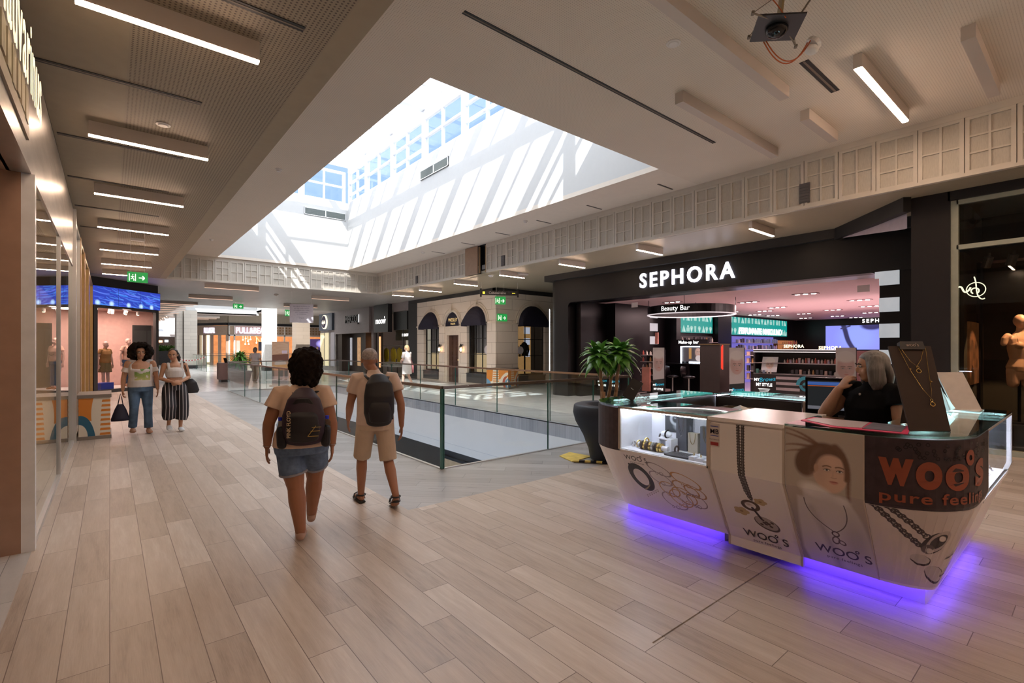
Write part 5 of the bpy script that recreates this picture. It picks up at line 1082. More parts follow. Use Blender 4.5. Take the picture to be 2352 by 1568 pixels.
# main gondola in front
gx = 14.2
t = thing('cosmetics_gondola', 'black two-shelf cosmetics stand with striped lower board and turquoise target', 'shop stand', (gx, 5.3, 0))
b = MB(); b.box(gx + .42, gx + .5, 4.25, 6.4, 0, 1.56); b.box(gx + .02, gx + .5, 4.22, 4.27, .35, 1.56); b.box(gx + .02, gx + .5, 6.36, 6.41, .35, 1.56); b.box(gx + .0, gx + .45, 4.25, 6.4, .1, .36); obj('carcass', b, mat('dark_brown_carcass', (.035, .027, .028), .45), t, world=True)
for z in (.90, 1.20): b = MB(); b.box(gx + .02, gx + .45, 4.25, 6.4, z - .015, z); b.box(gx, gx + .02, 4.25, 6.4, z - .02, z + .004); obj('shelf', b, mat('grey_shelf_edge', (.35, .31, .32), .35), t, world=True)
b = MB(); b.box(gx + .0, gx + .45, 4.25, 6.4, 1.50, 1.56); obj('canopy', b, MATS['dark_brown_carcass'], t, world=True)
b = MB(); b.box(gx - .01, gx, 4.25, 6.4, 1.49, 1.51); b.box(gx - .01, gx, 4.25, 6.4, 1.55, 1.57); b.box(gx - .02, gx, 4.2, 6.4, .33, .36); obj('light_edge', b, mat('lit_white_edge', (.5, .45, .45), .4, emis=(1, .85, .85), es=.5, noise_amt=0), t, world=True)
Mg = frame((gx - .012, 6.4, .36), (0, -1, 0), (0, 0, 1)); b = MB(); b.box(0, 1.85, 0, .52, -.012, 0, Mg); obj('lower_board', b, MATS['dark_brown_carcass'], t, world=True)
b = MB()
for z in (.09, .24, .39): b.box(.62, 1.22, z, z + .075, 0, .003, Mg); b.box(1.50, 1.82, z, z + .075, 0, .003, Mg)
obj('stripe', b, mat('pinkish_white', (.50, .43, .45), .5), t, world=True)
b = MB(); k0 = 0
def sector(r0, r1, a0, a1, n=10):
    for k in range(n):
        a, c = a0 + (a1 - a0) * k / n, a0 + (a1 - a0) * (k + 1) / n
        b.quad(*[Mg @ Vector((1.37 + r * math.cos(q), .26 + r * math.sin(q), .006)) for r, q in ((r0, a), (r1, a), (r1, c), (r0, c))])
sector(.15, .24, PI / 2, PI); sector(.09, .16, 0, PI / 2); sector(0, .08, PI / 2, PI); sector(.15, .24, -PI / 2, 0); sector(.09, .16, PI, 1.5 * PI); sector(0, .08, -PI / 2, 0)
obj('target', b, mat('turquoise_print', (.05, .34, .45), .5, noise_amt=0), t, world=True)
L = MB(); text_mb('MY', Mg @ frame((.10, .32, .003), (1, 0, 0), (0, 1, 0)), .11, .002, mb=L, bold=.02); text_mb('MY STYLE', Mg @ frame((.30, .18, .003), (1, 0, 0), (0, 1, 0), .85), .12, .002, mb=L, bold=.03)
for q in range(3): L.box(.14 + q * .02, .46 - q * .02, .10 - q * .035, .108 - q * .035, .002, .004, Mg)
obj('lettering', L, m_whl, t, world=True); obj('script', text_mb('Brows', Mg @ frame((.39, .32, .004), (1, .12, 0), (.1, 1, 0)), .17, .002), m_teal, t, world=True)
Pw = Pic(80, 100, (.62, .62, .64)); Pw.ell(.4, .30, .25, .26, (.72, .70, .66), soft=.02); face_pic(Pw, .4, .52, .26, hair=(.2, .14, .1), skin=(.60, .45, .38), turn=0); Pw.ell(.4, .24, .25, .13, (.74, .72, .68), soft=.03)
b = MB(); b.quad((gx - .03, 6.18, .94), (gx - .03, 5.76, .94), (gx + .1, 5.76, 1.36), (gx + .1, 6.18, 1.36), uv=[(0, 0), (1, 0), (1, 1), (0, 1)]); obj('portrait_card', b, image_mat('blonde_portrait', Pw.a), t, world=True)
for k in range(34): product((gx + .1 + .1 * (k % 2), 5.6 - k * .038, 1.2), [2, 4, 0, 1, 6, 2][k % 6], 'small bottle or box on the top shelf of the black cosmetics stand', 'products on the upper shelf of the stand')
for k in range(11): product((gx + .12, 5.4 - k * .1, .9), [3, 3, 1, 3, 2, 4][k % 6], 'small pot or compact on the lower shelf of the black cosmetics stand', 'products on the lower shelf of the stand')
for k in range(5): product((gx - .01, 6.28 - k * .09, .9), [7, 3, 5, 2, 2][k % 5], 'little box in front of the blonde portrait card', 'boxes before the blonde portrait card')
# further shelving units: wall shelves under screens, side displays
def shelving(lab, x0, x1, y0, y1, zs, back='y', grp='', n=20, ks=(0, 1, 2, 4, 6), top=None, glow=None):
    t = thing('wall_shelving', lab, 'shelving', ((x0 + x1) / 2, (y0 + y1) / 2, 0)); b = MB()
    if back == 'y': b.box(x0, x1, y1 - .03, y1, 0, top or zs[-1] + .4)
    else: b.box(x1 - .03, x1, y0, y1, 0, top or zs[-1] + .4)
    b.box(x0, x1, y0, y1, 0, .1); obj('back_panel', b, glow or MATS['dark_brown_carcass'], t, world=True)
    for z in zs: b = MB(); b.box(x0, x1, y0, y1, z - .02, z); obj('shelf', b, MATS['grey_shelf_edge'], t, world=True)
    for z in zs:
        for k in range(n):
            f_ = (k + .5) / n
            if random.random() < .12: continue
            p = (x0 + (x1 - x0) * f_, y0 + .08, z) if back == 'y' else (x0 + .08, y0 + (y1 - y0) * f_, z)
            product(p, random.choice(ks), 'small cosmetics item, ' + grp, grp, 1.5 if back == 'y' else 1.2)
m_glowb = mat('violet_lit_back', (.05, .04, .10), .5, emis=(.25, .22, .9), es=.22); m_glowo = mat('amber_lit_back', (.1, .05, .03), .5, emis=(1, .35, .1), es=.15)
shelving('violet-lit perfume wall under the right teal screen', 22.2, 26.6, 10.7, 11.0, (1.55, 1.85), 'y', 'on the violet perfume wall', 22, (3, 5, 6, 5), 2.15, m_glowb)
shelving('amber-lit perfume shelf at the far end of the side wall', 27.2, 29.2, 10.7, 11.0, (1.5, 1.8), 'y', 'on the amber perfume shelf', 8, (4, 0, 4), 2.0, m_glowo)
shelving('dark perfume shelf under the left teal screen', 17.6, 20.4, 10.7, 11.0, (1.6, 1.85), 'y', 'on the dark shelf by the make-up bar', 12, (3, 2, 4), 2.1)
shelving('make-up palette stand behind the middle portrait gate', 15.4, 15.8, 5.95, 7.2, (.65, .9, 1.15, 1.38), 'x', 'on the palette stand behind the middle gate', 9, (1, 0, 4, 3), 1.5)
shelving('red lipstick stand behind the grey-haired woman', 15.2, 15.6, 2.6, 3.9, (.6, .85, 1.1, 1.35), 'x', 'on the red lipstick stand', 9, (0, 0, 3, 4), 1.48)
shelving('terracotta colour-chart stand beside the second portrait gate', 13.7, 14.1, 9.2, 9.9, (.5, .72, .94, 1.16, 1.38), 'x', 'on the terracotta stand', 5, (1, 4, 2, 0), 1.55)
b = MB(); b.box(13.55, 13.6, 9.42, 9.72, .2, .98)
for q in range(9): b.box(13.54, 13.55, 9.44, 9.52, .25 + q * .08, .27 + q * .08)
obj('colour_chart', b, mat('terracotta_gradient', (.42, .16, .12), .5, noise_amt=.3, noise_scale=2), label='upright terracotta shade chart left of the second portrait gate', cat='sign')
m_led = emit('cold_white_led', (.78, .85, 1.0), 4)
# make-up bar with lit mirror, stools
t = thing('makeup_bar', 'black make-up bar with a white-edged lit mirror in the cosmetics shop', 'counter', (15.2, 9.2, 0))
b = MB(); b.box(15.0, 15.6, 8.5, 9.9, 1.04, 1.08); obj('worktop', b, m_blk2, t, world=True); b = MB(); b.box(15.5, 15.6, 8.5, 9.9, 0, 1.9); b.box(15.0, 15.1, 8.9, 9.1, 0, 1.04); obj('body', b, m_blk2, t, world=True)
b = MB(); b.box(15.36, 15.40, 8.5, 9.42, 1.64, 1.67); b.box(15.36, 15.40, 9.39, 9.42, 1.1, 1.64); b.box(15.36, 15.40, 8.5, 9.1, 1.1, 1.14); obj('mirror_light', b, m_led, t, world=True)
Pm = Pic(90, 50, (.05, .035, .04)); Pm.poly([(.5, .05), (.7, .05), (.7, .8), (.5, .8)], (.45, .22, .06)); face_pic(Pm, 1.2, .35, .3, skin=(.5, .3, .25)); Pm.ell(1.25, .75, .25, .2, (.6, .5, .5))
b = MB(); b.quad((15.41, 9.38, 1.14), (15.41, 8.5, 1.14), (15.41, 8.5, 1.64), (15.41, 9.38, 1.64), uv=[(0, 0), (1, 0), (1, 1), (0, 1)]); obj('mirror', b, image_mat('painted_reflection', Pm.a, es=.4), t, world=True)  # reflection painted as a glowing picture on the mirror
obj('lettering', text_mb('Make-up bar', face((15.49, 9.2, 1.76), (-1, 0)), .15, .004, bold=.015), m_whl, t, world=True)
for k, (y, lab) in enumerate(((9.25, 'black bar stool with chrome stem at the make-up bar, left one'), (8.65, 'black bar stool with chrome stem at the make-up bar, right one by the brown pier'))):
    t = thing('bar_stool', lab, 'stool', (14.6, y, 0)); b = MB(); b.ell((0, 0, .66), (.2, .2, .05), 16, 8); obj('seat', b, m_blk2, t, smooth=True)
    b = MB(); b.tube([(-.0, .16, .68), (-.02, .2, .85), (0, .2, 1.0)], [(.19, .02), (.19, .02), (.15, .02)], 12, side=(1, 0, 0)); obj('backrest', b, m_blk2, t, smooth=True); b = MB(); b.cyl((0, 0, .02), (0, 0, .64), .022); b.cyl((0, 0, 0), (0, 0, .02), .2); obj('stem', b, m_alu, t)
t = thing('pier', 'square dark brown pier standing between the two teal screens, in front of the kiosk', 'pier', (14.6, 7.8, 0)); b = MB(); b.box(14.4, 15.0, 7.5, 8.15, 0, 1.72); obj('body', b, mat('umber_panel', (.035, .025, .022), .5), t, world=True); b = MB(); b.box(14.38, 15.02, 7.48, 8.17, 1.72, 1.735); obj('gold_rim', b, m_gold, t, world=True)
b = MB(); b.box(14.39, 14.4, 7.43, 7.46, .98, 1.66); b.box(14.39, 14.42, 7.40, 7.43, .95, 1.70); obj('red_light_line', b, emit('red_line', (1, .05, .02), .35), label='thin red lit line beside the dark brown pier', cat='light')
for k, (y, z, w_, h, c, lab) in enumerate([(10.2, 1.45, .26, .16, (.5, .05, .04), 'red and white topped box display beside the make-up bar'), (10.35, 1.75, .12, .42, (.6, .25, .2), 'red and white fire notice on a post near the make-up bar'), (11.0, 1.05, .3, .4, (.65, .3, .22), 'card with a red mouth picture behind the tree leaves')]):
    b = MB(); b.box(15.3, 15.35, y - w_ / 2, y + w_ / 2, z, z + h); b.box(15.29, 15.3, y - w_ / 2, y + w_ / 2, z, z + h * .45); obj('display_card', b, mat('card_tone%d' % k, c, .5), label=lab, cat='card')
b = MB(); text_mb('SEPHORA', face((16.9, 6.35, 1.62), (-1, 0)), .13, .004, mb=b, bold=.03, spacing=1.1); obj('lit_lettering', b, emit('amber_lit_letter', (1, .8, .5), .9), label='small amber lit shop lettering above the palette stand', cat='sign')
b = MB(); text_mb('SEPHORA', face((20.0, 6.3, 1.56), (-1, 0)), .16, .004, mb=b, bold=.03, spacing=1.1); obj('lit_lettering', b, MATS['amber_lit_letter'], label='small lit shop lettering below the violet screen', cat='sign')
b = MB(); b.box(21, 21.4, 5.2, 8.2, 0, 1.5); obj('low_stand', b, mat('brown_red_stand', (.09, .03, .03), .5), label='long low dark stand with a red line in the middle of the shop', cat='shop stand')
b = MB(); b.box(-.01, .01, -.12, .12, 0, .16); obj('shop_sign', b, m_det, label='small hanging white sign near the ceiling at the right of the shop entrance', cat='sign', at=(13.6, 3.6, 2.92))
b = MB(); b.box(-.01, .01, -.12, .12, 0, .16); obj('shop_sign', b, m_det, label='small hanging white sign near the ceiling at the left of the shop entrance', cat='sign', at=(13.4, 9.9, 2.95))
# ------------------------------------------------------------------ neighbouring lingerie window and pier at far right
b = MB(); b.box(10.3, 11.85, 1.57, 2.06, 0, 4.1); struct('wall_right', b, mat('aubergine_grey_pier', (.018, .015, .016), .5, spec=.3)); b = MB(); b.box(10.3, 10.6, -4, 1.6, 3.95, 4.1); struct('trim_19', b, m_black)
t = thing('lingerie_window', 'tall pale-framed shop window at the far right edge with a mannequin behind', 'shop window', (10.4, -.5, 0))
b = MB(); b.box(10.34, 10.46, 1.48, 1.57, 0, 3.97); b.box(10.34, 10.44, -3, 1.5, 3.88, 3.97); b.box(10.34, 10.44, -3, 1.5, 3.17, 3.24); b.box(10.34, 10.46, -3, 1.5, 0, .08); obj('frame', b, mat('pale_green_metal', (.40, .43, .36), .35, .2), t, world=True)
b = MB(); b.box(10.38, 10.39, -3, 1.5, .08, 3.9); obj('pane', b, glass_mat('dark_window_glass', (.75, .73, .70), .8), t, world=True)
m_logo = emit('pale_yellow_emblem', (1, .95, .62), .5)
b = MB(); Ml = face((10.37, 1.28, 2.36), (-1, 0)); pts = lambda r, a0, a1, cx=0, cy=.16, n=24: [Ml @ Vector((cx + r * math.cos(a0 + (a1 - a0) * k / n), cy + r * math.sin(a0 + (a1 - a0) * k / n), 0)) for k in range(n + 1)]
b.tube(pts(.11, 0, 2 * PI), [.006] * 25, 6); b.tube([Ml @ Vector((x, y, 0)) for x, y in bez([(-.02, .36), (.03, .2), (-.03, .1), (.05, -.04), (.1, .02)], 14)], [.008] * 15, 6)
b.tube(pts(.045, -1, 4.2, -.01, .14, 16), [.009] * 17, 6); b.tube([Ml @ Vector((x, y, 0)) for x, y in bez([(-.24, .2), (-.1, .28), (-.2, .1), (-.1, .08), (-.06, .2)], 14)], [.012] * 15, 6)
obj('emblem', b, m_logo, t, world=True)
b = MB(); b.box(12.4, 12.5, -4, 1.6, 0, 4); b.box(10.6, 12.4, 1.45, 1.56, 0, 4); struct('wall_window_back', b, mat('olive_black_wall', (.035, .030, .018), .6)); b = MB(); b.box(10.5, 12.4, -3, 1.5, 0, .12); struct('trim_20', b, m_black)
b = MB(); b.box(10.5, 12.4, -3, 1.5, 3.16, 3.2); struct('ceiling_window', b, m_black)
b = MB(); b.box(10.9, 12.3, 1.42, 1.45, 1.0, 2.05); obj('warm_picture', b, mat('warm_dim_picture', (.12, .05, .02), .6, emis=(1, .35, .1), es=.02, noise_amt=.8, noise_scale=6), label='dim warm picture on the side wall of the lingerie window', cat='picture')
for k in range(3):
    t = thing('spotlight', 'round ceiling spotlight in the lingerie window, %s from the pier' % ['first', 'second', 'third'][k], 'spotlight', (11.0, 1.2 - k * .28, 3.15)); b = MB(); b.cyl((0, 0, 0), (0, 0, -.08), .02); b.cyl((0, 0, -.06), (.05, .05, -.22), .06, n=14); obj('body', b, mat('grey_spot', (.12, .12, .12), .4), t)
sp = pl.new('window_spot', 'SPOT'); sp.energy = 170; sp.spot_size = .9; sp.color = (1, .62, .35); so2 = bpy.data.objects.new('window_spot', sp); COL.objects.link(so2); so2.location = (10.8, .3, 3.05); so2.rotation_euler = Vector((-.3, -.5, 1.5)).to_track_quat('Z', 'Y').to_euler()
b = MB(); b.box(10.2, 10.22, 1.9, 1.98, 1.56, 1.7); obj('fire_alarm', b, mat('red_call_point', (.35, .03, .03), .4), label='small red fire call point on the dark pier behind the necklace stand', cat='fire alarm')
# ------------------------------------------------------------------ jewellery kiosk
KX0, KX1, KY0, KY1, KR = 3.52, 5.62, .48, 3.25, .45
SEG = [('l', (5.28, KY1), (KX0 + KR, KY1), (0, 1)), ('a', (KX0 + KR, KY1 - KR), PI / 2, PI), ('l', (KX0, KY1 - KR), (KX0, KY0 + KR), (-1, 0)),
       ('a', (KX0 + KR, KY0 + KR), PI, 1.5 * PI), ('l', (KX0 + KR, KY0), (KX1, KY0), (0, -1))]
def kdist(z): return 0.0 if z >= .70 else .32 * min(1, (.70 - z) / .58)
def ksurf(s, z, off=0.0, inset=None, yf=.6):
    """point on the kiosk skin: s = distance along the outer edge, z height, off = outwards offset"""
    d = (kdist(z) if inset is None else inset)
    for sg in SEG:
        if sg[0] == 'l':
            L = math.dist(sg[1], sg[2])
            if s <= L or sg is SEG[-1]:
                f = s / L; x = sg[1][0] + (sg[2][0] - sg[1][0]) * f; y = sg[1][1] + (sg[2][1] - sg[1][1]) * f; return (x - sg[3][0] * (d - off), y - sg[3][1] * (d * yf - off), z)
        else:
            L = KR * PI / 2
            if s <= L: a = sg[2] + (sg[3] - sg[2]) * s / L; return (sg[1][0] + (KR - d + off) * math.cos(a), sg[1][1] + (KR - d * yf + off) * math.sin(a), z)
        s -= L
S1 = 1.31; S2 = S1 + KR * PI / 2; S3 = S2 + (KY1 - KY0 - 2 * KR); S4 = S3 + KR * PI / 2; S5 = S4 + (KX1 - KX0 - KR)
def sY(y): return S2 + (KY1 - KR - y)
def sX(x): return S4 + (x - KX0 - KR)
def skin(s0, s1, z0, z1, th=.018, off=0.0, uvm=False, mb=None, ns=None):
    b = mb or MB(); ns = ns or max(1, int((s1 - s0) / .06) + 1); zs = [z0] + [q for q in (.12, .70) if z0 < q < z1] + [z1]
    for i in range(ns):
        a, c = s0 + (s1 - s0) * i / ns, s0 + (s1 - s0) * (i + 1) / ns
        for za, zb in zip(zs, zs[1:]):
            uv = [((a - s0) / (s1 - s0), (za - z0) / (z1 - z0)), ((c - s0) / (s1 - s0), (za - z0) / (z1 - z0)), ((c - s0) / (s1 - s0), (zb - z0) / (z1 - z0)), ((a - s0) / (s1 - s0), (zb - z0) / (z1 - z0))]
            b.quad(ksurf(a, za, off), ksurf(c, za, off), ksurf(c, zb, off), ksurf(a, zb, off), uv=uv if uvm else None)
            if not uvm: b.quad(ksurf(c, za, off - th), ksurf(a, za, off - th), ksurf(a, zb, off - th), ksurf(c, zb, off - th))
        if not uvm:
            b.quad(ksurf(a, z1, off), ksurf(c, z1, off), ksurf(c, z1, off - th), ksurf(a, z1, off - th)); b.quad(ksurf(c, z0, off), ksurf(a, z0, off), ksurf(a, z0, off - th), ksurf(c, z0, off - th))
    if not uvm:
        for s_ in (s0, s1):
            for za, zb in zip(zs, zs[1:]): b.quad(ksurf(s_, za, off), ksurf(s_, zb, off), ksurf(s_, zb, off - th), ksurf(s_, za, off - th))
    return b
def ktext(txt, sc, z, size, mb=None, sx=1.0, off=.004, **k):
    """lettering wrapped on the kiosk skin, centred at s = sc"""
    b = mb or MB(); v, f = text_geo(txt, size, 0, **k)
    # keep edges short enough to follow the curve
    b.add([ksurf(sc + p[0] * sx, z + p[1], off) for p in v], f); return b
m_kw = mat('gloss_white_laminate', (.84, .79, .75), .22, noise_amt=.01); m_kd = mat('plum_black_wrap', (.040, .024, .030), .5, noise_amt=.25, noise_scale=18)
m_cin = mat('case_white_lining', (.80, .80, .84), .5, noise_amt=0); m_cg = glass_mat('case_glass', (.96, .98, .98), .8); m_top = glass_mat('counter_top_glass', (.62, .78, .72), 1.3, 1.6)
m_kled = emit('kiosk_white_led', (.80, .84, 1.0), 15); m_purple = emit('violet_led', (.085, .03, 1.0), 4.2); m_rust = mat('rust_orange_letter', (.30, .07, .035), .4, noise_amt=0); m_ink = mat('grey_black_print', (.05, .045, .045), .4, noise_amt=0)
m_kin = mat('brown_black_lining', (.025, .018, .017), .5); m_kedge = mat('cream_edge', (.50, .42, .34), .4)
def slab(x0, x1, y0, y1, z0, z1): b = MB(); b.box(x0, x1, y0, y1, z0, z1); return b
def kpoly(s0, s1, inner, n=10):   # outline polygon of a counter-top piece
    return [ksurf(s0 + (s1 - s0) * k / (n * 2), 1.1)[:2] for k in range(n * 2 + 1)] + inner
PINKY = PI
# --- picture panels
def chain(P, pts, w_, col=(.05, .04, .04), hi=(.6, .57, .55), step=.012):
    tot = []; 
    for (x0, y0), (x1, y1) in zip(pts, pts[1:]):
        L = math.hypot(x1 - x0, y1 - y0); n = max(1, int(L / step)); tot += [(x0 + (x1 - x0) * k / n, y0 + (y1 - y0) * k / n, math.atan2(y1 - y0, x1 - x0)) for k in range(n)]
    for k, (x, y, a) in enumerate(tot):
        P.ell(x, y, w_ * (.9 if k % 2 else .75), w_ * (.5 if k % 2 else .75), col, rot=a, ring=w_ * .42, soft=.002); P.ell(x - w_ * .2, y - w_ * .2, w_ * .2, w_ * .12, hi, rot=a, soft=.003)
WHT = (.80, .75, .72)
# bracelets panel
Pb = Pic(430, 300, WHT); r = 430 / 300
Pb.ell(.24, .42, .15, .20, (.02, .018, .02), rot=-.55, ring=.075, soft=.004); Pb.line([(.09, .22), (.12, .28)], .04, (.02, .02, .02)); chain(Pb, bez([(.24, .64), (.31, .60), (.36, .52)], 4), .014, (.35, .27, .18))
for k in range(6): Pb.ell(.24 + k * .045, .76 - k * .03, .014, .02, (.3, .25, .2), ring=.006, soft=.002)
for k, (x, y, rx, ry, c) in enumerate([(.62, .2, .19, .075, (.32, .28, .27)), (.60, .36, .18, .09, (.36, .31, .33)), (.70, .52, .16, .11, (.52, .30, .12)), (.72, .72, .20, .12, (.36, .31, .30)), (1.02, .30, .22, .085, (.50, .28, .10)), (.98, .44, .20, .09, (.46, .27, .12)), (.92, .58, .19, .12, (.50, .30, .12)), (1.12, .46, .16, .08, (.45, .27, .13)), (1.1, .62, .15, .10, (.30, .25, .23)), (.85, .64, .18, .13, (.54, .32, .12))]):
    Pb.ell(x, y, rx, ry, c, rot=.35, ring=.012, soft=.003); Pb.ell(x + rx * .1, y + ry * .95, .03, .028, c, ring=.009, soft=.003); Pb.ell(x - rx * .3, y + ry * 1.0, .018, .02, tuple(q * .6 for q in c), ring=.006, soft=.002)
m_pb1 = image_mat('bracelet_print', Pb.a, .2)
# chain panel
Pc = Pic(200, 460, WHT); 
chain(Pc, [(.175, .0), (.18, .30), (.195, .58), (.215, .66)], .0135); chain(Pc, [(.205, .0), (.205, .3), (.215, .55), (.22, .66)], .0135)
Pc.ell(.20, .72, .05, .042, (.10, .07, .05), ring=.022, soft=.003); Pc.ell(.19, .71, .02, .012, (.5, .4, .3)); Pc.ell(.28, .875, .085, .058, (.12, .10, .09), rot=.5, soft=.003); Pc.ell(.278, .868, .076, .050, (.42, .37, .33), rot=.5, soft=.003)
for k in range(9): a = k * 2.4; Pc.ell(.278 + .045 * math.cos(a) * (.35 + .65 * (k % 2)), .868 + .030 * math.sin(a) * (.35 + .65 * (k % 2)), .012, .009, (.10, .08, .07), rot=.5, soft=.002)
def flower(P, cx, cy, s, c):
    for k in range(5): a = k * 2 * PI / 5; P.ell(cx + s * .6 * math.cos(a), cy + s * .45 * math.sin(a), s * .5, s * .38, c, soft=.002)
    P.ell(cx, cy, s * .25, s * .2, (.30, .2, .1), soft=.002)
flower(Pc, .275, .66, .04, (.50, .38, .20)); flower(Pc, .125, .80, .05, (.50, .38, .20)); Pc.line([(.21, .74), (.25, .83)], .018, (.05, .04, .04))
m_pb2 = image_mat('chain_print', Pc.a, .2)
# portrait poster
Pp = Pic(210, 460, (.50, .43, .37)); sk = (.66, .45, .35)
Pp.a *= (1 - .18 * Pp.y[..., None]); Pp.ell(.2, 1.0, .5, .45, (.33, .31, .33), soft=.2, al=.5)
for q in ([(.20, .10), (.08, .05), (-.02, .04)], [(.18, .12), (.06, .10), (-.02, .13)], [(.17, .15), (.08, .14), (.0, .17)], [(.19, .09), (.1, .02), (.0, .01)]): Pp.line(bez(q, 8), .022, (.20, .10, .06), soft=.012, al=.85, w2=.004)
Pp.ell(.135, .22, .075, .10, (.16, .09, .06), soft=.02, rot=.2); Pp.ell(.235, .165, .115, .085, (.17, .095, .065), soft=.02); Pp.line(bez([(.30, .10), (.395, .18), (.365, .34), (.375, .44)], 12), .045, (.20, .11, .075), soft=.02, w2=.012)
Pp.ell(.27, .27, .098, .132, sk, soft=.012, rot=-.12); face_pic(Pp, .262, .258, .122, hair=(.15, .08, .05), skin=sk, turn=.22); Pp.line(bez([(.165, .27), (.175, .13), (.27, .12), (.33, .15)], 12), .035, (.17, .095, .065), soft=.02); Pp.line(bez([(.33, .14), (.375, .2), (.365, .3)], 8), .03, (.19, .105, .07), soft=.015); Pp.ell(.19, .25, .014, .025, (.52, .33, .24), soft=.006)
Pp.poly(bez([(.10, .47), (.10, .34), (.2, .37), (.30, .44)], 8) + bez([(.36, .44), (.46, .58), (.46, 1.0)], 8) + [(.05, 1.0)] + bez([(.02, .9), (.03, .65), (.06, .47)], 6), (.62, .585, .565), soft=.02)
Pp.ell(.19, .415, .10, .05, (.76, .72, .70), soft=.03, rot=.35); Pp.ell(.31, .45, .06, .035, (.74, .70, .68), soft=.03); Pp.line(bez([(.14, .55), (.2, .75), (.24, 1.0)], 8), .04, (.36, .33, .34), soft=.05, al=.8); Pp.ell(.37, .74, .07, .16, (.42, .39, .40), soft=.08, al=.7); Pp.ell(.24, .55, .09, .13, (.62, .57, .55), soft=.06, al=.8)
Pp.line(bez([(.10, .48), (.09, .60), (.18, .66), (.245, .705)], 14), .006, (.12, .10, .10)); Pp.line(bez([(.335, .48), (.36, .60), (.31, .67), (.255, .705)], 14), .006, (.12, .10, .10)); Pp.ell(.25, .72, .02, .018, (.10, .08, .08), ring=.008, soft=.002); Pp.ell(.245, .77, .02, .028, (.15, .12, .12), ring=.008, soft=.002, rot=.3); Pp.ell(.28, .78, .02, .014, (.15, .12, .12), ring=.007, soft=.002, rot=.5)
m_pb3 = image_mat('portrait_print', Pp.grain(.015).a, .2)
# big chain art on the rounded corner
Pd = Pic(440, 300, (.66, .60, .57))
chain(Pd, [(.04, -.02), (.14, .13), (.26, .30), (.38, .43), (.46, .46)], .034, (.05, .04, .045), (.55, .5, .47), .034); chain(Pd, [(.14, -.02), (.28, .14), (.38, .26), (.46, .34)], .034, (.05, .04, .045), (.55, .5, .47), .034)
Pd.ell(.53, .40, .11, .155, (.03, .025, .03), soft=.004, rot=.6); Pd.ell(.56, .38, .08, .13, (.50, .45, .44), ring=.03, soft=.004, rot=.6); Pd.ell(.59, .34, .04, .03, (.75, .7, .68), soft=.01, rot=.8); Pd.ell(.47, .48, .06, .06, (.10, .08, .09), soft=.01); Pd.ell(.49, .50, .04, .03, (.6, .56, .53), soft=.006, rot=.7)
for cx, cy, rx, ry, ro in ((.42, .62, .11, .07, .3), (.66, .81, .19, .10, .45), (.98, .70, .25, .06, -.55), (.95, .50, .25, .03, -.4)):
    Pd.ell(cx + .01, cy + .015, rx, ry, (.03, .02, .02), soft=.004, rot=ro); Pd.ell(cx, cy, rx * .94, ry * .84, (.52, .48, .46), soft=.004, rot=ro)
m_pb4 = image_mat('butterfly_chain_print', Pd.a, .2)
def woos(mb, sc, z, size, m_i=0):
    ktext('woo', sc - size * .42, z, size, mb, sx=1.25, bold=.012 if size > .1 else .006); return mb
def logo(parent, sc, z, size, m_, heart=True, tag_=True):
    b = MB(); ktext('WOO S', sc, z, size, b, sx=1.12, bold=.01); 
    n = 14; cx, cz, R_ = sc + size * 1.02, z + size * .78, size * .15
    for k in range(n):
        a, c = 2 * PI * k / n, 2 * PI * (k + 1) / n
        b.add([ksurf(cx + r_ * math.cos(q), cz + r_ * math.sin(q), .004) for r_, q in ((R_ * .45, a), (R_, a), (R_, c), (R_ * .45, c))], [(0, 1, 2, 3)])
    if tag_: ktext('pure feelings', sc, z - size * .42, size * .34, b, sx=1.18, spacing=1.15, bold=.004)
    obj('lettering', b, m_, parent, world=True)
# module A: left display counter (far rounded corner + glass case)
t = thing('display_counter', 'white jewellery display counter with lit glass case and bracelet print, nearest the potted tree', 'counter', (3.8, 2.5, 0))
sA, sB, sC, sD = S1 - .25, sY(2.78), sY(1.92), sY(1.38)
obj('dark_corner_wrap', skin(sA, sB, .70, 1.08), m_kd, t, world=True); obj('lower_corner', skin(sA, sB, .12, .70), m_kw, t, world=True); obj('far_side_skin', skin(0, sA, .12, 1.08), m_kd, t, world=True)
obj('lower_panel', skin(sB, sC, .12, .715), m_kw, t, world=True); obj('bracelet_print', skin(sB + .02, sC - .01, .16, .70, off=.003, uvm=True), m_pb1, t, world=True)
b = skin(sB, sB + .02, .70, 1.09, .02); skin(sC - .02, sC, .70, 1.09, .02, mb=b); skin(sB, sC, 1.075, 1.095, .02, mb=b); obj('case_frame', b, m_kedge, t, world=True)
obj('case_glass', skin(sB + .02, sC - .02, .715, 1.075, .006), m_cg, t, world=True)
b = MB(); b.box(3.54, 4.02, 1.93, 2.77, .70, .72); b.box(4.02, 4.04, 1.93, 2.77, .70, 1.07); b.box(3.54, 4.04, 2.77, 2.79, .70, 1.07); b.box(3.54, 4.04, 1.91, 1.93, .7, 1.07); b.box(4.017, 4.021, 2.33, 2.335, .72, 1.07); obj('case_lining', b, m_cin, t, world=True)
b = MB(); b.box(3.56, 3.575, 1.95, 2.75, 1.062, 1.072); b.box(3.6, 4.0, 2.75, 2.765, 1.055, 1.07); obj('led_strip', b, m_kled, t, world=True)
poly = kpoly(0, sC, [(4.06, 1.92), (4.06, 2.79), (5.28, 2.79)]); b = MB(); b.prism(poly, 1.097, 1.109); obj('top_glass', b, m_top, t, world=True)
b = MB(); b.box(4.06, 4.08, 1.92, 2.80, .05, 1.09); b.box(4.06, 5.28, 2.79, 2.81, .05, 1.09); obj('inner_panel', b, m_kin, t, world=True)
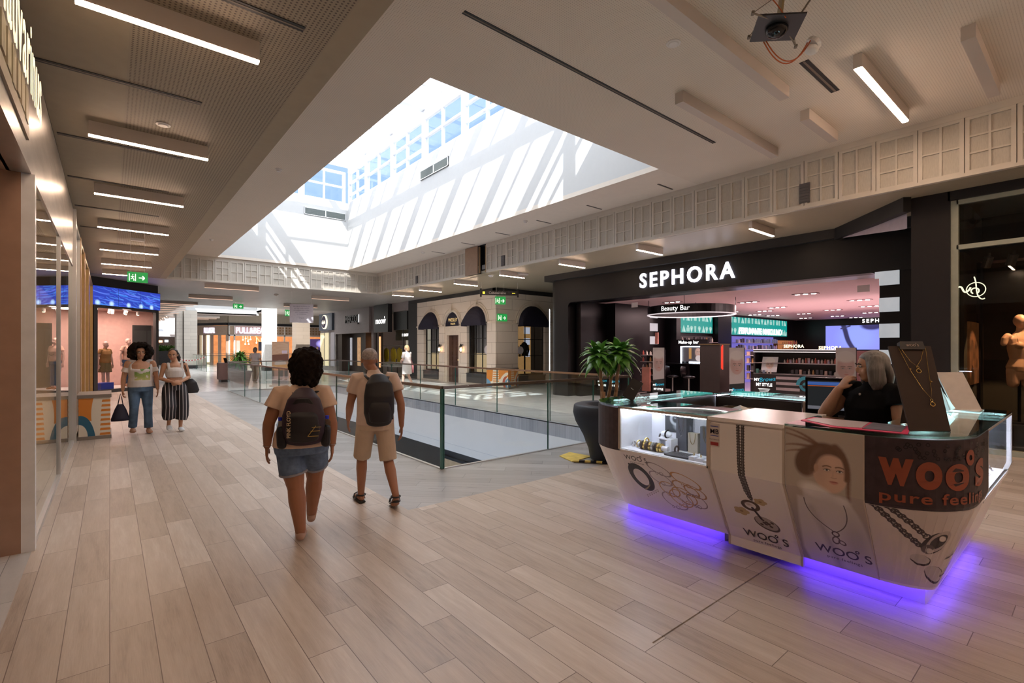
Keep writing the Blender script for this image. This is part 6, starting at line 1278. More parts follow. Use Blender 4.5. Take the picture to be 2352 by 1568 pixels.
b = MB(); b.prism([ksurf(s_, .5, 0, .05)[:2] for s_ in np.linspace(0, sB - .02, 16)] + [(4.02, 2.82), (5.26, 2.82)], .90, .92); obj('inner_shelf', b, mat('grey_case_floor', (.2, .21, .22), .3), t, world=True)
b = MB(); b.box(4.0, 5.27, 3.2, 3.215, 1.07, 1.085); b.box(4.02, 5.27, 2.815, 2.825, 1.075, 1.085); obj('led_strip', b, m_kled, t, world=True)
def plinth(s0, s1, inner, par):
    b = MB(); n = 20; b.prism([ksurf(s0 + (s1 - s0) * k / n, 0, 0, .46, .52)[:2] for k in range(n + 1)] + inner, 0, .10); obj('plinth', b, m_kw, par, world=True)
    b = MB()
    for k in range(n):
        a, c = s0 + (s1 - s0) * k / n, s0 + (s1 - s0) * (k + 1) / n; b.quad(ksurf(a, .118, 0, .36, .56), ksurf(c, .118, 0, .36, .56), ksurf(c, .118, 0, .42, .56), ksurf(a, .118, 0, .42, .56)); b.quad(ksurf(a, .101, 0, .42, .56), ksurf(c, .101, 0, .42, .56), ksurf(c, .118, 0, .42, .56), ksurf(a, .118, 0, .42, .56))
    obj('violet_led', b, m_purple, par, world=True)
    b = MB(); b.prism([ksurf(s0 + (s1 - s0) * k / n, 0, 0, .34, .6)[:2] for k in range(n + 1)] + inner, .12, .135); obj('underside', b, m_kw, par, world=True)
plinth(S1 * .3, sY(2.03), [(4.3, 2.03), (4.3, 2.82)], t)
b = MB(); logo(t, sB + .17, .63, .062, m_ink)
# module B: middle cabinet
t = thing('middle_cabinet', 'plain white kiosk cabinet with hanging chain print and bank card sticker', 'counter', (3.8, 1.65, 0))
obj('front_panel', skin(sC, sD, .05, 1.075), m_kw, t, world=True); obj('chain_print', skin(sC + .03, sD - .03, .22, 1.06, off=.003, uvm=True), m_pb2, t, world=True); logo(t, sC + .30, .17, .085, m_ink)
b = MB(); b.box(3.50, 4.3, 1.38, 1.92, 1.075, 1.10); obj('top_board', b, m_kw, t, world=True); b = MB(); b.box(4.1, 4.12, 1.38, 1.92, 0, 1.07); obj('inner_panel', b, m_kin, t, world=True)
for q0, q1 in ((sC - .004, sC + .012), (sD - .012, sD + .004)): obj('seam_profile', skin(q0, q1, .05, 1.09, .03, off=.006), m_kedge, t, world=True)
b = skin(sC + .012, sC + .085, .875, 1.05, .002, off=.005, ns=1); obj('sticker', b, mat('sticker_cream', (.62, .55, .5), .4), t, world=True)
b = MB(); ktext('MB', sC + .048, .972, .052, b, sx=1.0, off=.008, bold=.01); ktext('MULTIBANCO', sC + .048, .925, .012, b, off=.008); obj('sticker_lettering', b, mat('navy_black_print', (.01, .01, .03), .4), t, world=True)
b = MB(); skin(sC + .018, sC + .08, 1.025, 1.030, .001, off=.008, ns=1, mb=b); skin(sC + .018, sC + .08, .955, .960, .001, off=.008, ns=1, mb=b); obj('sticker_frame', b, mat('sticker_blue', (.06, .08, .4), .4), t, world=True)
obj('sticker_bar', skin(sC + .018, sC + .08, .885, .91, .001, off=.008, ns=1), mat('sticker_red', (.35, .03, .03), .4), t, world=True)
# module C: rounded corner counter
t = thing('corner_counter', 'rounded white and plum corner counter with portrait poster and big orange lettering', 'counter', (3.9, .9, 0))
sE, sF = sY(.93), sX(4.36)
obj('portrait_panel', skin(sD, sE, .12, 1.09), m_kw, t, world=True); obj('portrait_print', skin(sD + .008, sE, .125, 1.09, off=.003, uvm=True), m_pb3, t, world=True); logo(t, sD + .27, .225, .085, m_ink)
obj('plum_wrap', skin(sE, sF, .68, 1.09), m_kd, t, world=True); obj('lower_corner', skin(sE, sF, .12, .68), m_kw, t, world=True)
obj('butterfly_print', skin(sE + .01, sF - .02, .14, .678, off=.003, uvm=True), m_pb4, t, world=True)
b = MB(); sm = (sE + sF) / 2 + .02
v, f = text_geo('woo', .50, 0, bold=.012, res=6); 
def kfit(txt, s0, s1, z0, z1, mb, off=.004, **k):
    v, f = text_geo(txt, .3, 0, res=8, **k); xa, xb = min(p[0] for p in v), max(p[0] for p in v); ya, yb = min(p[1] for p in v), max(p[1] for p in v)
    mb.add([ksurf(s0 + (p[0] - xa) / (xb - xa) * (s1 - s0), z0 + (p[1] - ya) / (yb - ya) * (z1 - z0), off) for p in v], f)
kfit('w', sE + .07, sE + .235, .815, .975, b, bold=.045); kfit('o', sE + .245, sE + .378, .805, .965, b, bold=.045); kfit('o', sE + .395, sE + .56, .80, .955, b, bold=.045); kfit('s', sE + .63, sE + .86, .80, .96, b, bold=.04)
for k in range(20):
    a, c = 2 * PI * k / 20, 2 * PI * (k + 1) / 20; cx = sE + .575; b.add([ksurf(cx + r_ * math.cos(q), .985 + r_ * 1.1 * math.sin(q), .004) for r_, q in ((.015, a), (.042, a), (.042, c), (.015, c))], [(0, 1, 2, 3)])
kfit('pure feelings', sE + .075, sE + .80, .70, .785, b, spacing=1.12, bold=.018); obj('large_lettering', b, m_rust, t, world=True)
b = MB(); rs = np.random.RandomState(2)
for k in range(60):
    s_ = sE + .03 + rs.rand() * (sF - sE - .06); z = .98 + rs.rand() * .09; q = .012
    for j in range(8): a, c = j * PI / 4, (j + 1) * PI / 4; b.add([ksurf(s_ + r_ * math.cos(u), z + r_ * math.sin(u), .0035) for r_, u in ((q * .6, a), (q, a), (q, c), (q * .6, c))], [(0, 1, 2, 3)])
obj('ornament_pattern', b, mat('black_ornament', (.02, .014, .016), .25, noise_amt=0), t, world=True)
b = skin(sE - .004, sE + .004, .12, 1.09, .006, off=.004); obj('seam_profile', b, m_kedge, t, world=True)
poly = kpoly(sD, S5, [(KX1, .95), (4.12, .95), (4.12, 1.38)]); b = MB(); b.prism(poly, 1.097, 1.109); obj('top_glass', b, m_top, t, world=True)
b = MB(); b.box(4.12, 4.14, .95, 1.38, .05, 1.09); obj('inner_panel', b, m_kin, t, world=True)
b = MB(); b.prism([ksurf(s_, .5, 0, .03)[:2] for s_ in np.linspace(sD, sF - .01, 18)] + [(4.34, .93), (4.12, .93), (4.12, 1.38)], 1.03, 1.045); obj('under_top_board', b, mat('beige_under_top', (.33, .27, .22), .5), t, world=True)
plinth(sY(1.45), sX(5.55), [(5.5, .93), (4.3, .93), (4.3, 1.4)], t)
# module D: end display case (near side)
t = thing('end_display_case', 'lit glass display case at the right end of the kiosk', 'counter', (5.0, .7, 0))
obj('lower_panel', skin(sF, S5, .12, .62), m_kw, t, world=True)
b = skin(sF, sF + .02, .62, 1.09, .02); skin(S5 - .03, S5, .62, 1.09, .03, mb=b); skin(sF, S5, 1.078, 1.095, .02, mb=b); skin(sF, S5, .62, .635, .02, mb=b); obj('case_frame', b, mat('pale_metal_frame', (.62, .60, .60), .3, .3), t, world=True)
obj('case_glass', skin(sF + .02, S5 - .03, .635, 1.078, .006), glass_mat('end_case_glass', (.96, .98, .98), .25), t, world=True)
b = MB(); b.box(4.36, 5.6, .50, .94, .615, .635); b.box(4.36, 5.6, .93, .945, .635, 1.09); b.box(4.35, 4.37, .5, .94, .635, 1.05); obj('case_lining', b, m_cin, t, world=True)
b = MB(); b.box(KX1 - .006, KX1, .5, .93, .635, 1.085); obj('end_glass', b, m_cg, t, world=True)
b = MB(); b.box(4.42, 5.58, .80, .90, 1.05, 1.062); b.box(5.585, 5.60, .50, .93, 1.068, 1.084); b.box(4.4, 5.58, .915, .925, 1.06, 1.075); obj('led_strip', b, m_kled, t, world=True)
m_sil = mat('silver_trinket', (.45, .43, .42), .25, .8, noise_amt=.2, noise_scale=30); m_gld = mat('gold_trinket', (.62, .42, .14), .25, .9, noise_amt=0)
rs = np.random.RandomState(11)
for k in range(16):
    x = 4.5 + k * .068; y = .58 + .1 * rs.rand(); b = MB(); n = 14; R_ = .026
    b.tube([(x + R_ * math.cos(2 * PI * j / n), y + R_ * .5 * math.sin(2 * PI * j / n), .665 + R_ * .8 * math.sin(2 * PI * j / n)) for j in range(n + 1)], [.006] * (n + 1), 6)
    obj('bracelet', b, m_sil if k % 3 else m_gld, label='small metal bangle on the white floor of the end display case', cat='bracelet', group='bangles in the end display case', origin=(x, y, .64))
# module E: back counter with lit edge
t = thing('back_counter', 'dark-fronted rear counter of the kiosk with a bright lit edge', 'counter', (5.5, 2.3, 0))
b = MB(); b.box(5.26, 5.76, 1.90, 2.78, .1, .9); obj('body', b, m_kin, t, world=True); b = MB(); b.box(5.25, 5.26, 1.90, 2.78, .1, 1.08); obj('inner_panel', b, m_kin, t, world=True)
b = MB(); b.box(5.25, 5.77, 1.89, 2.79, 1.097, 1.109); obj('top_glass', b, m_top, t, world=True); b = MB(); b.box(5.735, 5.75, 1.92, 2.77, 1.07, 1.09); b.box(5.27, 5.75, 2.765, 2.775, 1.08, 1.09); obj('led_strip', b, m_kled, t, world=True)
b = MB(); b.box(5.25, 5.77, 1.87, 1.89, .1, 1.09); obj('end_panel', b, m_kedge, t, world=True); b = MB(); b.box(5.75, 5.76, 1.9, 2.78, .9, 1.09); obj('back_glass', b, m_cg, t, world=True)
t = thing('side_table', 'low white side table inside the kiosk with a tray of jewellery tools', 'table', (4.7, 2.25, 0)); b = MB(); b.box(4.55, 5.05, 2.0, 2.6, .96, .99); b.box(4.55, 5.05, 2.0, 2.6, .88, .96); obj('tabletop', b, m_kw, t, world=True)
for x, y in ((4.58, 2.03), (5.02, 2.03), (4.58, 2.57), (5.02, 2.57)): b = MB(); b.box(x - .02, x + .02, y - .02, y + .02, 0, .88); obj('leg', b, m_kw, t, world=True)
b = MB(); b.box(4.66, 4.96, 2.08, 2.5, .99, 1.0); b.box(4.66, 4.67, 2.08, 2.5, 1.0, 1.02); b.box(4.95, 4.96, 2.08, 2.5, 1.0, 1.02); b.box(4.66, 4.96, 2.08, 2.09, 1, 1.02); b.box(4.66, 4.96, 2.49, 2.5, 1, 1.02); obj('tray', b, mat('olive_tray', (.12, .085, .05), .5), label='flat olive brown tray on the low white table inside the kiosk', cat='tray')
b = MB(); b.add([(4.76, 2.25, 1.002), (4.9, 2.2, 1.002), (4.88, 2.42, 1.002), (4.82, 2.3, 1.05)], [(0, 1, 3), (1, 2, 3), (2, 0, 3), (0, 2, 1)]); obj('crumpled_paper', b, m_white, label='crumpled white paper in the olive tray', cat='paper')
# screen, tablet, papers, stands on the kiosk
t = thing('till_screen', 'black till screen showing blue and orange menu bars behind the counter', 'screen', (5.1, 1.55, .8)); Mt = face((5.15, 1.62, 1.0), (-1, -.25)); b = MB(); b.box(-.2, .2, 0, .34, -.03, 0, Mt); b.box(-.06, .06, -.1, .04, -.06, -.02, Mt); b.box(-.22, .22, -.12, -.08, -.15, .12, Mt); obj('housing', b, m_blk2, t, world=True)
b = MB(); b.box(-.18, .18, .04, .31, 0, .002, Mt); obj('display', b, mat('dim_grey_display', (.006, .007, .008), .7, emis=(.05, .055, .06), es=.12, noise_amt=0, spec=.1), t, world=True); b = MB(); b.box(-.18, .18, .27, .30, .002, .004, Mt); obj('blue_bar', b, emit('blue_bar', (.1, .25, .8), .15), t, world=True); b = MB(); b.box(-.18, .18, .258, .266, .002, .004, Mt); obj('orange_bar', b, emit('orange_bar', (1, .2, .05), .15), t, world=True)
b = MB(); b.box(-.18, .18, .045, .075, .002, .004, Mt); obj('white_bar', b, emit('white_bar', (.6, .6, .7), .08), t, world=True)
t = thing('till_shelf', 'dark low shelf unit carrying the till inside the kiosk', 'shelf', (5.1, 1.5, 0)); b = MB(); b.box(4.9, 5.4, 1.3, 1.85, .84, .88); obj('shelf', b, m_blk2, t, world=True); b = MB(); b.box(4.9, 5.4, 1.3, 1.34, 0, .84); b.box(4.9, 5.4, 1.81, 1.85, 0, .84); obj('side', b, m_kin, t, world=True)
t = thing('tablet', 'thin dark tablet leaning on a wire easel at the rounded far corner of the counter', 'tablet', (3.98, 3.02, 1.11)); b = MB(); b.beam((3.97, 3.02, 1.112), (4.06, 2.96, 1.29), .12, .008, up=(1, 0, .6)); obj('slab', b, m_blk2, t, world=True); b = MB(); b.beam((4.0, 3.0, 1.22), (4.10, 2.9, 1.112), .008, .004); b.beam((3.94, 3.05, 1.114), (4.1, 2.95, 1.114), .01, .004); obj('easel', b, m_alu, t, world=True)
def sheet(lab, pts, z, m_, nm='paper_sheet'): b = MB(); b.prism(pts, z, z + .002); obj(nm, b, m_, label=lab, cat='paper')
m_pink = mat('hot_pink_edge', (.75, .03, .14), .5, noise_amt=0)
Pq = Pic(60, 80, (.50, .42, .44)); [Pq.line([(.06, .08 + k * .045), (.68, .08 + k * .045)], .008, (.25, .2, .22)) for k in range(20)]
sheet('pink-edged paper folder lying open on the counter glass, left of the necklace stand', [(3.57, 1.12), (3.62, .74), (4.0, .80), (3.98, 1.36), (3.74, 1.36)], 1.110, m_pink, 'paper_folder')
sheet('grey printed sheet on top of the pink-edged folder', [(3.62, 1.10), (3.66, .98), (3.98, 1.02), (3.94, 1.33), (3.76, 1.33)], 1.113, image_mat('printed_sheet', Pq.a))
sheet('dark blue patterned leaflet over the pink-edged folder', [(3.64, .97), (3.67, .78), (3.97, .82), (3.98, 1.0)], 1.113, mat('slate_leaflet', (.12, .12, .17), .4, noise_amt=.4, noise_scale=20))
sheet('white sheet beside the foot of the necklace stand', [(3.95, .72), (4.1, .66), (4.2, .80), (4.05, .85)], 1.110, m_white)
t = thing('necklace_stand', 'tall dark brown leaning necklace board with two gold chains', 'display stand', (3.86, .68, 1.11)); m_choc = mat('chocolate_suede', (.035, .018, .012), .8, noise_amt=.1)
# board corners: bottom right / left, top
BL, BR, TL, TR = Vector((3.78, .76, 1.112)), Vector((3.96, .60, 1.112)), Vector((4.01, .92, 1.63)), Vector((4.22, .74, 1.63)); nb = (BR - BL).cross(TL - BL).normalized(); nb = nb if nb.dot(Vector((-1, -1, 0))) > 0 else -nb
b = MB(); q = [BL, BR, TR, TL]; b.v = [tuple(p) for p in q] + [tuple(p - nb * .012) for p in q]; [b.face(f_) for f_ in ((0, 1, 2, 3), (7, 6, 5, 4), (0, 4, 5, 1), (1, 5, 6, 2), (2, 6, 7, 3), (3, 7, 4, 0))]; obj('board', b, m_choc, t, world=True)
def bp(u, v_, o=.006): return BL.lerp(BR, u).lerp(TL.lerp(TR, u), v_) + nb * o
b = MB(); q = [bp(.22, .95, .012), bp(.82, .95, .012), bp(.80, 1.05, .012), bp(.26, 1.05, .012)]; b.v = [tuple(p) for p in q] + [tuple(p - nb * .03) for p in q]; [b.face(f_) for f_ in ((0, 1, 2, 3), (7, 6, 5, 4), (0, 4, 5, 1), (1, 5, 6, 2), (2, 6, 7, 3), (3, 7, 4, 0))]; obj('top_card', b, mat('black_card', (.012, .008, .008), .6), t, world=True)
b = MB(); text_mb("woo's", frame(bp(.53, .985, .014), BR - BL, TL - BL), .035, .001, mb=b); obj('lettering', b, mat('tan_letter', (.35, .25, .2), .5), t, world=True)
b = MB(); b.beam(bp(.5, .75, -.01), Vector((4.12, .86, 1.112)), .05, .004); obj('prop', b, m_choc, t, world=True)
for nm, path, pend, lab in (('necklace', [(.25, .97), (.40, .80), (.53, .74), (.66, .82), (.80, .97)], (.54, .68), 'short gold necklace with a small looped pendant on the brown board'), ('necklace', [(.20, .97), (.34, .70), (.54, .46), (.68, .36), (.74, .46), (.78, .70), (.84, .97)], (.68, .29), 'long gold necklace with a round ring pendant on the brown board')):
    t2 = thing(nm, lab, 'necklace', tuple(bp(*pend))); b = MB(); P3 = [bp(u, v_, .008) for u, v_ in path]; b.tube(P3, [.0016] * len(P3), 6); obj('chain', b, m_gld, t2, world=True)
    b = MB(); c = bp(*pend, .010); e1 = (BR - BL).normalized(); e2 = (TL - BL).normalized(); b.tube([c + e1 * .014 * math.cos(k * PI / 8) + e2 * .014 * math.sin(k * PI / 8) for k in range(17)], [.0028] * 17, 6); b.tube([c + e1 * .007 * math.cos(k * PI / 6) + e2 * (.026 + .009 * math.sin(k * PI / 6)) for k in range(13)], [.002] * 13, 6); obj('pendant', b, m_gld, t2, world=True)
    for q in ((.34, .70), (.77, .55)) if 'long' in lab else (): b = MB(); b.ell(bp(*q, .012), (.010, .006, .006), 8, 6); obj('charm', b, m_gld, t2, world=True)
t = thing('table_mirror', 'tilted rectangular table mirror on the end case, reflecting the lattice', 'mirror', (5.3, .75, 1.11)); a_, c_ = Vector((5.30, .78, 1.115)), Vector((5.47, .64, 1.115)); up = Vector((.03, .12, .30))
b = MB(); q = [a_, c_, c_ + up, a_ + up]; nn = (c_ - a_).cross(up).normalized(); nn = nn if nn.x < 0 else -nn; b.v = [tuple(p) for p in q] + [tuple(p - nn * .01) for p in q]; [b.face(f_) for f_ in ((7, 6, 5, 4), (0, 4, 5, 1), (1, 5, 6, 2), (2, 6, 7, 3), (3, 7, 4, 0))]; obj('frame', b, m_alu, t, world=True)
b = MB(); b.quad(*q); obj('mirror_face', b, mat('silver_mirror', (.85, .85, .85), .02, 1.0, noise_amt=0), t, world=True); b = MB(); m0 = (a_ + c_) / 2; b.box(m0.x - .12, m0.x + .12, m0.y - .08, m0.y + .12, 1.110, 1.117); obj('base', b, m_alu, t, world=True)
t = thing('card_stand', 'small leaning white display card left of the table mirror', 'display stand', (5.0, .8, 1.11)); b = MB(); b.beam((5.06, .80, 1.112), (5.0, .94, 1.36), .14, .006, up=(1, .3, 0)); obj('card', b, m_white, t, world=True); b = MB(); b.beam((5.05, .8, 1.12), (5.03, .85, 1.30), .06, .004, up=(1, .3, 0)); obj('bust_flap', b, mat('grey_card', (.35, .33, .33), .6), t, world=True)
# ---- jewellery inside the left case
m_gv = mat('grey_velvet', (.10, .10, .115), .9); m_bv = mat('beige_velvet', (.42, .36, .28), .8)
def bust(lab, x, y, w_, h, m_, chain_m, n=1, tilt=.04):
    t = thing('necklace_block', lab, 'display stand', (x, y, .72)); b = MB(); b.box(x, x + .05, y - w_ / 2, y + w_ / 2, .72, .72 + h); obj('block', b, m_, t, world=True)
    for k in range(n):
        ww = w_ * (.28 - .08 * k); hh = h * (.55 - .15 * k); z1 = .72 + h; P3 = [(x - .004, y + ww * math.cos(PI * j / 12), z1 - hh * math.sin(PI * j / 12) ** .8) for j in range(13)]; b = MB(); b.tube(P3, [.0022] * 13, 6); obj('chain', b, chain_m, t, world=True)
bust('grey velvet block with silver pendant in the middle of the lit case', 3.86, 2.36, .10, .28, m_gv, m_sil, 2); bust('beige velvet block with a gold chain in the lit case', 3.84, 2.24, .09, .17, m_bv, m_gld); bust('grey velvet block with a long gold chain at the right of the lit case', 3.82, 2.10, .12, .24, m_gv, m_gld, 2); bust('tall grey velvet block with a silver chain at the right end of the lit case', 3.86, 1.975, .07, .30, m_gv, m_sil, 1)
Pv = Pic(90, 80, (.05, .055, .06)); Pv.ell(.45, .35, .2, .25, (.5, .52, .55), soft=.06, ring=.1); Pv.ell(.7, .7, .3, .2, (.45, .47, .5), soft=.15); Pv.line(bez([(.4, .3), (.7, .3), (.9, .4)], 6), .06, (.45, .47, .5), soft=.05)
b = MB(); b.quad((4.012, 2.62, .84), (4.012, 2.34, .84), (4.012, 2.34, 1.03), (4.012, 2.62, 1.03), uv=[(0, 0), (1, 0), (1, 1), (0, 1)]); b.box(4.013, 4.018, 2.34, 2.62, .84, 1.03); obj('picture_card', b, image_mat('smoky_card', Pv.a), label='dark smoky picture card on the back of the lit case', cat='card')
b = MB(); b.box(3.72, 3.82, 2.37, 2.39, .72, .82); b.box(3.72, 3.82, 2.49, 2.51, .72, .82); b.box(3.72, 3.82, 2.37, 2.51, .82, .83); obj('riser', b, m_cin, label='small white riser bridge in the lit case', cat='display stand')
b = MB(); b.ell((3.77, 2.45, .862), (.035, .055, .03), 14, 8); obj('watch_cushion', b, m_cin, label='white cushion with a black watch strap on the riser', cat='cushion', smooth=True)
b = MB(); b.tube([(3.77 + .036 * math.cos(a), 2.44, .862 + .032 * math.sin(a)) for a in np.linspace(0, 2 * PI, 15)], [.007] * 15, 6); obj('watch', b, m_blk2, label='black strapped watch round the white cushion', cat='watch')
def bangle(lab, x, y, z, R_, m_, grp=None, w_=.008):
    t = MB(); t.tube([(x + R_ * math.cos(a), y, z + R_ * math.sin(a)) for a in np.linspace(0, 2 * PI, 17)], [(w_, w_)] * 17, 8); obj('bracelet', t, m_, label=lab, cat='bracelet', group=grp, origin=(x, y, z))
m_dk = mat('dark_leather_band', (.05, .03, .03), .5)
for k in range(8): bangle('bracelet in the row threaded on the roll at the front of the lit case', 3.66, 2.62 - k * .028, .757, .030, [m_dk, m_gld, m_dk, m_gld, m_sil, m_dk, m_gld, m_gld][k], 'bracelets threaded on the roll', .011)
b = MB(); b.cyl((3.66, 2.66, .757), (3.66, 2.36, .757), .022, n=16); obj('bracelet_roll', b, m_cin, label='white roll carrying a row of bracelets', cat='display stand')
for k, (x, y, z, R_, m_, lab) in enumerate([(3.72, 2.70, .745, .03, m_gld, 'gold bangle lying at the left end of the lit case'), (3.78, 2.66, .76, .035, m_gld, 'tilted gold bangle standing behind the roll'), (3.70, 2.74, .742, .02, m_sil, 'small silver bangle in the left corner of the lit case'), (3.92, 2.60, .80, .03, m_dk, 'dark strap bangle beside the smoky card'), (3.92, 2.56, .80, .03, m_gld, 'gold strap bangle beside the smoky card'), (3.74, 2.33, .75, .028, m_dk, 'brown leather bracelet near the beige block')]): bangle(lab, x, y, z, R_, m_)
b = MB(); b.box(3.58, 3.74, 2.13, 2.35, .725, .735, Matrix.Translation((0, 0, 0))); obj('chain_tray', b, m_gv, label='flat grey velvet tray of fine chains at the front of the lit case', cat='tray')
for k in range(9): b = MB(); b.tube([(3.60 + .01 * math.sin(j + k), 2.33 - k * .022 + .004 * math.sin(j * 1.3), .738) if False else (3.60 + j * .022, 2.33 - k * .022 + .004 * math.sin(j * 1.3), .738) for j in range(6)], [.0018] * 6, 5); obj('fine_chain', b, m_sil, label='fine silver chain laid on the grey velvet tray', cat='necklace', group='fine chains on the grey tray')
for k, (y, z_) in enumerate([(2.10, .03), (2.04, .025), (1.98, .02)]):
    b = MB(); b.box(3.58, 3.66, y - .024, y + .024, .72, .72 + z_); obj('ring_box', b, m_cin, label=['first', 'second', 'third'][k] + ' small white ring box from the velvet tray at the front of the lit case', cat='box'); b = MB(); b.tube([(3.62 + .01 * math.cos(a), y, .735 + z_ + .01 * math.sin(a)) for a in np.linspace(0, 2 * PI, 11)], [.003] * 11, 5); obj('ring', b, m_gld, label='gold ring on the %s small white box' % ['first', 'second', 'third'][k], cat='ring')
b = MB(); b.cyl((3.62, 2.50, 1.1095), (3.62, 2.50, 1.1105), .045, n=24); obj('sticker', b, mat('green_sticker', (.02, .30, .08), .4), label='round green sticker under the counter glass', cat='sticker'); b = MB(); b.cyl((3.66, 2.58, 1.1095), (3.66, 2.58, 1.1105), .045, n=24); obj('sticker', b, mat('pink_sticker', (.5, .2, .2), .4), label='round pinkish sticker beside the green one', cat='sticker')
# ---- yellow mat and hazard tape behind the pot
b = MB(); b.prism([(5.17, 5.17), (5.47, 5.25), (5.52, 4.84), (5.05, 4.80)], .001, .012); obj('yellow_mat', b, mat('worn_yellow', (.65, .48, .10), .6, noise_amt=.2), label='yellow square mat on the grey floor beside the pot', cat='mat')
b = MB(); Mh = Matrix.Translation((5.06, 4.78, .012)) @ Matrix.Rotation(math.atan2(-.42, .32), 4, 'Z')
for k in range(7): b.mat(k % 2); b.box(k * .08, k * .08 + .08, -.035, .035, 0, .02, Mh)
obj('hazard_tape', b, [MATS['worn_yellow'], m_blk2], label='strip of black and yellow hazard tape running from the yellow mat under the kiosk', cat='tape')
# ------------------------------------------------------------------ people
def skin_mat(name, c): return mat(name, c, .55, noise_amt=.05, noise_scale=12)
m_sk1 = skin_mat('brown_skin', (.36, .16, .085)); m_sk2 = skin_mat('tan_skin', (.50, .27, .165)); m_sk3 = skin_mat('fair_skin', (.58, .36, .27)); m_sk4 = skin_mat('sunburnt_skin', (.37, .175, .10))
m_eye = mat('eye_white', (.6, .58, .55), .3, noise_amt=0); m_iris = mat('dark_iris', (.03, .02, .015), .2, noise_amt=0); m_lip = mat('lip', (.38, .12, .10), .5, noise_amt=0); m_brow = mat('brow_hair', (.03, .018, .012), .8, noise_amt=0)
class Fig:
    """joints in metres, local: x to the figure's right, y forward, z up"""
    def __init__(s, lab, loc, yaw, skin, J, h=1.0, girth=1.0):
        s.t = thing('person', lab, 'person', loc, yaw); s.skin = skin; s.J = {k: Vector(v) * h for k, v in J.items()}; s.h = h; s.g = girth * h; s.b = MB()
    def part(s, name, mb, m, vox=.008, sm=3, label=None): return obj(name, bake(mb, name, vox, sm, mats=[m]), m, s.t, label)
    def limb(s, mb, a, c, r0, r1, mid=None):
        P0, P1 = s.J[a], s.J[c]; pts = [P0, P0.lerp(P1, .3), P0.lerp(P1, .7), P1]; r = [r0, (r0 * .9 + r1 * .1) * (mid or 1), (r0 * .45 + r1 * .55), r1]
        mb.tube(pts, [q * s.g for q in r], 14, round_ends=True)
    def head(s, nose=True, face=True):
        h = s.h; c = s.J['head']; b = s.b; R = s.R = Matrix.Rotation(s.J.get('turn', Vector((0, 0, 0))).z / max(h, 1e-6), 3, 'Z') @ Matrix.Rotation(s.J.get('turn', Vector((0, 0, 0))).x / max(h, 1e-6), 3, 'X')
        def T(x, y, z): return c + R @ (Vector((x, y, z)) * h)
        s.T = T
        b.ell(T(0, -.012, .028), (.074 * h, .092 * h, .088 * h), 18, 12, R); b.ell(T(0, .012, -.03), (.062 * h, .074 * h, .082 * h), 16, 10, R); b.ell(T(0, .038, -.078), (.034 * h, .034 * h, .03 * h), 12, 8, R)
        b.ell(T(0, .085, -.012), (.013 * h, .018 * h, .026 * h), 10, 8, R); b.ell(T(0, .078, .012), (.009 * h, .012 * h, .03 * h), 8, 6, R)
        for k in (-1, 1): b.ell(T(k * .077, -.008, -.008), (.010 * h, .018 * h, .030 * h), 10, 8, R); b.ell(T(k * .038, .052, -.03), (.025 * h, .022 * h, .024 * h), 10, 8, R)
        b.tube([s.J['chest'] + Vector((0, -.01, .06)) * h, s.J['neck'], T(0, -.015, -.05)], [.062 * h, .052 * h, .052 * h], 14)
        if face:
            e = MB(); i = MB(); l = MB(); w_ = MB()
            for k in (-1, 1):
                e.ell(T(k * .030, .074, .010), (.014 * h, .009 * h, .008 * h), 12, 8, R); i.ell(T(k * .030, .081, .010), (.006 * h, .004 * h, .006 * h), 10, 6, R)
                w_.tube([T(k * .014, .085, .028), T(k * .032, .086, .034), T(k * .050, .072, .027)], [.004 * h, .005 * h, .003 * h], 6)
            l.ell(T(0, .083, -.050), (.023 * h, .008 * h, .006 * h), 12, 6, R); l.ell(T(0, .081, -.058), (.019 * h, .008 * h, .006 * h), 12, 6, R)
            ey = obj('eyes', e, m_eye, s.t, smooth=True); obj('irises', i, m_iris, ey, smooth=True); obj('lips', l, m_lip, s.t, smooth=True); obj('eyebrows', w_, m_brow, s.t, smooth=True)
    def torso(s, shoulder=.17, waist=.13, hip=.165, depth=.1, mb=None, e=0.0, z0=None):
        if mb is None: s.hr, s.dp = hip, depth * 1.2
        mb = mb or s.b; J = s.J; g = s.g; up = (J['shR'] - J['shL']).normalized()
        pts = [J['hip'] - Vector((0, 0, .06 * s.h)), J['hip'] + Vector((0, 0, .04 * s.h)), J['hip'].lerp(J['chest'], .5), J['chest'], J['chest'] + Vector((0, 0, .10 * s.h)), J['neck'] - Vector((0, 0, .03 * s.h))]
        r = [(hip * .92, depth * 1.12), (hip, depth * 1.2), (waist, depth), (shoulder * .94, depth * 1.15), (shoulder * .92, depth * .82), (.066, .06)]
        mb.tube(pts, [((a + e) * g, (c + e) * g) for a, c in r], 20, side=up, round_ends=True)
    def pelvis(s, mb, top=.05, low=.12, e=.014):
        h_ = s.J['hip']; V = Vector; a, c = (s.hr * s.g + e), (s.dp * s.g + e)
        mb.tube([h_ + V((0, 0, max(top, .03) * s.h)), h_, h_ - V((0, 0, .06 * s.h)), h_ - V((0, 0, low * s.h))], [(a * .97, c * .97), (a * 1.02, c * 1.02), (a * 1.04, c * 1.04), (a * .98, c)], 20, side=(s.J['shR'] - s.J['shL']).normalized())
    def sleeve(s, mb, k, f=.5, r=None):
        r = r or s.ar * 1.5
        a, e, c = s.J['sh' + k], s.J['el' + k], s.J['chest']; q = a.lerp(Vector((c.x, c.y, a.z)), .35)
        mb.tube([q, a + Vector((0, 0, .0)), a.lerp(e, f * .6), a.lerp(e, f)], [r * s.g * .85, r * s.g * .95, r * s.g * 1.0, r * s.g * 1.08], 14)
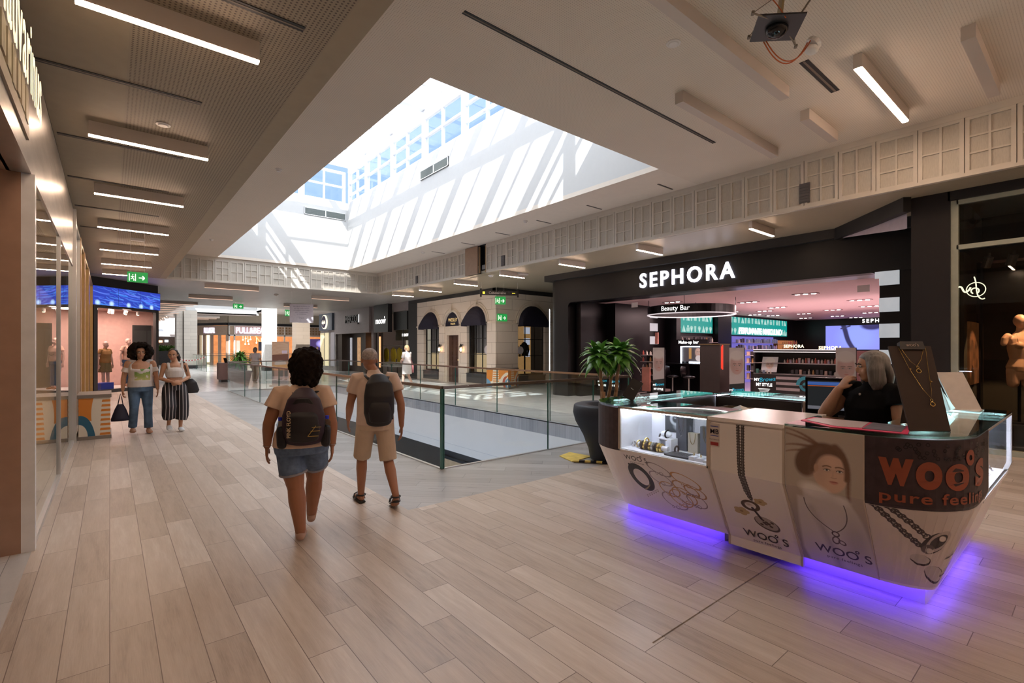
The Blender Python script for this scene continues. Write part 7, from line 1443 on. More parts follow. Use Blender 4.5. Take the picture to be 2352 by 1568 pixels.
    def shoes(s, name, m, e=.006, vox=.007):
        for k in 'LR': b = MB(); s.feet(b, e, k); s.part(name, b, m, vox, 3)
    def arms(s, r=.045):
        s.ar = r
        for k in 'LR': s.limb(s.b, 'sh' + k, 'el' + k, r * 1.15, r * .82); s.limb(s.b, 'el' + k, 'wr' + k, r * .85, r * .55, 1.05)
    def legs(s, r=.085):
        for k in 'LR': s.limb(s.b, 'hp' + k, 'kn' + k, r, r * .62, 1.02); s.limb(s.b, 'kn' + k, 'an' + k, r * .62, r * .40, 1.10)
    def feet(s, mb=None, e=0.0, ks='LR'):
        mb = mb or s.b; h = s.h
        for k in ks:
            a, t = s.J['an' + k], s.J['to' + k]; heel = a + (a - t).normalized() * .045 * h * .6; heel.z = min(a.z - .045 * h, heel.z) if a.z < .2 * h else a.z - .04 * h
            d = (t - heel)
            if e == 0: mb.tube([a, a.lerp(heel, .6), heel.lerp(t, .35) + Vector((0, 0, .012 * h))], [.034 * h, .034 * h, .030 * h], 10)
            mb.tube([heel + Vector((0, 0, .004)), heel.lerp(t, .45) + Vector((0, 0, .012 * h)), heel.lerp(t, .8), t], [((.032 + e) * h, (.030 + e) * h), ((.040 + e) * h, (.032 + e) * h), ((.046 + e) * h, (.022 + e) * h), ((.034 + e) * h, (.014 + e) * h)], 14, side=d.cross(Vector((0, 0, 1))).normalized(), round_ends=True)
    def hand(s, k, d, palm, curl=.5, spread=1.0):
        """d = finger direction, palm = direction the palm faces"""
        h = s.h; w = s.J['wr' + k]; d = Vector(d).normalized(); pn = Vector(palm); pn = (pn - d * pn.dot(d)).normalized(); side = d.cross(pn).normalized()
        b = s.b; c = w + d * .048 * h
        b.tube([w - d * .01 * h, w + d * .03 * h, w + d * .075 * h, w + d * .092 * h], [(.024 * h, .017 * h), (.034 * h, .015 * h), (.040 * h, .013 * h), (.036 * h, .010 * h)], 14, side=side, round_ends=True)
        for q, (o, L) in enumerate(((-.029, .062), (-.010, .074), (.010, .078), (.028, .068))):
            base = w + d * (.088 - .006 * abs(q - 2)) * h + side * o * h * -1; a1 = curl * (.5 + .08 * q); pts = [base]; dirv = d + side * (-o * spread * 3) ; dirv.normalize(); L = L * h
            for m_, seg in enumerate((.45, .32, .23)): 
                ang = a1 * (m_ * .8 + .35); v = (dirv * math.cos(ang) + pn * math.sin(ang)).normalized(); pts.append(pts[-1] + v * L * seg)
            b.tube(pts, [.0100 * h, .0095 * h, .0088 * h, .0078 * h], 8, round_ends=True)
        sg = 1 if s.thumb(k, side, d, pn) else -1
        base = w + d * .03 * h + side * sg * .026 * h; v = (d * .75 + side * sg * .6 + pn * .35).normalized(); p2 = base + v * .034 * h; v2 = (d * .95 + side * sg * .2 + pn * .3 * curl).normalized()
        b.tube([base - v * .01 * h, base, p2, p2 + v2 * .028 * h], [.014 * h, .0135 * h, .0115 * h, .0090 * h], 8, round_ends=True)
    def thumb(s, k, side, d, pn):
        """thumb on the inner/forward side: choose the side vector pointing more forward"""
        return side.y > 0 if abs(side.y) > .3 else (side.x < 0) == (k == 'R')
    def finish(s, vox=.006, sm=4): s.part('body', s.b, s.skin, vox, sm)
def curls(c, rad, n, r, seed, keep=lambda v: True, core=0.0):
    rs = random.Random(seed); b = MB(); b.ell((c[0], c[1] - core, c[2] + core * .4), (rad[0] * .93, rad[1] * .93 - core * .6, rad[2] * .93), 16, 12)
    for k in range(n):
        z = 1 - 2 * (k + .5) / n; a = k * 2.399963; q = math.sqrt(max(0, 1 - z * z)); v = Vector((q * math.cos(a), q * math.sin(a), z))
        if not keep(v): continue
        j = 1 + rs.uniform(-.07, .12); rr = r * rs.uniform(.7, 1.25); b.ell(Vector(c) + Vector((v.x * rad[0], v.y * rad[1], v.z * rad[2])) * j, (rr, rr, rr * 1.1), 8, 6)
    return b
m_hairb = mat('black_brown_curls', (.010, .006, .004), .85, noise_amt=.4, noise_scale=40, spec=.12)
WALK = dict(hip=(0, 0, .92), chest=(0, .01, 1.22), neck=(0, .0, 1.42), head=(0, .03, 1.55), shL=(-.17, 0, 1.36), shR=(.17, 0, 1.36), hpL=(-.085, 0, .88), hpR=(.085, 0, .88))
def J(**k): d = dict(WALK); d.update(k); return d
# --- 1. woman with the dark backpack, walking away; right leg lifted behind
loc = (1.25, 4.30, 0); yaw = -YAW * .55
F = Fig('person walking away in beige top and denim shorts, wearing a dark purple backpack', loc, yaw, m_sk1,
        J(hip=(0, 0, .86), chest=(0, .02, 1.12), neck=(0, .02, 1.34), head=(.03, .05, 1.45), shL=(-.165, .0, 1.24), shR=(.165, .02, 1.24), elL=(-.25, -.02, 1.00), wrL=(-.275, .06, .80), elR=(.235, .0, .98), wrR=(.235, .08, .78),
          hpL=(-.10, 0, .80), hpR=(.10, 0, .80), knL=(-.05, .02, .44), anL=(-.01, -.02, .09), toL=(-.02, .15, .03), knR=(.085, .19, .47), anR=(.045, .36, .11), toR=(.04, .51, .12)), 1.0, 1.05)
F.head(face=True); F.torso(.165, .15, .19, .115); F.arms(.052); F.legs(.102); F.feet(); F.hand('L', (-.05, .15, -1), (1, .1, 0), .5); F.hand('R', (0, .15, -1), (-1, .1, 0), .6); F.finish()
c = F.T(0, -.015, .03)
F.part('curly_hair', curls(c, (.118, .125, .125), 150, .024, 3, lambda v: v.y < .55), m_hairb, .008, 1); 
b = curls(c - Vector((0, .03, .09)), (.10, .085, .10), 80, .024, 4, lambda v: v.y < .4); F.part('curly_hair_nape', b, m_hairb, .008, 1)
b = MB(); F.torso(.18, .168, .195, .125, b, .006); F.pelvis(b, .06, .07, .020); b.v = [(x, y, max(z, .80)) for x, y, z in b.v]
for k in 'LR': F.sleeve(b, k, .5)
F.part('beige_top', b, mat('beige_jersey', (.68, .50, .37), .85), .009, 4)
b = MB(); F.pelvis(b, .0)
b.tube([F.J['hpL'] + Vector((-.0, 0, 0)), F.J['hpL'].lerp(F.J['knL'], .62)], [.108, .112], 16); b.tube([F.J['hpR'], F.J['hpR'].lerp(F.J['knR'], .55)], [.108, .110], 16)
F.part('denim_shorts', b, mat('blue_denim', (.12, .18, .29), .85, noise_amt=.25, noise_scale=25), .009, 3)
b = MB(); q = F.J['hpL'].lerp(F.J['knL'], .60); b.tube([q, F.J['hpL'].lerp(F.J['knL'], .66)], [.115, .116], 18); q = F.J['hpR'].lerp(F.J['knR'], .53); b.tube([q, F.J['hpR'].lerp(F.J['knR'], .59)], [.113, .114], 18); F.part('rolled_hem', b, mat('frayed_pale_denim', (.30, .30, .34), .9), .008, 2)
F.shoes('flat_shoe', mat('beige_leather_shoe', (.42, .27, .20), .5))
for k in 'LR': w_ = F.J['wr' + k]; b = MB(); b.tube([w_ + Vector((.03 * math.cos(a), .03 * math.sin(a), .0)) for a in np.linspace(0, 2 * PI, 15)], [.004] * 15, 6); obj('bracelet', b, m_sil, F.t, smooth=True)
# backpack (its own thing, in the woman's frame)
def bagframe(F, off=(0, 0, 0)): return F.t.location + Matrix.Rotation(F.t.rotation_euler.z, 3, 'Z') @ Vector(off)
m_bp = mat('dark_plum_nylon', (.030, .014, .026), .6, noise_amt=.3); m_bp2 = mat('black_nylon', (.010, .009, .011), .55)
t = thing('backpack', 'dark purple backpack with side bottles and yellow print on the back of the curly-haired walker', 'backpack', tuple(bagframe(F, (.03, -.13, .80))), yaw)
b = MB(); b.tube([(0, -.02, .06), (0, -.04, .14), (0, -.05, .28), (0, -.03, .40), (0, .01, .47)], [(.145, .06), (.165, .088), (.16, .09), (.125, .075), (.07, .04)], 24, side=(1, 0, 0), round_ends=True); obj('main_bag', bake(b, 'bag', .01, 4), m_bp, t)
b = MB(); b.tube([(0, -.10, .08), (0, -.125, .16), (0, -.12, .27), (0, -.09, .33)], [(.115, .03), (.13, .045), (.115, .04), (.07, .02)], 20, side=(1, 0, 0), round_ends=True); obj('front_pocket', bake(b, 'pocket', .009, 4), m_bp2, t)
b = MB(); b.tube([(0, -.10, .37), (0, -.105, .41)], [(.08, .012), (.05, .01)], 14, side=(1, 0, 0), round_ends=True); obj('top_flap', b, m_bp2, t)
for s_ in (-1, 1):
    b = MB(); b.tube([(s_ * .06, .04, .44), (s_ * .10, .12, .46), (s_ * .135, .20, .40), (s_ * .15, .22, .25), (s_ * .14, .12, .12), (s_ * .13, .0, .08)], [(.028, .007)] * 6, 10, side=(1, 0, 0)); obj('shoulder_strap', b, m_bp2, t, smooth=True)
    b = MB(); b.tube([(s_ * .165, -.03, .04), (s_ * .168, -.03, .15)], [(.035, .04), (.036, .042)], 12, round_ends=True); obj('mesh_pocket', b, m_bp2, t)
    b = MB(); b.tube([(s_ * .17, -.03, .10), (s_ * .175, -.03, .21), (s_ * .176, -.03, .235)], [.030, .030, .014], 14); bo = obj('bottle', b, glass_mat('water_bottle', (.7, .78, .85), .8, 1.5), t, smooth=True); b = MB(); b.cyl((s_ * .176, -.03, .235), (s_ * .177, -.03, .262), .015, n=12); obj('bottle_cap', b, mat('bright_blue_cap', (.01, .03, .6), .4, noise_amt=0), bo)
m_ypr = mat('yellow_print', (.5, .33, .08), .5, noise_amt=0); m_cpr = mat('cream_print', (.5, .38, .24), .5, noise_amt=0)
b = MB(); text_mb('PINK FLOYD', frame((-.085, -.172, .22), (0, 0, 1), (-1, 0, 0)), .038, .002, mb=b, bold=.02); obj('print', b, m_cpr, t)
b = MB()
for p, q in (((.04, .12), (.10, .20)), ((.04, .12), (.12, .12)), ((.06, .16), (.13, .16)), ((.07, .19), (.14, .19))): b.beam((p[0], -.170, p[1]), (q[0], -.165, q[1]), .003, .004)
obj('emblem', b, m_ypr, t)
# --- 2. man with the black backpack, mid stride
loc = (2.12, 4.80, 0); yaw = -YAW * .45
F = Fig('person striding away in beige polo shirt and khaki shorts with a black backpack', loc, yaw, m_sk4,
        J(hip=(0, 0, .90), chest=(0, .04, 1.18), neck=(-.01, .05, 1.38), head=(-.05, .09, 1.49), shL=(-.18, .03, 1.31), shR=(.18, .03, 1.31), elL=(-.24, .10, 1.04), wrL=(-.25, .26, .86), elR=(.255, -.04, 1.04), wrR=(.265, -.02, .80),
          hpL=(-.09, 0, .84), hpR=(.09, 0, .84), knL=(-.12, .16, .46), anL=(-.13, .14, .09), toL=(-.16, .31, .03), knR=(.13, -.02, .44), anR=(.17, -.26, .15), toR=(.17, -.19, .03)), 1.0, 1.0)
F.head(); F.torso(.18, .155, .165, .12); F.arms(.047); F.legs(.085); F.feet(); F.hand('L', (0, .4, -1), (1, 0, 0), .5); F.hand('R', (0, .05, -1), (-1, .1, 0), .8); F.finish()
b = MB(); c = F.T(0, -.015, .045); b.ell(c, (.082, .098, .082), 18, 12); b.v = [(x, y, max(z, c.z - .03 + (y - c.y) * .4)) for x, y, z in b.v]; F.part('short_grey_hair', b, mat('silver_hair', (.32, .28, .26), .8, noise_amt=.3, noise_scale=50), .007, 1)
b = MB(); F.torso(.19, .175, .18, .13, b, .006); F.pelvis(b, .06, .07, .020); b.v = [(x, y, max(z, .82)) for x, y, z in b.v]
for k in 'LR': F.sleeve(b, k, .55)
F.part('beige_polo', b, mat('pinkish_beige_knit', (.64, .50, .41), .85), .009, 4)
b = MB(); F.pelvis(b, .0)
for k in 'LR': b.tube([F.J['hp' + k], F.J['hp' + k].lerp(F.J['kn' + k], .5), F.J['hp' + k].lerp(F.J['kn' + k], .96)], [.10, .093, .090], 16)
F.part('khaki_shorts', b, mat('khaki_cotton', (.56, .44, .32), .85), .009, 3)
for k in 'LR':
    a, t_ = F.J['an' + k], F.J['to' + k]; b = MB(); d = (t_ - a); d.z = 0; d.normalize(); s_ = d.cross(Vector((0, 0, 1))); base = Vector((a.x, a.y, t_.z - .018)) - d * .05; up = Vector((0, 0, .0))
    hz = 0 if k == 'L' else .08
    b.tube([base + Vector((0, 0, hz * 1.1)), base + d * .13 + Vector((0, 0, hz * .5)), base + d * .25], [(.036, .012), (.046, .012), (.040, .010)], 14, side=s_, round_ends=True)
    for q in (.09, .17): p = base + d * q + Vector((0, 0, hz * (1 - q * 4) if hz else 0)); b.tube([p - s_ * .05 + Vector((0, 0, .01)), p - s_ * .04 + Vector((0, 0, .05)), p + Vector((0, 0, .066)), p + s_ * .04 + Vector((0, 0, .05)), p + s_ * .05 + Vector((0, 0, .01))], [(.018, .004)] * 5, 8, side=d)
    b.tube([a + d * .045 * math.cos(x) + s_ * .045 * math.sin(x) + Vector((0, 0, -.012)) for x in np.linspace(0, 2 * PI, 13)], [.007] * 13, 6)
    obj('sandal', b, mat('black_sandal', (.015, .013, .013), .5), F.t, smooth=True)
t = thing('backpack', 'plain black backpack on the man in khaki shorts', 'backpack', tuple(bagframe(F, (.02, -.11, .83))), yaw)
b = MB(); b.tube([(0, -.04, .03), (0, -.06, .14), (0, -.065, .30), (0, -.04, .42), (0, .01, .50)], [(.12, .06), (.15, .085), (.15, .085), (.13, .07), (.08, .04)], 24, side=(1, 0, 0), round_ends=True); obj('main_bag', bake(b, 'bag2', .01, 4), m_bp2, t)
b = MB(); b.tube([(0, -.12, .06), (0, -.135, .15), (0, -.125, .24)], [(.10, .03), (.11, .035), (.09, .03)], 18, side=(1, 0, 0), round_ends=True); obj('front_pocket', b, m_bp2, t, smooth=True)
for s_ in (-1, 1): b = MB(); b.tube([(s_ * .07, .03, .46), (s_ * .11, .12, .50), (s_ * .14, .22, .42), (s_ * .15, .23, .28), (s_ * .14, .12, .12), (s_ * .12, .0, .06)], [(.028, .007)] * 6, 10, side=(1, 0, 0)); obj('shoulder_strap', b, m_bp2, t, smooth=True)
# --- 3. curly-haired woman in white print top and jeans, coming towards the camera
loc = (.45, 11.60, 0); yaw = PI + .03
F = Fig('person with big curly hair in white green-print top and blue jeans, walking this way', loc, yaw, m_sk2,
        J(hip=(0, 0, .92), chest=(0, .01, 1.20), neck=(0, 0, 1.40), head=(0, .02, 1.52), shL=(-.185, 0, 1.33), shR=(.185, 0, 1.33), elL=(-.24, .0, 1.06), wrL=(-.26, .05, .83), elR=(.25, -.02, 1.06), wrR=(.265, .03, .83),
          hpL=(-.09, 0, .86), hpR=(.09, 0, .86), knL=(-.11, .02, .48), anL=(-.12, .03, .09), toL=(-.13, .19, .03), knR=(.10, .08, .50), anR=(.115, -.06, .12), toR=(.12, .10, .05)), 1.0, 1.0)
F.head(); F.torso(.18, .15, .175, .12); F.arms(.047); F.legs(.09); F.feet(); F.hand('L', (0, .1, -1), (1, 0, 0), .6); F.hand('R', (0, .05, -1), (-1, 0, 0), 1.3); F.finish()
c = F.T(0, -.03, .02); F.part('curly_hair', curls(c, (.175, .13, .165), 200, .03, 9, lambda v: not (v.y > .35 and abs(v.x) < .45 and v.z < .55), .055), m_hairb, .010, 1)
b = MB(); F.torso(.195, .178, .19, .13, b, .006); F.pelvis(b, .08, .02, .022); b.v = [(x, y, max(z, .88)) for x, y, z in b.v]
m, nt, bs = nt_of('white_green_print_jersey'); n = N(nt); o_ = n.xyz(); nz = n.noise(n.comb(o_[0], o_[1], o_[2]), 9, 4); 
dx = n.m('ABSOLUTE', n.m('SUBTRACT', o_[0], -.02)); dz = n.m('ABSOLUTE', n.m('SUBTRACT', o_[2], 1.13)); msk = n.m('MULTIPLY', n.m('MULTIPLY', n.m('LESS_THAN', dx, .12), n.m('LESS_THAN', dz, .12)), n.m('GREATER_THAN', o_[1], 0.02)); msk = n.m('MULTIPLY', msk, n.m('GREATER_THAN', nz, .47))
cc = n.ramp(n.m('ADD', n.m('MULTIPLY', nz, .6), n.m('MULTIPLY', n.m('SUBTRACT', o_[2], 1.0), 1.8)), [(.35, (.50, .47, .18)), (.55, (.30, .42, .12)), (.75, (.04, .22, .06))]); nt.links.new(n.mix(msk, (.66, .62, .60), cc), bs.inputs['Base Color']); bs.inputs['Roughness'].default_value = .85
for k in 'LR': a, e = F.J['sh' + k], F.J['el' + k]; b.tube([a.lerp(e, .30), a.lerp(e, .62)], [.058, .070], 14); b.tube([a + Vector((0, 0, .03)), a.lerp(F.J['neck'], .6) + Vector((0, .0, .01))], [.03, .03], 10)
b.v = [(x, y, z) if not (y > .03 and z > 1.30 and abs(x) < .11) else (x, y * .3, 1.30) for x, y, z in b.v]
F.part('print_top', b, m, .009, 4)
b = MB(); F.pelvis(b, .04)
for k in 'LR': b.tube([F.J['hp' + k], F.J['hp' + k].lerp(F.J['kn' + k], .5), F.J['kn' + k], F.J['kn' + k].lerp(F.J['an' + k], .5), F.J['an' + k] + Vector((0, 0, .01))], [.108, .092, .072, .068, .070], 16)
F.part('jeans', b, mat('faded_blue_jeans', (.085, .155, .26), .85, noise_amt=.35, noise_scale=7), .009, 3)
F.shoes('tan_shoe', mat('tan_sandal_leather', (.42, .22, .13), .6))
m_nbag = mat('navy_tote', (.012, .014, .035), .6)
def W(F, p): return F.t.location + Matrix.Rotation(F.t.rotation_euler.z, 3, 'Z') @ Vector(p)
t = thing('handbag', 'navy blue tote bag hanging from the hand of the curly-haired walker in jeans', 'bag', tuple(W(F, (.30, .05, .27))))
b = MB(); b.tube([(0, 0, 0), (0, 0, .04), (0, 0, .22), (0, 0, .31)], [(.135, .06), (.140, .065), (.085, .04), (.045, .018)], 20, side=(1, 0, 0)); obj('bag_body', bake(b, 'tote', .009, 3), m_nbag, t)
for s_ in (-1, 1): b = MB(); b.tube([(-.04, s_ * .015, .28), (-.015, s_ * .018, .42), (.0, s_ * .012, .50), (.02, s_ * .018, .42), (.04, s_ * .015, .28)], [.007] * 5, 8); obj('handle', b, m_nbag, t, smooth=True)
# --- 4. girl in white crop top and striped trousers
loc = (.97, 11.45, 0); yaw = PI + .06
F = Fig('person with ponytail in white crop top and wide striped trousers, looking down to the side', loc, yaw, m_sk2,
        dict(J(hip=(0, 0, .92), chest=(0, .01, 1.17), neck=(0, 0, 1.36), head=(.03, .02, 1.48), shL=(-.165, 0, 1.29), shR=(.165, 0, 1.29), elL=(-.235, -.01, 1.04), wrL=(-.07, .17, .96), elR=(.225, .0, 1.03), wrR=(.05, .18, .965),
          hpL=(-.085, 0, .86), hpR=(.085, 0, .86), knL=(-.10, .03, .48), anL=(-.09, .03, .09), toL=(-.10, .18, .03), knR=(.08, .08, .5), anR=(.09, -.04, .14), toR=(.09, .10, .06)), turn=(-.25, 0, -.35)), 1.0, .95)
F.head(); F.torso(.165, .125, .165, .105); F.arms(.042); F.legs(.08); F.feet(); F.hand('L', (1, .1, -.25), (0, -1, -.2), 1.1); F.hand('R', (-1, .1, -.25), (0, -1, -.2), 1.1); F.finish()
b = MB(); c = F.T(0, -.025, .035); b.ell(c, (.085, .10, .088), 18, 12); b.v = [(x, min(y, F.T(0, .055, 0).y + (z - c.z) * .2), z) for x, y, z in b.v]; b.tube([F.T(-.0, -.10, .03), F.T(-.03, -.15, -.02), F.T(-.06, -.14, -.10), F.T(-.07, -.12, -.16)], [.03, .045, .04, .015], 10, round_ends=True); F.part('dark_ponytail', b, mat('near_black_hair', (.016, .010, .008), .5, noise_amt=.3), .008, 1)
b = MB(); J_ = F.J; b.tube([J_['chest'] + Vector((0, 0, q)) for q in (-.125, -.06, 0, .04, .075)], [(.140, .112), (.156, .122), (.162, .136), (.152, .122), (.12, .09)], 20, side=(1, 0, 0))
for s_ in (-1, 1): b.tube([J_['chest'] + Vector((s_ * .10, .085, .03)), J_['chest'] + Vector((s_ * .11, .04, .16)), J_['chest'] + Vector((s_ * .10, -.06, .10)), J_['chest'] + Vector((s_ * .09, -.10, .02))], [(.026, .01)] * 4, 10, side=(1, 0, 0))
F.part('crop_top', b, mat('white_rib_knit', (.68, .65, .63), .85), .007, 3)
b = MB(); h_ = J_['hip']; b.tube([h_ + Vector((0, 0, .08)), h_ + Vector((0, 0, -.02)), h_ - Vector((0, 0, .12))], [(.135, .105), (.18, .135), (.185, .14)], 20, side=(1, 0, 0))
for k, s_ in (('L', -1), ('R', 1)): b.tube([J_['hp' + k], J_['hp' + k].lerp(J_['kn' + k], .5) + Vector((s_ * .02, 0, 0)), J_['kn' + k] + Vector((s_ * .02, 0, 0)), J_['kn' + k].lerp(J_['an' + k], .45) + Vector((s_ * .015, 0, 0)), J_['kn' + k].lerp(J_['an' + k], .66)], [.112, .115, .118, .115, .10], 18)
F.part('striped_trousers', b, stripe_mat('black_white_stripes', 0, .055, .82, (.014, .013, .018), (.55, .52, .52)), .009, 3)
F.shoes('white_slip_on', mat('white_canvas', (.62, .64, .66), .7))
t = thing('shoulder_bag', 'black shoulder bag hanging behind the arm of the girl in striped trousers', 'bag', tuple(W(F, (-.27, -.08, .72))))
b = MB(); b.tube([(0, 0, 0), (.0, 0, .05), (-.01, 0, .20), (-.02, 0, .28)], [(.13, .05), (.155, .06), (.12, .045), (.06, .02)], 18, side=(1, 0, 0)); obj('bag_body', bake(b, 'sbag', .009, 3), m_bp2, t)
b = MB(); b.tube([tuple(Vector(q) - t.location + Vector((0, 0, 0))) for q in (W(F, (-.25, -.06, .98)), W(F, (-.17, .06, 1.22)), W(F, (-.15, .02, 1.34)), W(F, (-.16, -.06, 1.28)), W(F, (-.24, -.10, .98)))], [(.012, .004)] * 5, 8); obj('strap', b, m_bp2, t, smooth=True)
# --- 5. grey-haired attendant behind the kiosk
loc = (4.60, 1.14, 0); yaw = 1.15
F = Fig('person with straight grey hair and black top standing inside the kiosk, hand at the mouth', loc, yaw, m_sk2,
        dict(J(hip=(0, 0, .90), chest=(0, .02, 1.16), neck=(0, .02, 1.35), head=(0, .05, 1.47), shL=(-.18, .02, 1.28), shR=(.18, .02, 1.28), elL=(-.25, .05, 1.02), wrL=(-.16, .25, .98), elR=(.25, .22, 1.08), wrR=(.13, .21, 1.29),
          hpL=(-.09, 0, .84), hpR=(.09, 0, .84), knL=(-.1, .02, .46), anL=(-.1, 0, .09), toL=(-.11, .16, .03), knR=(.1, .02, .46), anR=(.1, 0, .09), toR=(.11, .16, .03)), turn=(-.1, 0, -.6)), 1.0, 1.08)
F.head(); F.torso(.18, .165, .18, .125); F.arms(.055); F.legs(.09); F.feet(); F.hand('L', (.8, .5, -.2), (0, 0, -1), .4); F.hand('R', (-.42, -.32, .8), (-.3, -1, -.1), 1.1); F.finish()
b = MB(); b.ell(F.T(0, -.025, .03), (.092, .108, .098), 18, 12, F.R)
for s_ in (-1, 1): b.tube([F.T(s_ * .055, -.02, .07), F.T(s_ * .088, -.005, -.02), F.T(s_ * .085, -.01, -.11), F.T(s_ * .075, -.02, -.17)], [(.035, .05), (.028, .06), (.028, .062), (.015, .045)], 12, side=F.R @ Vector((1, 0, 0)), round_ends=True)
b.tube([F.T(0, -.09, .02), F.T(0, -.11, -.07), F.T(0, -.10, -.16)], [(.075, .035), (.085, .035), (.075, .02)], 14, side=F.R @ Vector((1, 0, 0)), round_ends=True)
yl = F.T(0, .045, 0).y; Ri = F.R.inverted(); cc_ = F.J['head']
def trimf(v):
    q = Ri @ (Vector(v) - cc_)
    if abs(q.x) < .066 and q.z < .078: q.y = min(q.y, .045)
    return tuple(F.R @ q + cc_)
b.v = [trimf(v) for v in b.v]
F.part('grey_bob_hair', b, grain_mat('silver_straight_hair', (.12, .11, .105), (.27, .25, .235), (6, 6, .4), .45, scale=12), .007, 2)
b = MB(); F.torso(.195, .182, .195, .138, b, .005); b.v = [(x, y, max(z, .80)) for x, y, z in b.v]
for k in 'LR': F.sleeve(b, k, .35)
F.part('black_top', b, mat('black_cotton', (.005, .0045, .005), .95, spec=.2), .009, 4)
b = MB(); F.pelvis(b, .03)
for k in 'LR': b.tube([F.J['hp' + k], F.J['kn' + k], F.J['an' + k]], [.105, .075, .065], 14)
F.part('dark_trousers', b, mat('dark_cotton_trousers', (.02, .02, .025), .9), .010, 3)
b = MB(); b.ell(F.J['chest'] + Vector((.0, .135, .10)), (.012, .006, .012), 10, 6); obj('pendant', b, m_sil, F.t, smooth=True)
# --- 6. blonde shopper in white, far walkway
def simple(lab, loc, yaw, skin, h, top, bottom, hair, dress=None, phone=False, vox=.014, shorts=False):
    st = 1
    F = Fig(lab, loc, yaw, skin, J(elL=(-.24, .0, 1.08), wrL=(-.25, .08, .85), elR=(.24, .0, 1.08), wrR=(.25, .08, .85) if not phone else (.13, .10, 1.42), knL=(-.1, .1, .48), anL=(-.1, .12, .09), toL=(-.11, .28, .03), knR=(.09, .0, .47), anR=(.1, -.2, .14), toR=(.1, -.08, .03)) if not phone else
            J(elL=(-.24, .0, 1.08), wrL=(-.15, .15, 1.10), elR=(.24, .12, 1.15), wrR=(.12, .10, 1.42), knL=(-.1, .1, .48), anL=(-.1, .12, .09), toL=(-.11, .28, .03), knR=(.09, .0, .47), anR=(.1, -.2, .14), toR=(.1, -.08, .03)), h)
    F.head(face=False); F.torso(); F.arms(.043); F.legs(.082); F.feet(); F.hand('L', (0, .2, -1), (1, 0, 0), .6); F.hand('R', (0, .2, 1) if phone else (0, .2, -1), (-1, 0, 0), .8); F.finish(.009, 2)
    b = MB(); b.ell(F.T(0, -.02, .03), [q * h for q in (.09, .105, .098)], 14, 10); b.tube([F.T(0, -.09, .02), F.T(0, -.10, -.10)], [(.08 * h, .04 * h), (.07 * h, .025 * h)], 12, side=(1, 0, 0), round_ends=True); b.v = [(x, min(y, F.T(0, .05, 0).y), z) for x, y, z in b.v]; F.part('hair', b, hair, vox, 2)
    b = MB(); F.torso(.19, .17, .185, .13, b, .004)
    if dress: hz = F.J['hip']; b.tube([hz + Vector((0, 0, .05)), hz - Vector((0, 0, .15)), hz - Vector((0, 0, .38 * h))], [(.18 * h, .135 * h), (.21 * h, .16 * h), (.205 * h, .17 * h)], 18, side=(1, 0, 0))
    for k in 'LR': F.sleeve(b, k, .7)
    F.part('dress' if dress else 'top', b, top, vox, 3)
    if not dress:
        b = MB(); hz = F.J['hip']; F.pelvis(b, .03)
        for k in 'LR': b.tube([F.J['hp' + k], F.J['kn' + k], F.J['kn' + k].lerp(F.J['an' + k], .1 if shorts else .95)], [.1 * h, .078 * h, .068 * h], 12)
        F.part('shorts' if shorts else 'trousers', b, bottom, vox, 3)
    F.shoes('shoe', mat('pale_shoe', (.5, .42, .34), .6))
    return F
F = simple('blonde person in a white dress with hand to the ear on the far walkway', (9.25, 17.9, 0), .3, m_sk3, 1.03, mat('white_linen_dress', (.72, .66, .62), .85), None, mat('blonde_hair', (.55, .38, .2), .6), dress=True, phone=True)
b = MB(); q = F.J['wrR']; b.box(q.x - .01, q.x + .01, q.y - .01, q.y + .05, q.z + .02, q.z + .14); obj('mobile_phone', b, mat('pink_phone', (.6, .15, .2), .4), label='pink phone held to the ear of the blonde shopper', cat='phone', at=(0, 0, 0)); o = [o for o in COL.objects if o.name.startswith('mobile_phone')][0]; o.location = F.t.location; o.rotation_euler = F.t.rotation_euler
t = thing('handbag', 'pink handbag at the side of the blonde shopper in white', 'bag', tuple(W(F, (.28, -.02, .62)))); b = MB(); b.tube([(0, 0, 0), (0, 0, .28)], [(.035, .11), (.03, .09)], 12, side=(1, 0, 0), round_ends=True); obj('bag_body', b, mat('pink_leather', (.55, .2, .22), .5), t, smooth=True); b = MB(); b.tube([(0, -.06, .27), (-.06, -.03, .5), (-.07, .0, .64), (-.06, .03, .5), (0, .06, .27)], [.006] * 5, 6); obj('strap', b, MATS['pink_leather'], t, smooth=True)
simple('person in pale grey shirt seen from behind, beyond the far potted palm', (5.05, 24.3, 0), -.6, m_sk4, .98, mat('pale_grey_shirt', (.42, .38, .37), .85), mat('khaki_trousers', (.33, .22, .14), .85), mat('grey_brown_hair', (.12, .10, .085), .8))
simple('person in a dark red dress walking at the far end, right of the brown pillar', (14.4, 45.0, 0), 2.9, m_sk3, 1.02, mat('dark_red_dress', (.12, .02, .03), .8), None, mat('brown_blonde_hair', (.25, .15, .08), .7), dress=True)
simple('person in dark clothes by the far black doorway with white lettering', (5.9, 55.0, 0), 2.6, m_sk2, 1.0, mat('black_shirt', (.02, .01, .012), .85), mat('black_trousers', (.015, .01, .012), .85), m_hairb)
simple('person with dark hair just inside the warm clothing shop', (12.6, 53.4, 0), .4, m_sk2, 1.05, mat('peach_shirt', (.5, .26, .2), .85), MATS['black_trousers'], m_hairb)
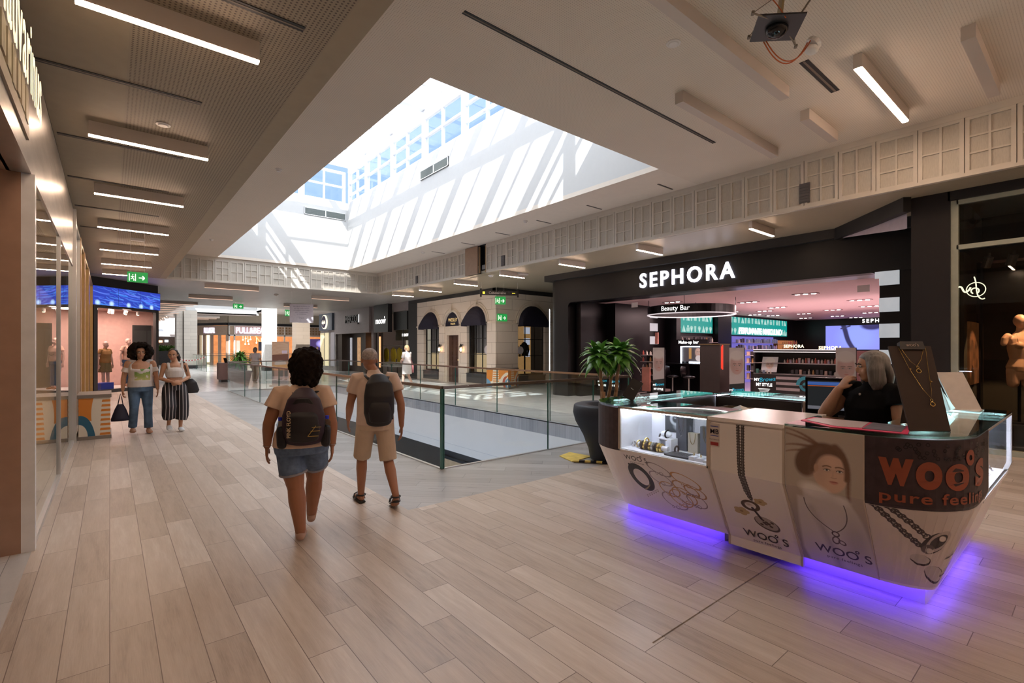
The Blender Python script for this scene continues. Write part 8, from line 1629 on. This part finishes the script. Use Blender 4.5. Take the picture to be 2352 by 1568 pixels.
# ---- mannequins
m_mq = mat('rosy_mannequin', (.50, .33, .29), .35); m_mqd = mat('bare_beige_mannequin', (.60, .36, .23), .35)
def mannequin(lab, loc, yaw, top, trou, skirt=False, h=1.06, jacket=None):
    F = Fig(lab, loc, yaw, m_mq, J(elL=(-.26, -.02, 1.10), wrL=(-.27, .02, .86), elR=(.26, -.02, 1.10), wrR=(.27, .02, .86), knL=(-.1, .0, .48), anL=(-.12, 0, .09), toL=(-.14, .16, .03), knR=(.1, .03, .48), anR=(.12, .05, .09), toR=(.14, .2, .03)), h)
    F.t.name = 'mannequin'; F.t['category'] = 'mannequin'
    F.head(face=False); F.torso(); F.arms(.042); F.legs(.08); F.feet(); F.hand('L', (0, .05, -1), (1, 0, 0), .3); F.hand('R', (0, .05, -1), (-1, 0, 0), .3); F.finish(.010, 3)
    b = MB(); F.torso(.19, .165, .18, .125, b, .004); b.v = [(x, y, max(z, .90 * h)) for x, y, z in b.v]
    for k in 'LR': F.sleeve(b, k, .5)
    F.part('top', b, top, .012, 3)
    b = MB(); hz = F.J['hip']
    if skirt: b.tube([hz + Vector((0, 0, .08)), hz - Vector((0, 0, .1)), hz - Vector((0, 0, .36))], [(.16 * h, .12 * h), (.2 * h, .15 * h), (.22 * h, .17 * h)], 18, side=(1, 0, 0)); F.part('skirt', b, trou, .012, 3)
    else:
        F.pelvis(b, .03)
        for k in 'LR': b.tube([F.J['hp' + k], F.J['kn' + k], F.J['an' + k] + Vector((0, 0, .03))], [.098 * h, .072 * h, .06 * h], 12)
        F.part('jeans', b, trou, .012, 3)
    F.shoes('boot', mat('rust_boot', (.30, .12, .05), .6)); return F
m_peachk = mat('peach_knit', (.50, .30, .24), .85); m_ochre = mat('ochre_suede', (.30, .15, .05), .8); m_olive = mat('olive_skirt', (.16, .11, .05), .85); m_djean = mat('dark_blue_jeans', (.03, .06, .13), .85, noise_amt=.4)
p = M45 @ Vector((2.15, .75, .1)); F = mannequin('male mannequin in peach knit top and jeans, right side of the splayed window', tuple(p), -PI * .75, m_peachk, m_djean, h=1.13)
b = MB(); 
for q in (0, .05): b.beam((-.10, .148, 1.33 - q), (0, .16, 1.28 - q), .008, .012); b.beam((0, .16, 1.28 - q), (.10, .148, 1.33 - q), .008, .012)
obj('chevron_stripe', b, m_bp2, F.t)
p = M45 @ Vector((1.15, .7, .1)); mannequin('female mannequin in ochre blouse and olive skirt in the splayed window', tuple(p), -PI * .75, m_ochre, m_olive, True, 1.05)
p = M45 @ Vector((.65, 1.1, .1)); mannequin('mannequin with brown top at the left of the splayed window, half behind the frame', tuple(p), -PI * .7, mat('brown_blouse', (.18, .08, .04), .85), m_djean, False, 1.0)
# mannequin in the lingerie window (bust on legs cut at the thigh, dark stand)
t = thing('mannequin', 'bald beige mannequin in a pale swimsuit with dark side panel, far right window', 'mannequin', (11.0, .86, .44), 2.3)
b = MB(); b.box(-.3, .3, -.3, .3, -.32, 0); obj('plinth', b, m_blk2, t)
b = MB(); b.tube([(0, 0, .72), (0, 0, .84), (0, 0, .98), (0, 0, 1.15), (0, 0, 1.32), (0, 0, 1.42)], [(.12, .09), (.165, .115), (.115, .085), (.145, .11), (.17, .08), (.06, .05)], 20, side=(1, 0, 0), round_ends=True)
for s_ in (-1, 1): b.tube([(s_ * .16, 0, 1.36), (s_ * .2, 0, 1.32), (s_ * .215, 0, 1.24)], [.05, .045, .04], 12, round_ends=True); b.tube([(s_ * .085, 0, .82), (s_ * .085, 0, .62)], [.085, .075], 14, round_ends=True); b.ell((s_ * .065, .085, 1.21), (.055, .05, .055), 12, 8)
b.tube([(0, 0, 1.38), (0, .01, 1.5)], [.045, .042], 12); b.ell((0, .01, 1.6), (.074, .09, .10), 18, 12); b.ell((0, .03, 1.55), (.055, .065, .07), 14, 10); b.ell((0, .095, 1.585), (.012, .018, .024), 8, 6)
obj('body', bake(b, 'mq', .008, 4), m_mqd, t)
b = MB(); b.tube([(0, 0, .80), (0, 0, .88), (0, 0, 1.0), (0, 0, 1.15), (0, 0, 1.24)], [(.15, .115), (.172, .122), (.122, .092), (.152, .117), (.16, .10)], 20, side=(1, 0, 0)); 
for s_ in (-1, 1): b.ell((s_ * .065, .088, 1.21), (.058, .053, .055), 12, 8); b.tube([(s_ * .08, .1, 1.24), (s_ * .07, .04, 1.40), (s_ * .07, -.05, 1.36)], [.007] * 3, 6)
obj('swimsuit', bake(b, 'ss', .008, 3), stripe_mat('pale_and_black_panel', 0, .4, .72, (.45, .26, .15), (.02, .015, .015)), t)
b = MB(); b.cyl((0, 0, .02), (0, 0, .7), .02); b.cyl((0, 0, 0), (0, 0, .02), .2); obj('stand', b, m_blk2, t)

# ------------------------------------------------------------------ plants
m_leaf = mat('glossy_green_leaf', (.085, .24, .035), .3, noise_amt=.4, noise_scale=3); m_leaf2 = mat('yellow_green_leaf', (.10, .20, .04), .3, noise_amt=.3, noise_scale=3); m_bark = mat('tan_ringed_bark', (.30, .17, .08), .75, noise_amt=.3, noise_scale=20); m_soil = mat('bark_mulch', (.10, .045, .025), .95, noise_amt=.6, noise_scale=60)
def leaf(mb, base, az, el, L, wd, droop):
    """arching strap leaf with a folded midrib"""
    n = 7; p = Vector(base); d = Vector((math.cos(az) * math.cos(el), math.sin(az) * math.cos(el), math.sin(el))); s_ = Vector((-math.sin(az), math.cos(az), 0)); k0 = len(mb.v)
    for i in range(n + 1):
        f = i / n; w = wd * math.sin(PI * min(1, f * .92 + .08)) ** .7 * (1 - f ** 4) + .001; nrm = s_.cross(d).normalized()
        mb.v += [tuple(p - s_ * w + nrm * w * .35), tuple(p), tuple(p + s_ * w + nrm * w * .35)]; p = p + d * L / n; d = (d + Vector((0, 0, -droop / n))).normalized()
    for i in range(n):
        a = k0 + i * 3; mb.face((a, a + 1, a + 4, a + 3)); mb.face((a + 1, a + 2, a + 5, a + 4))
def crown(c, n, L, wd, seed, r=.02, hh=.14, lo=-.2, hi=1.25, droop=1.9):
    rs = random.Random(seed); b = MB()
    for k in range(n):
        f = k / n; az = k * 2.4 + rs.uniform(-.3, .3); el = lo + (hi - lo) * f + rs.uniform(-.15, .15); leaf(b, (c[0] + r * math.cos(az), c[1] + r * math.sin(az), c[2] + hh * f), az, el, L * rs.uniform(.7, 1.1) * (1 - .25 * f), wd * rs.uniform(.8, 1.15), droop)
    b.smooth = True; b.sm = [True] * len(b.f); return b
t = thing('potted_tree', 'bushy green dragon tree with three cane trunks in a dark navy pot beside the kiosk', 'plant', (5.63, 4.62, 0))
prof = [(0, 0), (.30, 0), (.315, .03), (.34, .15), (.43, .35), (.56, .55), (.60, .68), (.585, .78), (.555, .80), (.40, .80), (.36, .79)]
b = MB(); b.lathe([(r * .86, z) for r, z in prof] + [(.27, .70), (0, .70)], n=48); obj('pot', b, mat('navy_black_pot', (.012, .017, .028), .6), t, smooth=True); b = MB(); b.lathe([(0, .73), (.285, .73), (.285, .70)], n=28); 
for k in range(120): a = random.random() * 6.28; r_ = .27 * math.sqrt(random.random()); b.ell((r_ * math.cos(a), r_ * math.sin(a), .735), (.016, .010, .008), 5, 4)
obj('mulch', b, m_soil, t)
cr = [((-.16, .06, 1.42), .36, .058, 52), ((.13, -.10, 1.45), .38, .060, 60), ((.28, .08, 1.36), .32, .055, 40)]
for k, (base, top) in enumerate((((-.07, .05, .72), (-.12, .06, 1.44)), ((.06, -.05, .72), (.13, -.10, 1.46)), ((.05, .08, .72), (.22, .08, 1.38)))):
    b = MB(); P3 = [Vector(base).lerp(Vector(top), q / 10) + Vector((.006 * math.sin(q * 1.7), .005 * math.cos(q), 0)) for q in range(11)]; b.tube(P3, [.028 - .0008 * q + .0015 * (q % 2) for q in range(11)], 12); obj('trunk', b, m_bark, t, smooth=True)
b = MB(); b.tube([(-.12, .0, .72), (-.12, .0, .98)], [.034, .032], 12); obj('trunk_stub', b, m_bark, t, smooth=True)
for k, (c_, L, wd, n_) in enumerate(cr): obj('foliage', crown(c_, n_, L, wd, 20 + k), m_leaf, t)
obj('small_shoot', crown((.03, .02, .80), 12, .16, .018, 5, hh=.03), m_leaf2, t); obj('small_shoot', crown((-.10, .05, 1.10), 6, .07, .014, 6, hh=.02), m_leaf2, t)
# far palm in a square rosy pot
t = thing('potted_palm', 'arching green palm in a tall tapered rose-brown pot behind the railing corner', 'plant', (4.12, 22.6, 0)); b = MB()
for z0, z1, a, c_ in ((0, .62, .26, .38), (.62, .66, .40, .40)): k0 = len(b.v); b.v += [(-a, -a, z0), (a, -a, z0), (a, a, z0), (-a, a, z0), (-c_, -c_, z1), (c_, -c_, z1), (c_, c_, z1), (-c_, c_, z1)]; [b.face([k0 + q for q in f_]) for f_ in ((0, 1, 5, 4), (1, 2, 6, 5), (2, 3, 7, 6), (3, 0, 4, 7), (4, 5, 6, 7), (3, 2, 1, 0))]
obj('pot', b, mat('rose_brown_pot', (.20, .11, .095), .5), t); b = MB(); b.cyl((0, 0, .64), (.02, 0, 1.2), .03); b.cyl((.05, .05, .64), (.1, .1, 1.1), .025); obj('trunk', b, m_bark, t)
for k, c_ in enumerate(((0, 0, 1.15), (.1, .1, 1.05), (-.1, .05, .95))): obj('foliage', crown(c_, 46, .55, .035, 50 + k, hh=.2, droop=2.4), m_leaf, t)
t = thing('planter_trough', 'low rose-brown display cabinet box left of the potted palm', 'cabinet', (4.0, 27.2, 0)); b = MB(); b.box(3.95, 5.1, 26.2, 27.0, .12, .90); obj('body', b, grain_mat('rose_brown_board', (.20, .13, .12), (.26, .17, .16), (1, 1, .2), .5), t, world=True); b = MB(); b.box(4.02, 5.05, 26.26, 26.95, 0, .12); obj('base', b, m_anth, t, world=True)
b = MB(); b.beam((4.25, 26.4, .9), (4.22, 26.55, 1.12), .14, .02); obj('small_screen', b, m_blk2, label='small black leaning screen on the rose-brown cabinet', cat='screen')
# poster board by the white pillar
Pz = Pic(110, 330, (.45, .25, .16)); rs = np.random.RandomState(8); Pz.a[:] = (.50, .30, .19)
for k in range(9): Pz.line(bez([(0, .05 + .03 * k), (.15, .0 + .03 * k), (.34, .06 + .02 * k)], 6), .012, (.62, .46, .33), soft=.01)
Pz.poly([(0, .30), (.34, .28), (.34, .44), (0, .44)], (.16, .07, .05)); Pz.ell(.17, .5, .12, .07, (.6, .5, .45)); Pz.poly([(0, .54), (.34, .52), (.34, .66), (0, .66)], (.62, .33, .14)); Pz.poly([(0, .66), (.34, .66), (.34, .80), (0, .80)], (.22, .18, .15)); Pz.poly([(0, .80), (.34, .80), (.34, 1), (0, 1)], (.5, .42, .42)); Pz.line(bez([(.05, .9), (.15, .84), (.2, .92), (.3, .88)], 8), .006, (.1, .08, .08)); Pz.poly([(.2, .2), (.31, .2), (.31, .27), (.2, .27)], (.6, .5, .6))
t = thing('advertising_board', 'tall free-standing food poster board between the white pillar and the railing', 'sign', (5.5, 21.9, 0)); Mb = face((5.52, 22.0, .05), (-.6, -1)); b = MB(); b.box(-.33, .33, 0, 1.82, -.08, -.003, Mb); b.box(-.4, .4, -.05, 0, -.2, .1, Mb); obj('board', b, mat('pale_board_edge', (.5, .42, .38), .5), t, world=True)
b = MB(); b.quad(*[Mb @ Vector(p) for p in ((-.32, .01, 0), (.32, .01, 0), (.32, 1.81, 0), (-.32, 1.81, 0))], uv=[(0, 0), (1, 0), (1, 1), (0, 1)]); obj('poster', b, image_mat('food_poster', Pz.a), t, world=True)
# hedge far left
t = thing('hedge', 'strip of bright green foliage in a far planter to the left of the pillars', 'plant', (4.0, 56, 0)); b = MB(); b.box(2.3, 5.1, 55.6, 56.4, 0, 1.3); obj('trough', b, m_anth, t, world=True); b = MB()
for k in range(700): leaf(b, (2.3 + 2.7 * random.random(), 55.6 + .8 * random.random(), 1.25 + .4 * random.random()), random.random() * 6.28, .9 * random.random() + .2, .45, .05, .8)
obj('foliage', b, mat('bright_hedge_green', (.12, .28, .04), .5, noise_amt=.4), t, world=True)
# red and white barrier chain by the striped pillar
b = MB(); pts = hang((3.2, 40, 1.0), (5.0, 38.4, 1.0), .25, 24)
for k in range(24): b.mat(k % 2); b.cyl(pts[k], pts[k + 1], .03, n=6)
obj('barrier_chain', b, [mat('red_plastic', (.5, .04, .03), .5), m_white], label='sagging red and white barrier chain before the striped pillar', cat='chain')
b = MB(); b.cyl((3.2, 40, 0), (3.2, 40, 1.05), .03); b.cyl((3.2, 40, 0), (3.2, 40, .03), .18); obj('barrier_post', b, m_white, label='slim post holding the left end of the barrier chain', cat='post')
